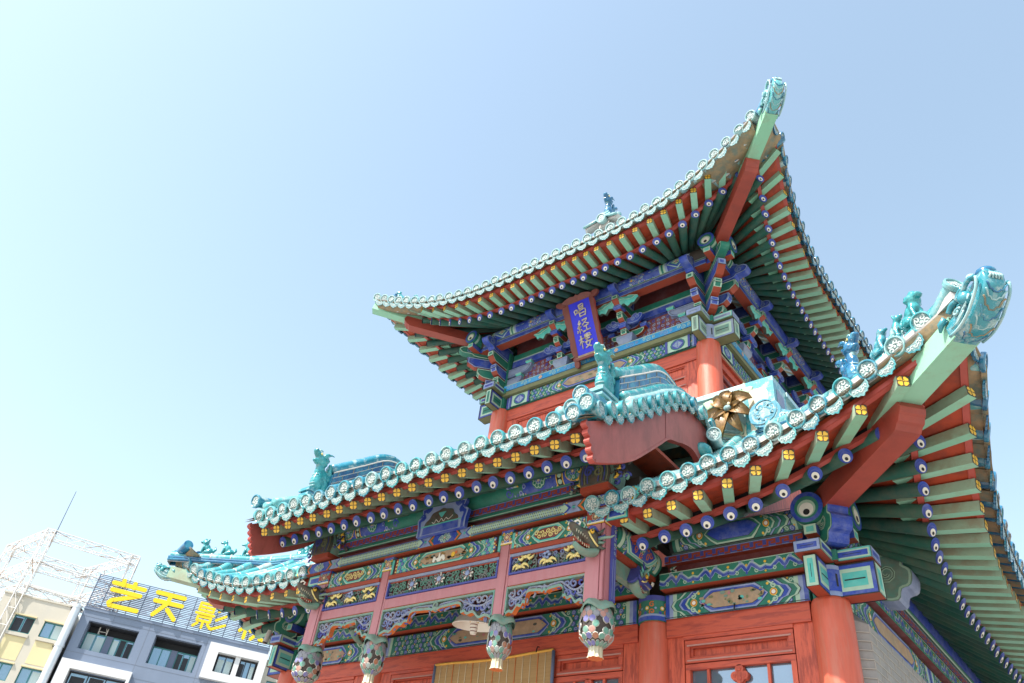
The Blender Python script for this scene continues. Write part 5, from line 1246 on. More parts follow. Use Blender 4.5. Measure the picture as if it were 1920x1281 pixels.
# dragon heads on the corner posts ----------------------------------------
def dragon_head(o, d, s=1., name='dragon_head', tilt=-12, cols=('carved_dark', 'slate_green', 'violet')):
    """open-jawed dragon head, snout along d"""
    d = V(d).normalized(); sd = d.cross(Z_).normalized(); u = sd.cross(d)
    Rm = Matrix((d, sd, u)).transposed() @ RY(-tilt)
    T = lambda x, y, z: V(o)+Rm @ V((x*s*.74, y*s*1.1, z*s*1.1))
    mb = MB()
    def pt(p): return T(*p)
    # head and brow, upper jaw, lower jaw as tapering lofts
    def loft(secs, m, n=12):
        rows = []
        for (x, z, wy, wz) in secs: rows.append([pt((x, wy*math.cos(t), z+wz*math.sin(t))) for t in np.linspace(0, 2*PI, n+1)])
        mb.grid(rows, m); mb.add(rows[0][:-1], [list(range(n))], m); mb.add(rows[-1][:-1], [list(range(n))[::-1]], m)
    loft([(-.16, .02, .10, .15), (-.05, .03, .105, .15), (.06, .045, .10, .12), (.16, .075, .085, .075), (.27, .10, .07, .055), (.36, .13, .062, .05), (.41, .15, .045, .035), (.43, .155, .02, .015)], cols[0])
    loft([(-.10, -.09, .085, .06), (.04, -.12, .075, .05), (.16, -.125, .062, .035), (.27, -.10, .052, .028), (.34, -.065, .04, .022), (.36, -.05, .015, .01)], cols[1])
    loft([(.0, -.045, .06, .03), (.14, -.05, .048, .02), (.28, -.03, .03, .012)], 'vermilion', 8)
    for sg in (-1, 1):
        for i in range(7): x = .10+.042*i; q = pt((x, sg*(.066-.003*i), .028+.011*i)); mb.cyl(q, q+Rm @ V((.004, 0, -.034))*s, .008*s, .003*s, 6, 'relief_ivory')
        for i in range(6): x = .10+.042*i; q = pt((x, sg*(.058-.004*i), -.090+.008*i*i*.4)); mb.cyl(q, q+Rm @ V((.004, 0, .030))*s, .008*s, .003*s, 6, 'relief_ivory')
        c = pt((.07, sg*.095, .10)); mb.ball(c, .032*s, 'gold', 10, 8); mb.ball(c+Rm @ V((.012, sg*.022, .004))*s, .014*s, 'black', 8, 6)
        mb.tube([pt((x, sg*y, z)) for x, y, z in ((-.06, .10, .12), (.02, .115, .15), (.09, .105, .15), (.13, .09, .12))], .016*s, 6, cols[2])
        mb.tube([pt((x, sg*y, z)) for x, y, z in ((.14, .088, .09), (.10, .10, .03), (.03, .108, -.03), (-.04, .105, -.06))], .012*s, 6, 'pale_gold')
        mb.tube([pt((x, sg*y, z)) for x, y, z in ((.40, .05, .17), (.36, .075, .19), (.31, .08, .17), (.33, .07, .14))], .014*s, 6, 'white')
        mb.tube([pt((x, sg*y, z)) for x, y, z in ((-.05, .11, .02), (-.12, .17, .04), (-.16, .24, .03), (-.2, .28, .05))], [.02*s, .022*s, .016*s, .006*s], 6, cols[1])
        for i in range(4): mb.tube([pt((x, sg*y, z)) for x, y, z in ((-.06, .10, -.06+.05*i), (-.13, .125, -.08+.07*i), (-.20, .12, -.06+.08*i))], [.020*s, .018*s, .006*s], 6, cols[i % 3])
    for i in range(5): mb.ball(pt((-.10+.05*i, 0, .17-.008*i)), (.03*s, .014*s, .03*s), cols[2] if i % 2 else 'teal', 7, 5)
    return mb.build(name, PAV)
dragon_head((1.96, -1.21, 4.72), (-.25, -1, -.15), .74, tilt=2); dragon_head((-1.99, -1.21, 4.74), (-.25, -1, -.15), .74, tilt=2)
dragon_head((2.02, -.46, 4.64), (0, 1, -.3), .68, 'carved_bracket', -10, ('violet', 'slate_green', 'teal')); dragon_head((-1.95, -.46, 4.62), (0, 1, -.3), .68, 'carved_bracket', -22, ('carved_dark', 'slate_green', 'violet'))
# ================================================================== upper storey
UX, UY, UB = 1.963, 1.572, 6.4          # column half width, front and back lines
for x, y in ((UX, UY), (-UX, UY), (UX, UB), (-UX, UB)): column('column', x, y, 6.6, 9.07, .178)
def ubands(ex, en, o, s0, s1, seeds):
    """lintel, plate and frieze between two upper columns; ex along the wall, en outward"""
    o = V(o)
    def bx(mb, a0, a1, z0, z1, d0, d1, m, ms=None): mb.obox(o+ex*(a0+a1)/2+en*(d0+d1)/2+Z_*(z0+z1)/2, ex*(a1-a0)/2, en*(d1-d0)/2, Z_*(z1-z0)/2, m, ms)
    mb = MB(); bx(mb, s0, s1, 9.055, 9.29, -.08, .07, 'green')
    P = Paint(mb, Flat(o+en*.07, ex, Z_, en), .002, .0011); L = s1-s0
    c = P.beam(s0, s1, 9.055, 9.29, 'picture_tan', cen=.34, ends=('violet', 'light_blue', 'green'), seed=seeds)
    for q in (s0+.30, s1-.30):
        P.rect(q-.17, q+.17, 9.06, 9.285, 'pale_green', 21); P.disc(q, 9.172, .125, 'green', 22, 12, .105); P.disc(q, 9.172, .105, 'violet', 23, 12, .088); P.disc(q, 9.172, .088, 'light_blue', 24, 4, .074)
        P.sprinkle(lambda a, b: abs(a-q)/.07+abs(b-9.172)/.06 < 1, q-.07, q+.07, 9.11, 9.235, .03, 2, 25, ('violet', 'pale_green'))
        for s in (-1, 1): P.rect(q+s*.19-.02, q+s*.19+.02, 9.056, 9.289, 'violet', 26)
    for i in range(20):
        P.disc(lerp(c[0], c[1], random.random()), lerp(c[2], c[3], random.random()), random.uniform(.01, .05), random.choice(('slate_green', 'picture_tan', 'brick_grey', 'olive', 'gold' if i < 2 else 'picture_tan')), 23, 6, random.uniform(.008, .02))
    mb.build('lintel', PAV)
    mb = MB(); bx(mb, s0-.05, s1+.05, 9.375, 9.51, -.10, .15, 'cyan_blue', {'-z': 'olive', '-y': 'cyan_blue'})
    P = Paint(mb, Flat(o+en*.15, ex, Z_, en), .002, .0011); P.rect(s0, s1, 9.495, 9.508, 'pale_green', 0); P.rect(s0, s1, 9.377, 9.388, 'black', 0)
    n = int(L/.30)
    for i in range(n):
        a = s0+(i+.5)*L/n
        if i % 5 == 2: P.rosette(a, 9.44, .04, 'orange', 'white', 'gold', 1); continue
        for k, (dx, r, sg) in enumerate(((-.09, .035, 1), (-.02, .045, -1), (.07, .030, 1))): P.curl(a+dx, 9.44+.012*(-1)**k, r, 2*k, sg, 'pale_green' if i % 2 else 'light_blue', 1, .009, 1.4, 12)
    mb.build('plate_beam', PAV)
    mb = MB(); bx(mb, s0-.05, s1+.05, 9.295, 9.374, -.1, .148, 'olive'); mb.build('plate_underboard', PAV)
    # board between the brackets with blue scrolls, green contour; beams above it
    mb = MB(); bx(mb, s0, s1, 9.51, 9.945, -.10, .02, 'maroon')
    P = Paint(mb, Flat(o+en*.02, ex, Z_, en), .002, .0011)
    P.sprinkle(None, s0+.2, s1-.2, 9.53, 9.92, .085, seeds, 1, ('blue', 'grey_violet', 'light_blue'), None)
    mb.build('bracket_board', PAV)
    mb = MB(); bx(mb, s0, s1, 9.945, 10.10, -.1, .06, 'blue', {'-y': 'blue'}); P = Paint(mb, Flat(o+en*.06, ex, Z_, en), .002, .001); P.rect(s0, s1, 10.085, 10.10, 'light_blue', 0); P.rect(s0, s1, 9.945, 9.955, 'black', 0); mb.build('bracket_beam', PAV)
    mb = MB(); bx(mb, s0, s1, 10.1005, 10.245, -.1, .05, 'green'); P = Paint(mb, Flat(o+en*.05, ex, Z_, en), .002, .001); P.rect(s0, s1, 10.103, 10.125, 'pale_green', 0); mb.build('bracket_beam', PAV)
    mb = MB(); bx(mb, s0, s1, 10.246, 10.75, -.1, -.02, 'maroon'); mb.build('eave_wall', PAV)
ubands(X_, -Y_, (0, UY, 0), -UX+.15, UX-.15, 3)
ubands(Y_, X_, (UX, 0, 0), UY+.15, UB-.15, 4)
ubands(-Y_, -X_, (-UX, 0, 0), -UB+.15, -UY-.15, 5)
mb = MB(); mb.box(-UX, UX, UB-.05, UB+.05, 6.6, 10.7, 'red_wood'); mb.build('rear_wall', PAV); mb = MB(); mb.box(-1.85, 1.85, 1.9, 1.95, 6.6, 9.0, 'unlit_dark'); mb.build('window_dark', PAV)  # near-black sheet stands in for the unlit room behind the windows
# windows of the upper storey
mb = MB(); yv = UY+.02
mb.box(-1.8, 1.8, yv-.06, yv+.06, 8.83, 9.05, 'red_beam'); mb.box(-1.8, -1.62, yv-.04, yv+.06, 6.6, 8.829, 'red_wood'); mb.box(1.62, 1.8, yv-.04, yv+.06, 6.6, 8.829, 'red_wood')
for a, b in ((-1.62, 1.62),): bar_frame(mb, a, b, 8.50, 8.829, yv-.005, .035, .03, 'red_beam', .02)
mb.box(-1.62, 1.62, yv, yv+.04, 8.5, 8.829, 'red_wood'); mb.box(-1.62, 1.62, yv-.035, yv+.05, 8.42, 8.499, 'red_beam')
mb.build('window_frame', PAV)
for x0, x1 in ((.83, 1.61), (.03, .81), (-.79, -.01), (-1.6, -.81)): sash(PAV, x0, x1, 8.63, 7.0, yv+.01, (0, .35, .62, 1), True)
mb = MB(); xw = UX+.02
for z0, z1 in ((8.98, 9.05), (8.78, 8.86), (8.60, 8.66), (8.40, 8.5)): mb.box(xw-.05, xw+.05, UY+.15, UB-.15, z0, z1, 'red_beam' if z0 > 8.7 else 'maroon')
mb.box(xw-.05, xw+.01, UY+.15, UB-.15, 6.6, 8.979, 'red_wood')
mb.box(xw-.02, xw+.06, UY+.15, UB-.15, 9.0, 9.04, 'picture_tan'); mb.build('side_wall', PAV)
corner_block(UX, UY, 1, 9.03, cols=('grey_violet', 'slate_green'), under='olive', k=1.04); corner_block(-UX, UY, -1, 9.03, cols=('violet', 'green'), under='olive', k=1.04)

# brackets ---------------------------------------------------------------
def bracket_arm(mb, o, d, L, z0, z1, w, base, edge, nose=0, kind='curve'):
    """arm projecting along d from o: lower corner rounded or cut, pale end panel"""
    d = V(d).normalized(); s = d.cross(Z_).normalized(); h = z1-z0
    if kind == 'curve': pl = [(0, 0), (L*.55, 0), (L*.78, h*.10), (L*.92, h*.32), (L, h*.62), (L, h), (0, h)]
    elif kind == 'cut': pl = [(0, 0), (L*.82, 0), (L, h*.42), (L, h), (0, h)]
    else: pl = chain([(0, 0), (L*.62, 0), (L*.74, h*.20), (L*.93, h*.25), (L*1.0, h*.52), (L*.93, h*.75), (L*.80, h*.82), (L*.70, h*1.0), (0, h)], 3)
    oo = V((o[0], o[1], 0))+Z_*z0-s*w/2
    outline(mb, pl, oo, d, Z_, s, w, base, edge, 'vermilion' if kind != 'scroll' else base, .016)
    # end face panel
    if kind != 'scroll':
        e = V((o[0], o[1], 0))+d*L; zb = z0+h*(.62 if kind == 'curve' else .42)
        P = Paint(mb, Flat(e, s, Z_, d), .0025, .0015); P.panel(-w/2, w/2, zb-.0, z1, edge, edge, base, False)
        P.rect(-w*.5, w*.5, zb-h*.05, zb, 'black', 4)
        if kind == 'curve':
            q = [(L*.78, h*.10), (L*.92, h*.32), (L, h*.62)]
            c0, c1 = V(oo)+d*q[1][0]+Z_*q[1][1], V(oo)+d*q[2][0]+Z_*q[2][1]; nn = (d*(q[2][1]-q[1][1])-Z_*(q[2][0]-q[1][0])).normalized()
            PP = Paint(mb, Flat(c0, s, (c1-c0), nn), .002, .0015); PP.rect(.0, w, .0, (c1-c0).length, edge, 0); PP.rect(w*.18, w*.82, .01, (c1-c0).length, base, 1)
    else:
        for sg in (-1, 1):
            P = Paint(mb, Flat(V((o[0], o[1], 0))+Z_*z0+s*sg*w/2, d, Z_, s*sg), .004, .0015); P.curl(L*.80, h*.52, h*.24, 1, 1, 'light_blue', 0, h*.07, 1.5, 12); P.curl(L*.80, h*.52, h*.24, 1, 1, 'black', 1, h*.018, 1.5, 12)
def small_block(mb, c, sx, sy, h, m, top='light_blue'):
    x, y, z = c; w = sx/2; v = sy/2
    A = [(x-w*.72, y-v*.72, z), (x+w*.72, y-v*.72, z), (x+w*.72, y+v*.72, z), (x-w*.72, y+v*.72, z)]; B = [(x-w, y-v, z+h*.5), (x+w, y-v, z+h*.5), (x+w, y+v, z+h*.5), (x-w, y+v, z+h*.5)]; C = [(q[0], q[1], z+h) for q in B]
    f = [[k, (k+1) % 4, 4+(k+1) % 4, 4+k] for k in range(4)]
    mb.add(A+B, f, m); mb.add(B+C, f, m); mb.add(A, [[3, 2, 1, 0]], 'vermilion'); mb.add(C, [[0, 1, 2, 3]], m)
    for n, ex in ((-Y_, X_), (X_, Y_), (-X_, -Y_)):
        hw = (w if n.y else v); off = (v if n.y else w); P = Paint(mb, Flat(V((x, y, 0))+n*off, ex, Z_, n), .0015, .001); P.stroke([(-hw*.9, z+h*.55), (hw*.9, z+h*.55), (hw*.9, z+h*.94), (-hw*.9, z+h*.94)], .007, top, 0, True)
def cloud_arm(mb, c, ex, en, sg, s=1.):
    """little pierced cloud spreading sideways from a bracket"""
    pl = chain([(0, -.05), (.10, -.075), (.20, -.07), (.26, -.02), (.29, .05), (.235, .09), (.20, .06), (.17, .11), (.11, .09), (.08, .05), (0, .05)], 3); pl = [(x*s*sg, z*s) for x, z in pl]
    mb.prism(pl, V(c)-en*.02, ex, Z_, en, .04, 'blue'); P = Paint(mb, Flat(V(c)+en*.02, ex, Z_, en), .002, .001); P.stroke([(x*.97, z*.95) for x, z in pl], .010*s, 'light_blue', 0, True); P.curl(.20*s*sg, .03*s, .045*s, 1, sg, 'light_blue', 1, .012*s, 1.3, 10); P.curl(.11*s*sg, -.0, .045*s, 3, -sg, 'light_blue', 1, .012*s, 1.3, 10)
def leaf_wing(mb, c, ex, en, sg, s=1.):
    """large drooping carved leaf under the purlin"""
    rows = []
    for i in range(12):
        t = i/11; zt = .08-.10*t+.03*math.sin(t*9)*.3; zb = -.06-.10*math.sin(PI*t*.9)-.02*math.sin(t*18); w = 1 if t < .8 else 1-(t-.8)/.2*.8
        rows.append([V(c)+ex*(sg*s*(.05+.33*t))+Z_*s*lerp(zt*w-.05*(1-w), zb*w-.05*(1-w), k/4)+en*(.03+.025*math.sin(PI*k/4)+.012*math.sin(t*14+k)) for k in range(5)])
    mb.grid(rows, 'teal'); mb.grid([[p-en*.05 for p in r_] for r_ in rows], 'slate_green', flip=True)
    mb.grid([[r_[-1] for r_ in rows], [r_[-1]-en*.05 for r_ in rows]], 'carved_dark')
    for k in (0, 2): mb.tube([r_[k]+en*.004 for r_ in rows], .006, 4, 'pale_green')
def bracket_set(x, y, d, ex):
    """intermediate bracket: block, two stepped arms, beam head; d outward, ex along wall"""
    d, ex = V(d), V(ex); mb = MB(); o = V((x, y, 0))
    A = lambda dd, z0, z1, L, w, base, edge, kind: bracket_arm(mb, (o+d*0)[:], dd, L, z0, z1, w, base, edge, 0, kind)
    c = o+d*.06
    sx, sy = (.30, .26) if abs(d.y) > .5 else (.26, .30)
    small_block(mb, (c.x, c.y, 9.512), sx, sy, .15, 'grey_violet')
    A(d, 9.62, 9.76, .22, .10, 'green', 'pale_green', 'curve')
    small_block(mb, ((o+d*.20).x, (o+d*.20).y, 9.765), .15, .15, .09, 'blue')
    A(d, 9.86, 10.02, .36, .10, 'green', 'pale_green', 'curve')
    small_block(mb, ((o+d*.36).x, (o+d*.36).y, 10.03), .16, .16, .08, 'blue')
    A(d, 10.115, 10.255, .52, .11, 'green', 'pale_green', 'cut')
    A(d, 10.26, 10.50, .66, .12, 'blue', 'light_blue', 'scroll')
    for sg in (-1, 1):
        cloud_arm(mb, o+d*.20+ex*.06*sg+Z_*9.90, ex, d, sg, 1.0); leaf_wing(mb, o+d*.42+Z_*10.18, ex, d, sg, 1.05)
        # short arms along the wall with their caps
        for z0, L, m, e in ((9.66, .30, 'green', 'pale_green'), (9.83, .22, 'blue', 'light_blue')):
            pl = [(0, 0), (L*.6, 0), (L*.88, .03), (L, .08), (L, .12), (0, .12)]
            outline(mb, [(p*sg, q) for p, q in pl], o+d*.03+Z_*z0, ex, Z_, d, .06, m, e, 'vermilion', .016)
        small_block(mb, ((o+ex*.30*sg+d*.06).x, (o+ex*.30*sg+d*.06).y, 9.785), .12, .12, .07, 'blue')
    return mb.build('bracket_set', PAV)
def corner_set(sx):
    mb = MB(); o = V((UX*sx, UY, 0)); X = X_*sx
    mb.box(o.x-.10, o.x+.10, o.y-.10, o.y+.10, 9.50, 10.30, 'green')
    for d in (-Y_, X):
        for z0, z1, L, w, b, e, k in ((9.50, 9.66, .30, .12, 'green', 'pale_green', 'curve'), (9.69, 9.88, .40, .12, 'blue', 'light_blue', 'curve'), (9.92, 10.10, .52, .12, 'green', 'pale_green', 'cut'), (10.12, 10.40, .74, .13, 'blue', 'light_blue', 'scroll')): bracket_arm(mb, o, d, L, z0, z1, w, b, e, 0, k)
    dd = (X-Y_).normalized()
    for z0, z1, L, w, b, e, k in ((9.50, 9.68, .38, .12, 'blue', 'light_blue', 'curve'), (9.70, 9.90, .56, .12, 'green', 'pale_green', 'curve'), (9.92, 10.12, .76, .12, 'blue', 'light_blue', 'cut'), (10.14, 10.40, .95, .13, 'green', 'pale_green', 'scroll')): bracket_arm(mb, o, dd, L, z0, z1, w, b, e, 0, k)
    # flat half arms with caps hugging the corner on the walls
    for ex, en, base in ((-X, -Y_, o-Y_*.02), (Y_, X, o+X*.02)):
        for z0, L, m, e in ((9.52, .42, 'grey_violet', 'light_blue'), (9.74, .62, 'grey_violet', 'light_blue')):
            pl = [(0, 0), (L*.62, 0), (L*.86, .04), (L*.97, .11), (L, .17), (0, .17)]
            outline(mb, pl, base+Z_*z0+(en*0), ex, Z_, en, .07, m, e, m, .016)
        for L, z in ((.40, 9.69), (.60, 9.91)): c = base+ex*(L-.04)+en*.035; small_block(mb, (c.x, c.y, z), .13, .13, .055, 'teal', 'pale_green')
    return mb.build('corner_bracket_set', PAV)
corner_set(1); corner_set(-1)
for x in (.62, -.64): bracket_set(x, UY, -Y_, X_)
for y in (2.62, 3.70, 4.78): bracket_set(UX, y, X_, Y_)
bracket_set(-UX, 2.7, -X_, Y_)
# purlins of the upper eave ------------------------------------------------
UPY, UPX, UPZ, UPR = 1.17, 2.34, 10.455, .13
def upurlin(o, ex, en, s0, s1, segs):
    mb = MB(); o = V(o); mb.cyl(o+ex*s0, o+ex*s1, UPR, UPR, 24, 'slate_green')
    P = Paint(mb, Round(o, ex, en, UPR), .0035, .0012); r = UPR
    for a0, a1, kind in segs:
        if kind == 'blue': P.rect(a0, a1, -r*.9, r*.75, 'blue', 0); P.stroke([(a0, r*.72), (a1, r*.72)], .012, 'pale_green', 1)
        elif kind == 'black': P.rect(a0, a1, -r*.9, r*.8, 'dark_wood', 0)
        elif kind == 'bands':
            n = 4
            for i in range(n): P.rect(lerp(a0, a1, i/n), lerp(a0, a1, (i+1)/n), -r*.9, r*.75, ('pale_green', 'green', 'pale_green', 'light_blue')[i], 0)
        elif kind == 'diamond':
            m = (a0+a1)/2; P.rect(a0, a1, -r*.9, r*.75, 'blue', 0)
            for f, c in ((1.0, 'pale_green'), (.86, 'blue'), (.62, 'green'), (.5, 'pale_green'), (.4, 'black')): P.fill([(m-(m-a0)*f, -.08*r), (m, .75*r*f), (m+(m-a0)*f, -.08*r), (m, -.9*r*f)], c, 1+int((1-f)*8))
            P.rosette(m, -.08*r, r*.30, 'light_blue', 'gold', 'vermilion', 7, 4)
        elif kind == 'flowers':
            P.rect(a0, a1, -r*.9, r*.75, 'blue', 0); P.sprinkle(None, a0+.02, a1-.02, -r*.85, r*.7, .055, int(a0*50) % 97, 1, ('pale_green', 'light_blue', 'grey_violet'))
            for i in range(int((a1-a0)/.14)): P.disc(a0+.08+i*.14, r*(.3 if i % 2 else -.3), .020, 'orange' if i % 2 else 'gold', 5, 6)
        elif kind[0] == 'v':
            sg = 1 if kind == 'v>' else -1; P.rect(a0, a1, -r*.9, r*.75, 'blue', 0); w = a1-a0; c = a0 if sg > 0 else a1
            for k, col in enumerate(('pale_green', 'green', 'pale_green', 'light_blue')): P.stroke([(c+sg*w*(.12+.2*k), r*.75), (c+sg*w*(.38+.2*k), -.08*r), (c+sg*w*(.12+.2*k), -r*.9)], w*.16, col, 1)
    P.rect(s0, s1, -r*1.15, -r*1.0, 'black', 8); mb.build('purlin', PAV)
    mb = MB(); c = o-Z_*(UPR+.055)
    mb.obox(c+ex*(s0+s1)/2, ex*(s1-s0)/2, en*.075, Z_*.055, 'vermilion'); P = Paint(mb, Flat(c+en*.075, ex, Z_, en), .002, .001); P.rect(s0, s1, -.055, .055, 'light_blue', 0); P.rect(s0, s1, -.035, .035, 'blue', 1); P.rect(s0, s1, -.055, -.048, 'black', 2); mb.build('bolster_beam', PAV)
segs = [(-2.22, -1.98, 'black'), (-1.98, -1.92, 'bands'), (-1.92, -1.58, 'diamond'), (-1.58, -1.44, 'bands'), (-1.44, -1.18, 'v<'), (-1.18, -.86, 'flowers'), (-.86, -.70, 'v>'), (-.70, .70, 'blue')]
segs += [(-b, -a, {'v<': 'v>', 'v>': 'v<'}.get(k, k)) for a, b, k in segs[:-1]]
upurlin((0, UPY, UPZ), X_, -Y_, -2.22, 2.22, segs)
sg2 = [(1.30, 1.42, 'black'), (1.42, 1.55, 'bands'), (1.55, 1.80, 'v>'), (1.80, 2.36, 'flowers'), (2.36, 2.56, 'v<'), (2.56, 3.62, 'blue'), (3.62, 3.80, 'v>'), (3.80, 4.4, 'flowers'), (4.4, 5.4, 'blue'), (5.4, 6.6, 'flowers')]
upurlin((UPX, 0, UPZ), Y_, X_, 1.30, 6.6, sg2); upurlin((-UPX, 0, UPZ), Y_, -X_, 1.30, 6.6, sg2)
for sx in (1, -1):
    purlin_head(UPX*sx, UPY+.1, UPY-.31, UPZ, .135, Y_); purlin_head(UPY, (UPX-.12)*sx, (UPX+.30)*sx, UPZ, .135, X_)

# ================================================================== upper roof
v_ = lambda x: max(0., (abs(x)-.8)/2.9)
uE = lambda x: V((x, .40-.2*v_(x)**2, 10.222+.447*v_(x)**2+.599*v_(x)**3-.157*v_(x)**4))
uF = lambda x: V((x, .10-.27*v_(x)**2, 10.366+.82*v_(x)**3+.03*v_(x)**2))
def uD(x):
    v = v_(x); return V((x, -.4*v*v, 10.565-.20*v*v+1.10*v**3-.40*v**4))
uex = [.04+.2045*k for k in range(-3, 12)]+[2.44, 2.67, 2.91, 3.18]
uex = [-3.1, -2.87, -2.65, -2.40, -2.17, -1.94, -1.71, -1.48, -1.23, -1.0, -.79, -.59, -.38, -.17, .04, .25, .45, .66, .86, 1.08, 1.31, 1.53, 1.77, 1.99, 2.22, 2.44, 2.67, 2.90, 3.18]
ufx = [-3.38, -3.10, -2.82, -2.54, -2.27, -2.0, -1.75, -1.49, -1.23, -.99, -.78, -.57, -.36, -.16, .05, .25, .46, .67, .88, 1.10, 1.34, 1.58, 1.83, 2.08, 2.34, 2.59, 2.84, 3.10, 3.41]
udx = [-3.74, -3.57, -3.40, -3.23, -3.06, -2.87, -2.68, -2.49, -2.31, -2.11, -1.91, -1.71, -1.51, -1.32, -1.11, -.90, -.69, -.48, -.27, -.06, .15, .35, .55, .75, .96, 1.18, 1.39, 1.61, 1.81, 2.02, 2.22, 2.42, 2.63, 2.84, 3.04, 3.25, 3.46, 3.67]
UD = [uD(x) for x in udx]
HT = [(1.92, 11.05), (1.5, 11.06), (1.0, 11.12), (.5, 11.35), (0, 11.7), (-1.0, 12.4)]
def utop(p):
    s = 1 if p.x > 0 else -1; t = abs(p.x)-UX
    if t > -1.0: z = float(np.interp(t, [q[0] for q in sorted(HT)], [q[1] for q in sorted(HT)])); return V((p.x, UY-t, z-.1))
    return V((p.x, 2.6, 12.3))
UR = slope('upper_roof', PAV, UD, [utop(p) for p in UD], .10, 'glaze_pale')  # paler glaze puts dust and the white of full sun into colour
tiles(UR, UD, (0, -1, 0), 'p', -.30, seed=31)
E = [uE(x) for x in uex]; F = [uF(x) for x in ufx]
I = mk_inner(E, 'x', UPY, UPZ+UPR+.055, 1.55, (2.24-1.55)/(3.18-1.55), 10.28, back=.25)
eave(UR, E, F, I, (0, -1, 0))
# right side
UE = [(3.408, .476, 10.78), (3.322, .721, 10.65), (3.268, .925, 10.54), (3.212, 1.15, 10.46), (3.163, 1.36, 10.385), (3.13, 1.565, 10.325), (3.098, 1.775, 10.285), (3.07, 1.995, 10.262), (3.05, 2.21, 10.245), (3.033, 2.42, 10.24), (3.02, 2.635, 10.24), (3.01, 2.845, 10.24), (3.0, 3.045, 10.24), (2.995, 3.245, 10.24), (2.99, 3.445, 10.24), (2.985, 3.64, 10.24), (2.98, 3.845, 10.24), (2.975, 4.05, 10.24), (2.97, 4.25, 10.24), (2.97, 4.45, 10.24)]+[(2.97, 4.45+.2*k, 10.24) for k in range(1, 11)]
UFs = [(3.737, .38, 11.1), (3.669, .625, 10.88), (3.611, .855, 10.72), (3.565, 1.078, 10.6), (3.528, 1.31, 10.52), (3.492, 1.56, 10.46), (3.462, 1.81, 10.42), (3.438, 2.05, 10.4), (3.42, 2.28, 10.385), (3.41, 2.50, 10.38)]+[(3.405, 2.50+.203*k, 10.38) for k in range(1, 21)]
UE, UFs = [V(p) for p in UE], [V(p) for p in UFs]
I = []
for e in UE:
    y2 = e.y if e.y > 2.4 else 2.4-(2.4-e.y)*.58
    p = V((UPX, y2, UPZ+UPR+.055+.72*max(0, e.z-10.28))); I.append(p+(p-e).normalized()*.25)
eave(UR, UE, UFs, I, (1, 0, 0))
USD = [V((3.86, -.1, 11.32))]+[f+V((.095, 0, .21+.02*max(0, (f.z-10.38)/.7))) for f in UFs]
def utop2(p, s):
    t = UY-p.y
    if t > -1.0: z = float(np.interp(t, [q[0] for q in sorted(HT)], [q[1] for q in sorted(HT)])); return V((s*(UX+t), p.y, z-.1))
    return V((s*.97, p.y, 12.3))
slope('roof_slope', UR, USD, [utop2(p, 1) for p in USD], .10, 'glaze_pale')
tiles(UR, USD, (1, 0, 0), 'd', -.30, seed=33)
# left side
UFl = [V((-3.911, .31, 10.95)), V((-3.79, .605, 10.8)), V((-3.698, .865, 10.68)), V((-3.625, 1.104, 10.58)), V((-3.575, 1.36, 10.5)), V((-3.545, 1.63, 10.46)), V((-3.525, 1.87, 10.42)), V((-3.50, 2.1, 10.4)), V((-3.475, 2.317, 10.38))]+[V((-3.46, 2.317+.22*k, 10.38)) for k in range(1, 12)]
UEl = [V((-3.46, .48, 10.70)), V((-3.359, .724, 10.6)), V((-3.252, .968, 10.5)), V((-3.175, 1.17, 10.42)), V((-3.13, 1.40, 10.36)), V((-3.07, 1.611, 10.3)), V((-3.02, 1.82, 10.26)), V((-2.98, 2.03, 10.24)), V((-2.96, 2.25, 10.24))]+[V((-2.95, 2.25+.22*k, 10.24)) for k in range(1, 12)]
I = []
for e in UEl:
    y2 = e.y if e.y > 2.4 else 2.4-(2.4-e.y)*.58
    p = V((-UPX, y2, UPZ+UPR+.055+.72*max(0, e.z-10.28))); I.append(p+(p-e).normalized()*.25)
eave(UR, UEl, UFl, I, (-1, 0, 0))
USDl = [V((-3.93, -.12, 11.2))]+[f+V((-.10, 0, .17)) for f in UFl]
slope('roof_slope', UR, USDl, [utop2(p, -1) for p in USDl], .08, 'glaze_pale')
tiles(UR, USDl, (-1, 0, 0), 'd', -.30, seed=35)
# top of the roof behind: gabled crown
mb = MB(); mb.grid([[V((-1.5, y, z)) for y, z in ((2.5, 12.25), (3.0, 12.8), (3.4, 13.2), (3.8, 12.8), (4.3, 12.25), (6.5, 10.6))], [V((1.5, y, z)) for y, z in ((2.5, 12.25), (3.0, 12.8), (3.4, 13.2), (3.8, 12.8), (4.3, 12.25), (6.5, 10.6))]], 'glaze'); mb.build('roof_slope', UR)
hip_beams(UR, (2.22, 1.31, 10.46), (3.47, .06, 10.68), (2.95, .60, 10.72), (3.97, -.44, 10.87), .185, .18)
hip_beams(UR, (-2.22, 1.31, 10.50), (-3.40, .13, 10.71), (-2.95, .58, 10.74), (-3.86, -.33, 10.93), .185, .18)
for s, te in ((1, 2.02), (-1, 1.80)):
    ridge('hip_ridge', UR, [V((s*(UX+t), UY-t, z+(.0 if s > 0 else .04))) for t, z in [(te, HT[0][1]+.13)]+[(a, b+.12) for a, b in HT[1:5]]], .17, .14, 'mortar', 'glaze_pale', .065)
inst('hip_tile_end', ME_T['p'][0], frame((3.98, -.47, 11.22), (.6, -.6, .40)), UR)
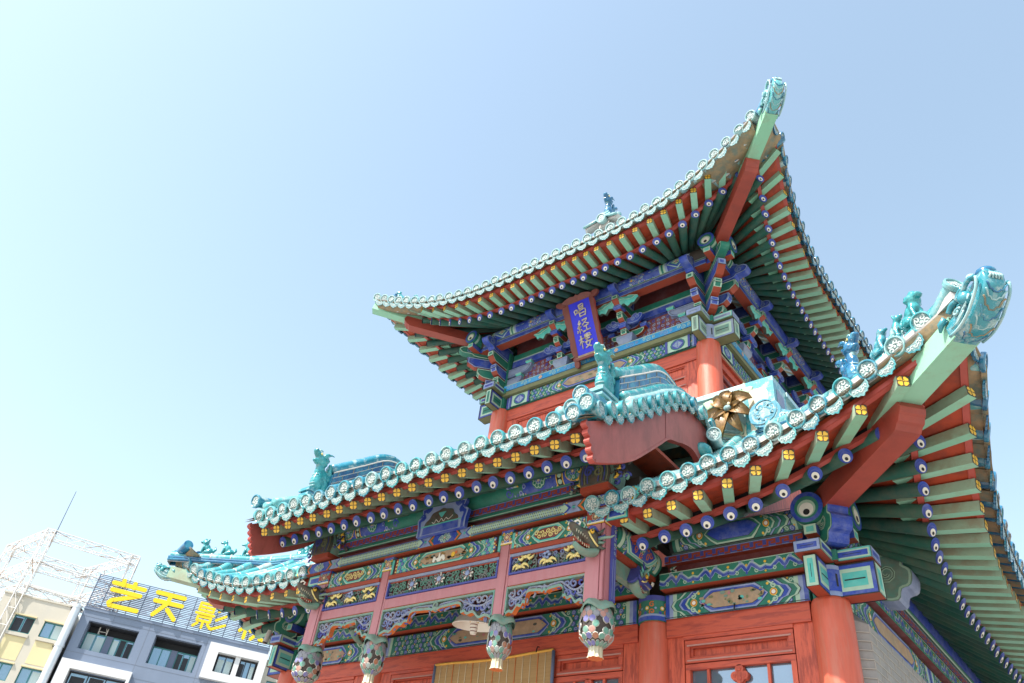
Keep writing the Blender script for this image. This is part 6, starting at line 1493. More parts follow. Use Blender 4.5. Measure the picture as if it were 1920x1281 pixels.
# short descending ridge with its front stack of barrels, below the roof beast
mb = MB()
for sg in (-1, 1):
    a = V((1.02, .14, 10.98)); b = V((1.02+.30*sg, .02, 10.76)); n = 5
    mb.beam(a, b, .12, .07, 'mortar'); mb.tube([a+Z_*.07, (a+b)/2+Z_*.08, b+Z_*.06], .045, 8, 'glaze_pale'); mb.tube([a+Z_*.0-Y_*.09, b-Y_*.09], .022, 6, 'glaze')
mb.box(.93, 1.11, .06, .5, 10.75, 10.97, 'mortar'); mb.box(.90, 1.14, .03, .5, 10.97, 11.0, 'glaze'); mb.box(.95, 1.09, .3, 2.4, 10.95, 11.3, 'glaze_deep')
mb.build('descending_ridge', UR)
for x, z in ((1.02, 10.86),): inst('corner_tile_end', ME_T['p'][2], frame((x, -.04, z), (0, -1, -.2)), UR)
# ================================================================== ridge figures
def frm(o, d):
    d = V((d[0], d[1], 0)).normalized(); s = Z_.cross(d); return d, s, V(o)
def place_parts(parts, o, d, s=1.):
    """local (x forward, y left, z up) ellipsoids to world"""
    d, sd, o = frm(o, d); R3 = Matrix((d, sd, Z_)).transposed(); out = []
    for p in parts:
        c, r = V(p[0])*s, p[1]; r = (V(r) if hasattr(r, '__len__') else V((r, r, r)))*s
        out.append((o+R3 @ c, r, R3 @ (p[2] if len(p) > 2 else Matrix.Identity(3))))
    return out, R3
def capsule(a, b, r0, r1, n=6):
    a, b = V(a), V(b); return [(a.lerp(b, i/(n-1)), lerp(r0, r1, i/(n-1))) for i in range(n)]
def lion_parts(kind=0):
    P = [((-.05, 0, .07), (.085, .062, .075)), ((0, 0, .13), (.062, .055, .085), RY(18)), ((.05, 0, .165), (.050, .052, .065))]
    P += capsule((.065, .035, .13), (.09, .036, .012), .024, .020)+capsule((.065, -.035, .13), (.09, -.036, .012), .024, .020)
    P += [((.105, .036, .010), (.032, .022, .014)), ((.105, -.036, .010), (.032, .022, .014)), ((-.02, .055, .035), (.06, .028, .035)), ((-.02, -.055, .035), (.06, .028, .035)), ((.03, .055, .012), (.04, .02, .013)), ((.03, -.055, .012), (.04, .02, .013))]
    if kind == 0: hx, hz = .075, .245; P += [((hx, 0, hz), (.055, .056, .052)), ((hx+.055, 0, hz-.012), (.034, .040, .028)), ((hx-.02, 0, hz-.02), (.06, .066, .06))]+[((hx-.03+.03*math.cos(a), .055*math.sin(a*1.0), hz+.01+.04*math.cos(a*2)), .022) for a in np.linspace(0, 6, 9)]
    elif kind == 1: hx, hz = .075, .25; P += capsule((.05, 0, .17), (.07, 0, .25), .042, .036)+[((hx+.012, 0, hz), (.048, .042, .042)), ((hx+.062, 0, hz-.008), (.040, .026, .022)), ((hx-.02, .03, hz+.045), (.014, .010, .026)), ((hx-.02, -.03, hz+.045), (.014, .010, .026))]
    else: hx, hz = .06, .24; P += capsule((.04, 0, .17), (.06, 0, .24), .05, .042)+[((hx+.01, 0, hz), (.052, .048, .046)), ((hx+.07, 0, hz-.010), (.042, .024, .018)), ((hx+.10, 0, hz-.018), (.02, .02, .012)), ((hx-.01, 0, hz+.045), (.04, .02, .022))]
    P += capsule((-.12, 0, .06), (-.155, 0, .12), .022, .028, 4)+capsule((-.155, 0, .12), (-.14, 0, .17), .028, .014, 4)
    P += [((hx+.03, .034, hz+.018), .012), ((hx+.03, -.034, hz+.018), .012)]
    return P
def figure(o, d, kind, s, label, m='glaze_green'):
    parts, R3 = place_parts(lion_parts(kind), o, d, s)
    ob = blob('ridge_figure', parts, m, None, .0085*s, .010*s, .035)
    tag(ob, label, 'roof figurine', 'small glazed animals seated along the roof ridges'); return ob
def hp(t, z, dz=0): return V((3.69+t, -t, z+dz))
figure(hp(1.40, 5.90), (1, -1), 0, .98, 'curly-maned turquoise lion figure nearest the upturned tip on the right lower roof ridge')
figure(hp(1.22, 5.93), (1, -1), 1, .80, 'small turquoise seated beast between two others on the right lower roof ridge', 'glaze')
figure(hp(1.05, 5.97), (1, -1), 2, .86, 'turquoise seated beast half hidden behind tile ends next to the big horned beast', 'glaze')
figure(V((-3.69-1.22, -1.22, 5.80)), (-1, -1), 0, .78, 'teal maned lion figure nearest the tip of the far left lower roof')
figure(V((-3.69-1.01, -1.01, 5.83)), (-1, -1), 1, .78, 'teal dog-like figure second from the tip of the far left lower roof')
figure(V((-3.69-.79, -.79, 5.86)), (-1, -1), 2, .78, 'teal figure partly behind the dark red barge board on the far left lower roof')
figure(V((-3.56, -.02, 11.25)), (-1, -1), 0, .62, 'tiny pale teal lion nearest the left tip of the upper roof', 'glaze')
figure(V((-3.32, .22, 11.26)), (-1, -1), 1, .58, 'tiny pale teal figure behind the lion on the left end of the upper roof', 'glaze')
def ridge_beast(o, d, s, label, m='glaze_green', plinth=True):
    """ridge-end dragon: scaled chest on a plinth, raised head with open snout, wing-like mane"""
    root = thing('ridge_beast', label, 'roof ornament', 'glazed dragon beasts closing the ridges', loc=o)
    P = [((0, 0, .16), (.10, .085, .16)), ((-.05, 0, .22), (.10, .070, .16)), ((.01, 0, .34), (.070, .060, .11), RY(-8)), ((-.10, 0, .14), (.09, .07, .12))]
    P += [((.02, 0, .47), (.105, .082, .078), RY(-25)), ((.105, 0, .545), (.075, .060, .046), RY(-35)), ((.150, 0, .580), (.038, .05, .036)), ((.10, 0, .435), (.070, .05, .026), RY(-20)), ((.0, .075, .56), (.06, .02, .03), RY(30)), ((.0, -.075, .56), (.06, .02, .03), RY(30)), ((-.04, .05, .50), (.05, .018, .03), RY(20)), ((-.04, -.05, .50), (.05, .018, .03), RY(20)), ((-.03, 0, .545), (.05, .03, .03))]
    P += [((.055, .045, .525), .020), ((.055, -.045, .525), .020)]
    for i in range(7):
        a = .4+i*.36; P.append(((-.10-.05*math.sin(a), .03*(-1)**i, .18+.045*i), (.055, .03, .030), RY(-35-6*i)))
    P += capsule((-.14, 0, .40), (-.23, .02, .47), .04, .028)+[((-.24, .02, .49), (.045, .04, .035)), ((-.20, -.02, .44), (.05, .05, .04))]
    parts, R3 = place_parts(P, (0, 0, 0), d, s)
    b = blob('body', parts, m, root, .011*s, .016*s, .03)
    mb = MB(); T = lambda x, y, z: R3 @ V((x*s, y*s, z*s))
    for k in range(6):          # chest plates
        z = .05+.045*k; pts = [T(.078*math.cos(t)+.018-.02*abs(k-2)*.2, .066*math.sin(t), z-.03*math.cos(t)) for t in np.linspace(-1.0, 1.0, 9)]
        mb.tube(pts, .007*s, 6, 'glaze_pale')
    mb.build('chest_scales', root)
    for sg in (-1, 1):          # teeth, eyes, brows
        eb = MB(); eb.ball(T(.085, sg*.062, .545), .016*s, 'pale_gold', 8, 6); eb.ball(T(.090, sg*.072, .545), .008*s, 'black', 6, 5); eb.build('eye', root)
        mb = MB()
        for i in range(4): mb.cyl(T(.06+.022*i, sg*.036, .505+.012*i), T(.062+.022*i, sg*.036, .482+.012*i), .007*s, .002*s, 5, 'white')
        mb.tube([T(.13, sg*.03, .585), T(.10, sg*.045, .60), T(.07, sg*.045, .585)], .012*s, 6, 'glaze_pale')
        mb.tube([T(-.02, sg*.05, .55), T(-.07, sg*.06, .60), T(-.13, sg*.055, .61)], [.016*s, .014*s, .005*s], 6, m)
        mb.build('brow', root)
    mb = MB(); mb.ball(T(.055, 0, .40), (.03*s, .035*s, .06*s), 'relief_face', 10, 6, R3); mb.build('throat', root)
    if plinth:
        mb = MB(); D, S_ = R3.col[0], R3.col[1]
        mb.obox((0, 0, -.02*s), D*.16*s, S_*.11*s, Z_*.02*s, 'glaze'); mb.obox((0, 0, -.055*s), D*.13*s, S_*.09*s, Z_*.014*s, 'glaze_deep'); mb.obox((0, 0, -.085*s), D*.15*s, S_*.10*s, Z_*.015*s, 'glaze'); mb.build('plinth', root)
    return root
ridge_beast((2.28, -1.60, 6.05), (0, -1), .92, 'turquoise dragon beast with pale scaled chest below the plaque on the porch ridge')
ridge_beast((-2.10, -1.58, 6.0), (0, -1), .95, 'turquoise dragon beast on the left end of the porch roof against the sky')
ridge_beast((4.42, -.73, 5.97), (1, -1), .86, 'blue horned dragon beast under the upper eaves where the right lower hip ridge steps up', 'glaze_deep', False)
ridge_beast((-3.95, -.26, 5.90), (-1, -1), .62, 'turquoise beast low behind the red barge board on the far left ridge', 'glaze_green', False)
ridge_beast((1.02, .16, 11.06), (0, -1), .78, 'dark teal spiky beast standing above the middle of the upper roof edge', 'glaze_deep', True)
# dragon-head caps on the corner beams
def beam_cap(o, d, s, label, wd=.115, ZS=.60):
    d = V(d).normalized(); o = V(o); sd = d.cross(Z_).normalized(); u = sd.cross(d)
    root = thing('beam_cap', label, 'roof ornament', 'dragon-head caps on the corner beams', loc=o); w = wd*s
    belly = chain([(-.02, -.12), (.12, -.13), (.24, -.10), (.34, -.03), (.42, .10), (.45, .24), (.44, .36)], 4)
    back = chain([(.44, .36), (.43, .44), (.36, .47), (.29, .44), (.31, .37), (.25, .36), (.22, .30), (.17, .32), (.15, .24), (.09, .26), (.07, .18), (.02, .19), (-.02, .13)], 4)
    pl = [(x*s, z*s*(ZS if z > 0 else 1)) for x, z in belly+back[1:]]
    mb = MB(); m_ = 26; lo_ = resample([V((x, 0, z)) for x, z in belly], n=m_); hi_ = resample([V((x, 0, z)) for x, z in back[::-1]], n=m_); rows = []
    for i in range(m_):
        t = i/(m_-1); wt = w*(1.0-.42*t+.10*math.sin(PI*t)); a_, b_ = lo_[i], hi_[i]; q = lambda p, y: d*p.x*s+sd*y+u*p.z*s*(ZS if p.z > 0 else 1)
        mid = a_.lerp(b_, .45)
        rows.append([q(a_, -wt*.80), q(a_+(b_-a_)*-.02, 0), q(a_, wt*.80), q(a_.lerp(b_, .12), wt), q(mid, wt*1.12), q(b_, wt*.72), q(b_, -wt*.72), q(mid, -wt*1.12), q(a_.lerp(b_, .12), -wt), q(a_, -wt*.80)])
    mb.grid(rows, 'glaze', True); mb.add(rows[0][:-1], [list(range(9))], 'glaze'); mb.add(rows[-1][:-1], [list(range(9))[::-1]], 'glaze_deep')
    T = lambda x, y, z: d*x*s+sd*y*s+u*z*s*(ZS if z > 0 else 1)
    mb.build('shell', root)
    mb = MB()
    bl = resample([V((x, 0, z)) for x, z in belly], n=30)
    for k in range(7):          # nested U-shaped grooves across the belly
        i = 5+k*3; pts = []
        for t in np.linspace(-1, 1, 11):
            j = max(0, min(29, i-int(round(4*(1-t*t))))); p = bl[j]; pts.append(T(p.x+.006, .098*t*(1-.22*j/29), p.z))
        mb.tube(pts, .0075*s, 5, ('glaze_deep', 'tile_clay', 'glaze_pale')[k % 3])
    for i in range(5): mb.tube([T(.452-.004*abs(i-2), -.05+.025*i, .26), T(.468, -.045+.022*i, .31), T(.450, -.035+.018*i, .36)], .009*s, 5, 'glaze_pale')
    for sg in (-1, 1):
        y = .13*sg
        e = [T(x-.035, y, z+.025) for x, z in belly[2:-3]]; mb.tube(e, .012*s, 6, 'glaze_pale')
        mb.ball(T(.25, .118*sg, .16), (.06*s, .05*s, .06*s), 'glaze', 12, 8)
        mb.tube([T(.14+.05*(1-.07*k)*math.cos(k*.6), y, .06+.05*(1-.07*k)*math.sin(k*.6)) for k in range(12)], .012*s, 6, 'glaze_pale')
        for k in range(4): mb.tube([T(.05+.03*k, y, -.06+.005*k), T(.13+.035*k, y*1.03, -.055+.03*k), T(.22+.03*k, y, .0+.05*k)], .009*s, 5, 'glaze_pale')
        mb.tube([T(x, y, z) for x, z in chain([(.16, .22), (.24, .25), (.30, .32), (.36, .34), (.40, .31)], 4)], .020*s, 6, 'glaze')
        mb.tube([T(x, y*.9, z) for x, z in chain([(.03, .17), (.08, .24), (.15, .24), (.19, .30), (.24, .33)], 4)], .024*s, 6, 'glaze')
        mb.ball(T(.33, .10*sg, .40), (.035*s, .03*s, .03*s), 'glaze_pale', 9, 6)
        mb.tube([T(.0, y, .12), T(-.05, y*1.1, .06), T(-.07, y*1.1, -.02)], [.03*s, .03*s, .01*s], 6, 'glaze')
    mb.ball(T(.37, 0, .45), (.075*s, .075*s, .05*s), 'glaze_deep', 12, 8, Matrix((d, sd, u)).transposed())
    for k in range(5): mb.ball(T(.04+.04*k, .03*(-1)**k, .19+.035*k), (.035*s, .05*s, .03*s), 'glaze_green', 8, 5)
    mb.build('carving', root); return root
beam_cap((5.43, -1.74, 5.48), (1, -1, -.12), .92, 'large turquoise dragon-head cap at the right tip of the lower roof', .112, .58)
beam_cap((3.94, -.41, 10.90), (1, -1, .22), .86, 'turquoise dragon-head cap on the topmost peak of the upper roof', .088, .72)
beam_cap((-5.15, -1.46, 5.44), (-1, -1, -.30), .58, 'dark blue dragon-head cap at the far left tip of the lower roof')

# ================================================================== plaque
pt, pb = V((0, .907, 10.300)), V((0, 1.308, 9.487)); pu = (pt-pb); PLH = pu.length; pu.normalize(); pn = X_.cross(pu).normalized()
if pn.y > 0: pn = -pn
PLQ = thing('name_plaque', 'blue plaque with gilded brush characters in a dark red carved frame under the upper eaves', 'plaque', loc=pb)
hw = .205; H = PLH
mb = MB(); mb.obox(pu*H/2-pn*.02, X_*hw, pu*H/2, pn*.015, 'plaque_blue') if 'plaque_blue' in MATS else None
mat('plaque_blue', (.018, .022, .60), .5, .15, 8); mat('plaque_gold', (.56, .48, .38), .5, .3, 30, second=(.25, .18, .10), amt=.7, sscale=14)
mb = MB(); mb.obox(pu*H/2-pn*.02, X_*hw, pu*H/2, pn*.015, 'plaque_blue'); board = mb.build('board', PLQ)
mb = MB()
side = chain([(0, -.02), (.055, .04), (.085, .18), (.055, .30), (.095, .42), (.075, .55), (.10, .66), (.085, .78), (.11, .88), (.06, 1.02)], 3)
for sg in (-1, 1):              # flared carved side wings
    inn = [V((sg*hw, 0, 0))+pu*(H*z) for x, z in side]; out = [V((sg*(hw+x*.55+.05), 0, 0))+pu*(H*z)+pn*(.035+.04*x) for x, z in side]
    mb.grid([inn, out], 'frame_brown', False); mb.grid([[p-pn*.05 for p in out], [p-pn*.05 for p in inn]], 'frame_brown', False); mb.grid([out, [p-pn*.05 for p in out]], 'fascia_red', False)
    foot = chain([(sg*(hw+.03), -.02), (sg*(hw+.085), -.03), (sg*(hw+.075), -.10), (sg*(hw+.085), -.16), (sg*(hw+.05), -.205), (sg*(hw-.0), -.18), (sg*(hw-.01), -.10), (sg*(hw-.005), -.02)], 3)
    mb.prism(foot, -pn*.02, X_, pu, pn, .055, 'frame_brown')
    ear = chain([(sg*(hw+.04), H-.02), (sg*(hw+.13), H-.03), (sg*(hw+.20), H+.01), (sg*(hw+.21), H+.06), (sg*(hw+.15), H+.075), (sg*(hw+.08), H+.06)], 3); mb.prism(ear, -pn*.01, X_, pu, pn, .05, 'frame_brown')
topc = chain([(-hw-.10, H-.0), (-hw-.06, H+.06), (-.12, H+.10), (-.04, H+.085), (0, H+.11), (.04, H+.085), (.12, H+.10), (hw+.06, H+.06), (hw+.10, H-.0)], 3)
mb.grid([[X_*max(-hw, min(hw, x))+pu*H for x, z in topc], [X_*x+pu*z+pn*.055 for x, z in topc]], 'frame_brown', False); mb.grid([[X_*x+pu*z+pn*.055 for x, z in topc], [X_*x+pu*z+pn*.0 for x, z in topc]], 'fascia_red', False)
mb.grid([[X_*x+pu*0 for x in (-hw, hw)], [X_*x-pu*.055+pn*.05 for x in (-hw-.04, hw+.04)]], 'picture_tan', False); mb.obox(-pu*.07+pn*.02, X_*(hw+.04), pu*.02, pn*.03, 'frame_brown')
mb.build('frame', PLQ)
# brush strokes (unit square, y up): chang, jing, lou
CH = {0: [[(.10, .62), (.13, .40), (.12, .36)], [(.10, .63), (.30, .68), (.27, .42)], [(.13, .42), (.27, .44)],
          [(.45, .92), (.46, .66)], [(.45, .93), (.76, .98), (.72, .68)], [(.47, .80), (.72, .83)], [(.47, .68), (.71, .71)],
          [(.40, .52), (.43, .14)], [(.40, .53), (.86, .60), (.80, .14)], [(.43, .35), (.80, .38)], [(.43, .15), (.79, .18)]],
      1: [[(.34, .95), (.18, .72), (.36, .76)], [(.38, .80), (.10, .44), (.36, .52)], [(.22, .42), (.22, .05)], [(.10, .30), (.06, .12)], [(.33, .32), (.38, .20)],
          [(.50, .90), (.84, .96), (.62, .72), (.44, .58)], [(.62, .76), (.76, .66), (.92, .58)], [(.54, .46), (.88, .52)], [(.71, .50), (.70, .16)], [(.44, .12), (.98, .20)]],
      2: [[(.04, .66), (.36, .74)], [(.20, .95), (.20, .04)], [(.20, .66), (.04, .34)], [(.21, .58), (.34, .46)],
          [(.48, .92), (.48, .74)], [(.48, .92), (.84, .96), (.80, .76)], [(.48, .83), (.80, .86)], [(.66, 1.0), (.66, .60)], [(.42, .74), (.92, .80)], [(.48, .62), (.80, .66)],
          [(.40, .42), (.96, .48)], [(.62, .56), (.50, .26), (.82, .06)], [(.80, .46), (.66, .20), (.42, .04)]]}
for k, z0 in ((0, .66), (1, .37), (2, .085)):
    mb = MB(); S_ = .27; P = None
    for st in CH[k]:
        pts = chain(st, 4) if len(st) > 2 else [st[0], tuple(.5*(np.array(st[0])+np.array(st[1]))+np.array((0, .008))), st[1]]
        n = len(pts); q = [X_*((x-.5)*S_*1.02)+pu*((z0+.0)*H+y*S_*.92)+pn*.004 for x, y in pts]
        rr = [.0135*(1.15-.45*math.sin(PI*i/(n-1)))*(1 if i < n-1 else .75) for i in range(n)]
        mb.tube(q, rr, 7, 'plaque_gold')
    mb.build('character', PLQ)

# ================================================================== blind, lamp, camera, hooks
mb = MB(); x0, x1, zt_ = -.86, .815, 4.205
BL = thing('bamboo_blind', 'rolled-down brown bamboo blind with pale cords hung over the red doors', 'blind', loc=((x0+x1)/2, -.10, zt_))
c0 = V((-(x0+x1)/2, .10, -zt_))
cur = lambda x, z: -.10-.012*math.sin((x-x0)*3.0)-.006*math.cos(z*9)
sg_ = lambda x: -.035*math.sin(PI*(x-x0)/(x1-x0))**2*(1)-.02*max(0, (.0-x))
rows = [[V((x, cur(x, z), z+sg_(x)))+c0 for x in np.linspace(x0, x1, 24)] for z in np.linspace(zt_, 2.2, 30)]
mb.grid(rows, 'blind_straw'); mb.grid([[p+Y_*.008 for p in r_] for r_ in rows], 'blind_straw', flip=True); mat_ = mb.build('slats', BL)
mb = MB()
for i in range(1, 17):
    x = lerp(x0, x1, i/17); mb.tube([V((x, cur(x, z)-.004, z+sg_(x)))+c0 for z in np.linspace(zt_, 2.2, 20)], .004, 4, 'blind_cord' if i % 3 else 'orange')
mb.build('cords', BL)
mb = MB(); mb.tube([V((x, cur(x, zt_)-.006, zt_+.008+sg_(x)))+c0 for x in np.linspace(x0, x1, 20)], .014, 6, 'blind_head'); mb.build('head_rail', BL)
for x in (x0, x1):
    mb = MB(); mb.tube([V((x, cur(x, z)-.002, z))+c0 for z in np.linspace(zt_, 2.2, 12)], .018, 6, 'blind_edge'); mb.build('edge_binding', BL)
mb = MB(); q = V((-.05, -.42, 4.50))
LP = thing('hanging_lamp', 'shallow white lamp shade hung behind the porch apron near the third post', 'lamp', loc=q)
mb.lathe([(.02, .13), (.10, .10), (.20, .03), (.255, -.05), (.25, -.055), (.19, .02), (.09, .085), (.0, .10)], (0, 0, 0), (.05, -.1, 1), 32, 'shade_white'); mb.build('shade', LP)
mb = MB(); mb.lathe([(.045, -.02), (.042, -.05), (.046, -.06), (.040, -.085), (.044, -.095), (.037, -.12), (.040, -.13), (.032, -.155), (0, -.16)], (.03, -.05, 0), (.05, -.1, 1), 18, 'shade_white', ['shade_white', 'frame_brown', 'shade_white', 'frame_brown', 'shade_white', 'frame_brown', 'shade_white', 'shade_white']); mb.cyl((.03, -.05, -.03), (.03, -.05, .06), .05, .046, 18, 'gold'); mb.build('bulb', LP)
mb = MB(); mb.tube([V((0, 0, .12)), V((0, 0, .60))], .006, 6, 'iron'); mb.build('cord', LP)
cpos = V((-3.90, -.42, 4.74))
SCM = thing('security_camera', 'grey bullet security camera pointing down beside the far left corner column', 'security camera', loc=cpos)
mb = MB(); dn = V((-.10, -.12, -1)).normalized(); mb.cyl(-dn*.095, dn*.07, .036, .038, 18, 'camera_white'); mb.cyl(dn*.07, dn*.085, .038, .034, 18, 'iron'); hbody = mb.build('housing', SCM)
mb = MB(); mb.cyl(dn*.086, dn*.090, .026, .026, 14, 'camera_glass')
for i in range(6): mb.ball(dn*.091+V((.016*math.cos(i*1.05), .016*math.sin(i*1.05), 0)), .005, 'camera_white', 6, 4)
mb.build('lens', SCM)
mb = MB(); mb.tube([V((.02, .03, -.02)), V((.08, .10, -.10)), V((.19, .20, -.13))], .011, 8, 'shade_white'); mb.build('bracket', SCM)
for i, (x, z, lab) in enumerate(((2.86, 4.375, 'bent iron hook on the red lintel of the right bay'), (.62, 4.21, 'small iron hook holding the bamboo blind near its right end'), (-2.55, 4.36, 'thin iron hook on the lintel of the far left bay'))):
    mb = MB(); mb.tube([V((0, 0, .05)), V((0, -.03, .045)), V((.005, -.045, .02)), V((.01, -.06, -.02)), V((.02, -.075, -.025))], .006, 6, 'iron'); o = mb.build('hook'); o.location = (x, -.095, z); tag(o, lab, 'hook')
# ================================================================== modern buildings across the street (57 m away)
A0 = V((-47.112, 14.329, 0)); hU = V((.5, .8660254, 0)); nU = V((.8660254, -.5, 0))
def fp(u, n, z): return A0+hU*u+nU*n+Z_*z
def fbox(mb, u0, u1, n0, n1, z0, z1, m, ms=None):
    mb.obox(fp((u0+u1)/2, (n0+n1)/2, (z0+z1)/2)-OFF, hU*(u1-u0)/2, nU*(n1-n0)/2, Z_*(z1-z0)/2, m, ms)
K = lambda z: 1.6+1.5*(z-1.6)
def wall_with_holes(mb, u0, u1, z0, z1, n, th, holes, m):
    """facade slab with rectangular openings, built from strips"""
    us = sorted({u0, u1, *[h[0] for h in holes], *[h[1] for h in holes]})
    for a, b in zip(us, us[1:]):
        hs = sorted([(h[2], h[3]) for h in holes if h[0] <= a+1e-6 and h[1] >= b-1e-6]); z = z0
        for lo, hi in hs:
            if lo > z: fbox(mb, a, b, n-th, n, z, lo, m)
            z = max(z, hi)
        if z < z1: fbox(mb, a, b, n-th, n, z, z1, m)
# --- grey block with roof sign
OFF = fp(5.9, -6, 0); GB = thing('grey_building', 'grey-blue modern block with deep dark window bays and white framed windows, yellow rooftop sign above', 'building', loc=OFF)
W_ = 11.82; top = K(11.3)
h1 = (.57, 3.63, K(9.67), K(10.81)); h2 = (4.68, 7.60, K(9.67), K(10.84)); h3 = (.72, 4.05, K(7.3), K(8.82)); h4 = (4.9, 8.0, K(7.3), K(8.85)); h5 = (8.1, 11.82, K(9.55), K(11.0)); h6 = (8.1, 11.7, K(7.3), K(8.6))
mb = MB(); wall_with_holes(mb, 0, W_, 0, top, 0, .35, [h1, h2, h3, h4, h5, h6], 'far_grey'); fbox(mb, 0, W_, -12, -1.3, 0, top-.2, 'far_grey')
fbox(mb, -.02, W_+.02, -.4, .06, top-.12, top+.05, 'far_grey')
for u in (1.9, 4.15, 6.1, 7.85, 9.9): fbox(mb, u-.012, u+.012, .001, .006, K(10.95), top-.13, 'far_joint')
for z in (K(10.95), K(9.5), K(9.0)): fbox(mb, 0, 8.05, .001, .006, z-.012, z+.012, 'far_joint')
for u in (4.15, 7.85): fbox(mb, u-.012, u+.012, .001, .0055, K(9.03), K(10.93), 'far_joint')
GW = mb.build('wall', GB)
def far_window(u0, u1, z0, z1, depth, ncol, seed, fm='window_green', parent=None, sill=True, curt=True):
    R = random.Random(seed); mb = MB(); f = .06
    fbox(mb, u0, u1, -depth-.08, -depth, z0, z0+f, fm); fbox(mb, u0, u1, -depth-.08, -depth, z1-f, z1, fm)
    for i in range(ncol+1):
        u = lerp(u0, u1-f, i/ncol); fbox(mb, u, u+f, -depth-.08, -depth, z0+f, z1-f, fm)
    o = mb.build('window', parent)
    mb = MB(); fbox(mb, u0+f, u1-f, -depth-.06, -depth-.05, z0+f, z1-f, 'far_glass'); mb.build('pane', o)
    mb = MB()
    for i in range(ncol):
        if curt and R.random() < .6:
            a, b = lerp(u0, u1, (i+.12)/ncol), lerp(u0, u1, (i+.88)/ncol); fbox(mb, a, b, -depth-.048, -depth-.04, z0+f, z0+(z1-z0)*R.uniform(.75, .97), R.choice(('curtain', 'far_dark', 'far_dark', 'curtain')))
    if mb.v: mb.build('curtain', o)
    return o
for k, h in enumerate((h1, h2, h3, h4)):
    mb = MB(); d = 1.2
    fbox(mb, h[0], h[0]+.05, -d, -.35, h[2], h[3], 'far_grey'); fbox(mb, h[1]-.05, h[1], -d, -.35, h[2], h[3], 'far_grey'); fbox(mb, h[0], h[1], -d, -.30, h[2]-.02, h[2]+.06, 'far_grey'); fbox(mb, h[0], h[1], -d, -.35, h[3]-.05, h[3], 'far_dark'); fbox(mb, h[0], h[1], -1.29, -1.2, h[2], h[3], 'far_dark')  # near-black ceiling and back paint in the shade of the deep bay
    mb.build('window_bay', GB); zt = lerp(h[2], h[3], .70)
    far_window(h[0]+.06, lerp(h[0], h[1], .42), h[2]+.07, zt, .75, 2, k+1, parent=GB); far_window(lerp(h[0], h[1], .55), h[1]-.06, h[2]+.07, zt, .75, 3, k+11, parent=GB)
    mb = MB(); fbox(mb, lerp(h[0], h[1], .42), lerp(h[0], h[1], .55), -.84, -.70, h[2]+.06, zt, 'slat_blue'); mb.build('window_pier', GB)
for k, (u0, u1, z0, z1, i0, i1, j0, j1) in enumerate(((8.06, 11.86, K(9.54), K(11.0), 8.72, 11.38, K(9.85), K(10.66)), (.08, 4.20, K(7.2), K(9.16), .72, 4.02, K(7.4), K(8.84)))):
    mb = MB(); 
    for a, b, c, d in ((u0, u1, j1, z1), (u0, u1, z0, j0), (u0, i0, j0, j1), (i1, u1, j0, j1)): fbox(mb, a, b, -.5, .42, c, d, 'far_white')
    if k == 0:
        um = (i0+i1)/2; fbox(mb, um-.16, um+.16, -.5, .30, j0, j1, 'far_white')
        fbox(mb, i0, i1, -.62, -.5, j0, j1, 'far_dark')
    wf = mb.build('window_surround', GB)
    if k == 0:
        far_window(i0+.08, um-.2, j0+.06, j1-.06, .1, 2, 31, 'far_dark', GB); far_window(um+.2, i1-.08, j0+.06, j1-.06, .1, 3, 32, 'far_dark', GB)
    else: far_window(i0+.05, i1-.05, j0+.05, j1-.05, .25, 3, 33, 'far_dark', GB)
mb = MB(); fbox(mb, W_, W_+.05, -12, 0, 0, top, 'far_white'); mb.build('side_wall', GB)
# --- roof sign: louvre panel with strokes of rounded yellow characters
OFF = fp(5.9, .1, K(11.3)); SG = thing('roof_sign', 'yellow rounded Chinese characters on a slatted blue-grey panel above the grey block', 'sign', loc=OFF)
z0s, z1s = K(11.33), K(12.72); mb = MB(); ns = 20
for i in range(ns):
    z = lerp(z0s, z1s, i/(ns-1)); fbox(mb, 0, W_, .02, .07, z-.022, z+.022, 'slat_blue')
mb.build('slats', SG)
mb = MB()
for i in range(16): u = lerp(.05, W_-.05, i/15); fbox(mb, u-.025, u+.025, -.05, .018, z0s, z1s, 'slat_blue')
mb.build('posts', SG)
mb = MB()
for i in range(ns-1):
    z = lerp(z0s, z1s, (i+.5)/(ns-1))
    if .08 < i/ns < .62:
        for a, b in ((2.0, 3.8), (4.0, 5.6), (6.3, 8.2), (9.2, 11.5)):
            fbox(mb, a+.25*math.sin(i*2.1), b+.25*math.sin(i*1.3), -.09, -.06, z-.02, z+.02, 'slat_pink')
mb.build('backing_strip', SG)
Kp = lambda u, z: (1.5*u, K(z))
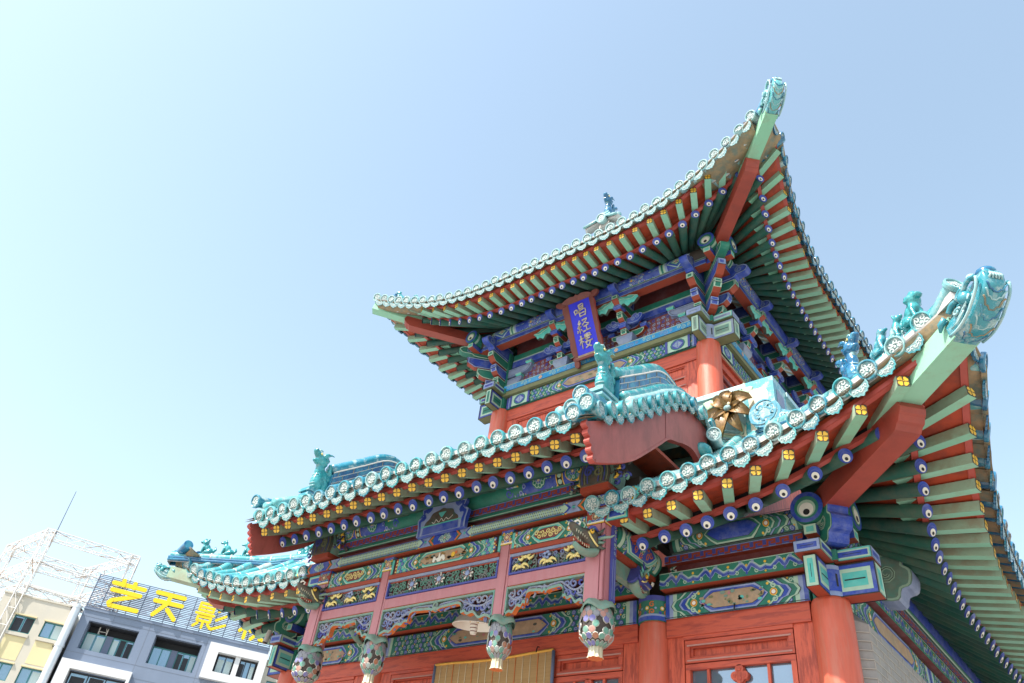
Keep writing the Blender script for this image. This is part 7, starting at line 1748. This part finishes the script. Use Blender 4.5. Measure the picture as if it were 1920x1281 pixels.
CHARS = [
 [[(.68, 12.50), (1.98, 12.48)], [(1.05, 12.66), (1.08, 12.47)], [(1.52, 12.64), (1.53, 12.46)], [(.73, 12.20), (1.90, 12.18), (.87, 11.76), (.80, 11.64), (.86, 11.55), (1.99, 11.55)]],
 [[(2.53, 12.53), (3.69, 12.52)], [(2.55, 12.17), (3.69, 12.17)], [(3.10, 12.52), (3.08, 12.15), (2.66, 11.58)], [(3.16, 11.90), (3.56, 11.56)]],
 [[(4.44, 12.53), (5.04, 12.53), (5.04, 12.22)], [(4.44, 12.53), (4.44, 12.24)], [(4.46, 12.37), (5.02, 12.37)], [(4.46, 12.23), (5.02, 12.22)], [(4.36, 12.08), (5.12, 12.08)], [(4.48, 11.95), (4.48, 11.78), (5.04, 11.78), (5.04, 11.96), (4.48, 11.95)], [(4.76, 11.76), (4.76, 11.50)], [(4.54, 11.66), (4.40, 11.52)], [(4.98, 11.66), (5.12, 11.54)],
  [(5.62, 12.55), (5.28, 12.32)], [(5.64, 12.18), (5.28, 11.94)], [(5.70, 11.80), (5.18, 11.52)]],
 [[(6.66, 12.50), (6.76, 12.38)], [(6.44, 12.22), (6.84, 12.22), (6.38, 11.76)], [(6.62, 11.92), (6.62, 11.48)], [(6.72, 11.94), (6.86, 11.82)],
  [(7.02, 12.48), (7.02, 11.98)], [(7.02, 12.48), (7.56, 12.48), (7.56, 11.98)], [(7.29, 12.34), (7.26, 11.92), (6.94, 11.50)], [(7.32, 11.90), (7.32, 11.56), (7.62, 11.56), (7.62, 11.74)]]]
for ch in CHARS:
    mb = MB()
    for st in ch:
        q = [fp(1.5*u, .16, K(z))-OFF for u, z in st]; r = (.135, .135, .085, .11)[CHARS.index(ch)]
        for a, b in zip(q, q[1:]):
            d = (b-a).normalized(); s = d.cross(nU).normalized(); n = 10; pl = []
            L = (b-a).length
            for i in range(n+1): t = PI/2+PI*i/n; pl.append((r*math.cos(t), r*math.sin(t)))
            for i in range(n+1): t = -PI/2+PI*i/n; pl.append((L+r*math.cos(t), r*math.sin(t)))
            off = .004*((st.index(st[0])+len(mb.v)) % 7); mb.prism(pl, a+nU*(off-.05), d, s, nU, .10, 'sign_yellow')
    mb.build('character', SG)
# --- cream building on the left
OFF = fp(-3.5, -5, 0); CB = thing('cream_building', 'cream plastered building with green-framed windows left of the drainpipe', 'building', loc=OFF); ct = K(11.15)
holes = [(-3.53, -2.34, K(9.77), K(10.42)), (-1.8, -.62, K(9.77), K(10.40)), (-3.53, -2.34, K(7.95), K(8.59)), (-1.86, -.64, K(7.95), K(8.58))]
mb = MB(); wall_with_holes(mb, -4.66, -.45, 0, ct, 0, .3, holes, 'far_cream'); fbox(mb, -4.66, -.45, -10, -.6, 0, ct-.02, 'far_cream', {'-x': 'far_white'}); fbox(mb, -4.70, -.45, -10, .05, ct, ct+.10, 'far_cream'); fbox(mb, -4.66, -4.4, -10, -.3, 0, ct, 'far_white')
for (a, b, c, d) in holes[:2]: fbox(mb, a-.05, b+.05, .0, .10, c-.22, c-.06, 'far_cream'); fbox(mb, a-.05, b+.05, .0, .08, d+.01, d+.07, 'far_yellow'); fbox(mb, a, b, .002, .012, K(8.72), c-.25, 'far_yellow'); 
for (a, b, c, d) in holes[2:]: fbox(mb, a-.05, b+.05, 0, .08, d+.01, d+.07, 'far_yellow')
mb.build('wall', CB)
for k, (a, b, c, d) in enumerate(holes): far_window(a, b, c, d, .12, 2, 51+k, parent=CB)
mb = MB(); OFF = fp(-.17, .2, 0); mb.cyl(fp(-.40, .22, 0)-OFF, fp(-.40, .22, K(11.2))-OFF, .26, .26, 20, 'pipe_metal')
for z in (K(11.2), K(9.6), K(8.1)): mb.cyl(fp(-.40, .22, z-.10)-OFF, fp(-.40, .22, z+.06)-OFF, .29, .29, 20, 'pipe_metal'); fbox(mb, -.75, -.05, -.02, .30, z-.16, z-.11, 'iron')
o = mb.build('drainpipe'); o.location = OFF; tag(o, 'fat shiny metal pipe running up between the cream and the grey building', 'pipe')
# --- cream building glimpsed right of the grey block
OFF = fp(14, -8, 0); RB = thing('low_building', 'narrow strip of cream building behind the far left red column', 'building', loc=OFF)
mb = MB(); wall_with_holes(mb, 11.95, 18, 0, K(11.1), -1.5, .3, [(12.35, 13.6, K(9.5), K(10.25)), (14.2, 15.5, K(9.5), K(10.25))], 'far_cream'); fbox(mb, 11.95, 18, -9, -2.2, 0, K(11.05), 'far_cream'); mb.build('wall', RB)
far_window(12.35, 13.6, K(9.5), K(10.25), 1.62, 2, 71, parent=RB); far_window(14.2, 15.5, K(9.5), K(10.25), 1.62, 2, 72, parent=RB)
# --- steel truss frame and mast on the roofs
OFF = fp(-3, -3, K(11.2)); TF = thing('truss_frame', 'white rusting steel truss frame standing on the roof behind the cream building', 'truss frame', loc=OFF)
def truss(name, a, b, w=.55, up_=Z_, r=.036, n=None):
    a, b = V(a)-OFF, V(b)-OFF; d = (b-a); L = d.length; d.normalize(); s = d.cross(up_)
    s = s.normalized() if s.length > .01 else hU.copy(); u = s.cross(d); mb = MB(); h = w/2
    C = [a+s*h+u*h, a-s*h+u*h, a-s*h-u*h, a+s*h-u*h]
    for c in C: mb.cyl(c, c+d*L, r, r, 6, 'truss_white')
    n = n or max(2, int(L/.95))
    for i in range(n+1):
        t = L*i/n
        for k in range(4): mb.cyl(C[k]+d*t, C[(k+1) % 4]+d*t, r*.6, r*.6, 5, 'truss_white')
        if i < n:
            for k in range(4): mb.cyl(C[k]+d*t, C[(k+1) % 4]+d*(t+L/n), r*.55, r*.55, 5, 'truss_rust' if (i+k) % 5 == 0 else 'truss_white')
    mb.build(name, TF)
Aa, Bb, Cc, Dd = (-3.9, -.1), (1.50, -1.15), (-6.9, -5.4), (-1.8, -6.5)
zr = (20.0, 17.9, 16.3)
for z in zr:
    for p, q in ((Aa, Bb), (Aa, Cc), (Cc, Dd), (Bb, Dd)): truss('beam', fp(*p, z), fp(*q, z))
for p in (Aa, Bb, Cc, Dd): truss('post', fp(*p, 12.), fp(*p, 20.3), .5, nU)
OFF = fp(-3.55, 0, 20.1); mb = MB(); mb.cyl(fp(-3.60, 0, 20.1)-OFF, fp(-3.68, 0, 23.2)-OFF, .035, .022, 8, 'far_joint'); o = mb.build('antenna_mast'); o.location = OFF; tag(o, 'thin dark lightning rod rising from the white truss frame', 'antenna')
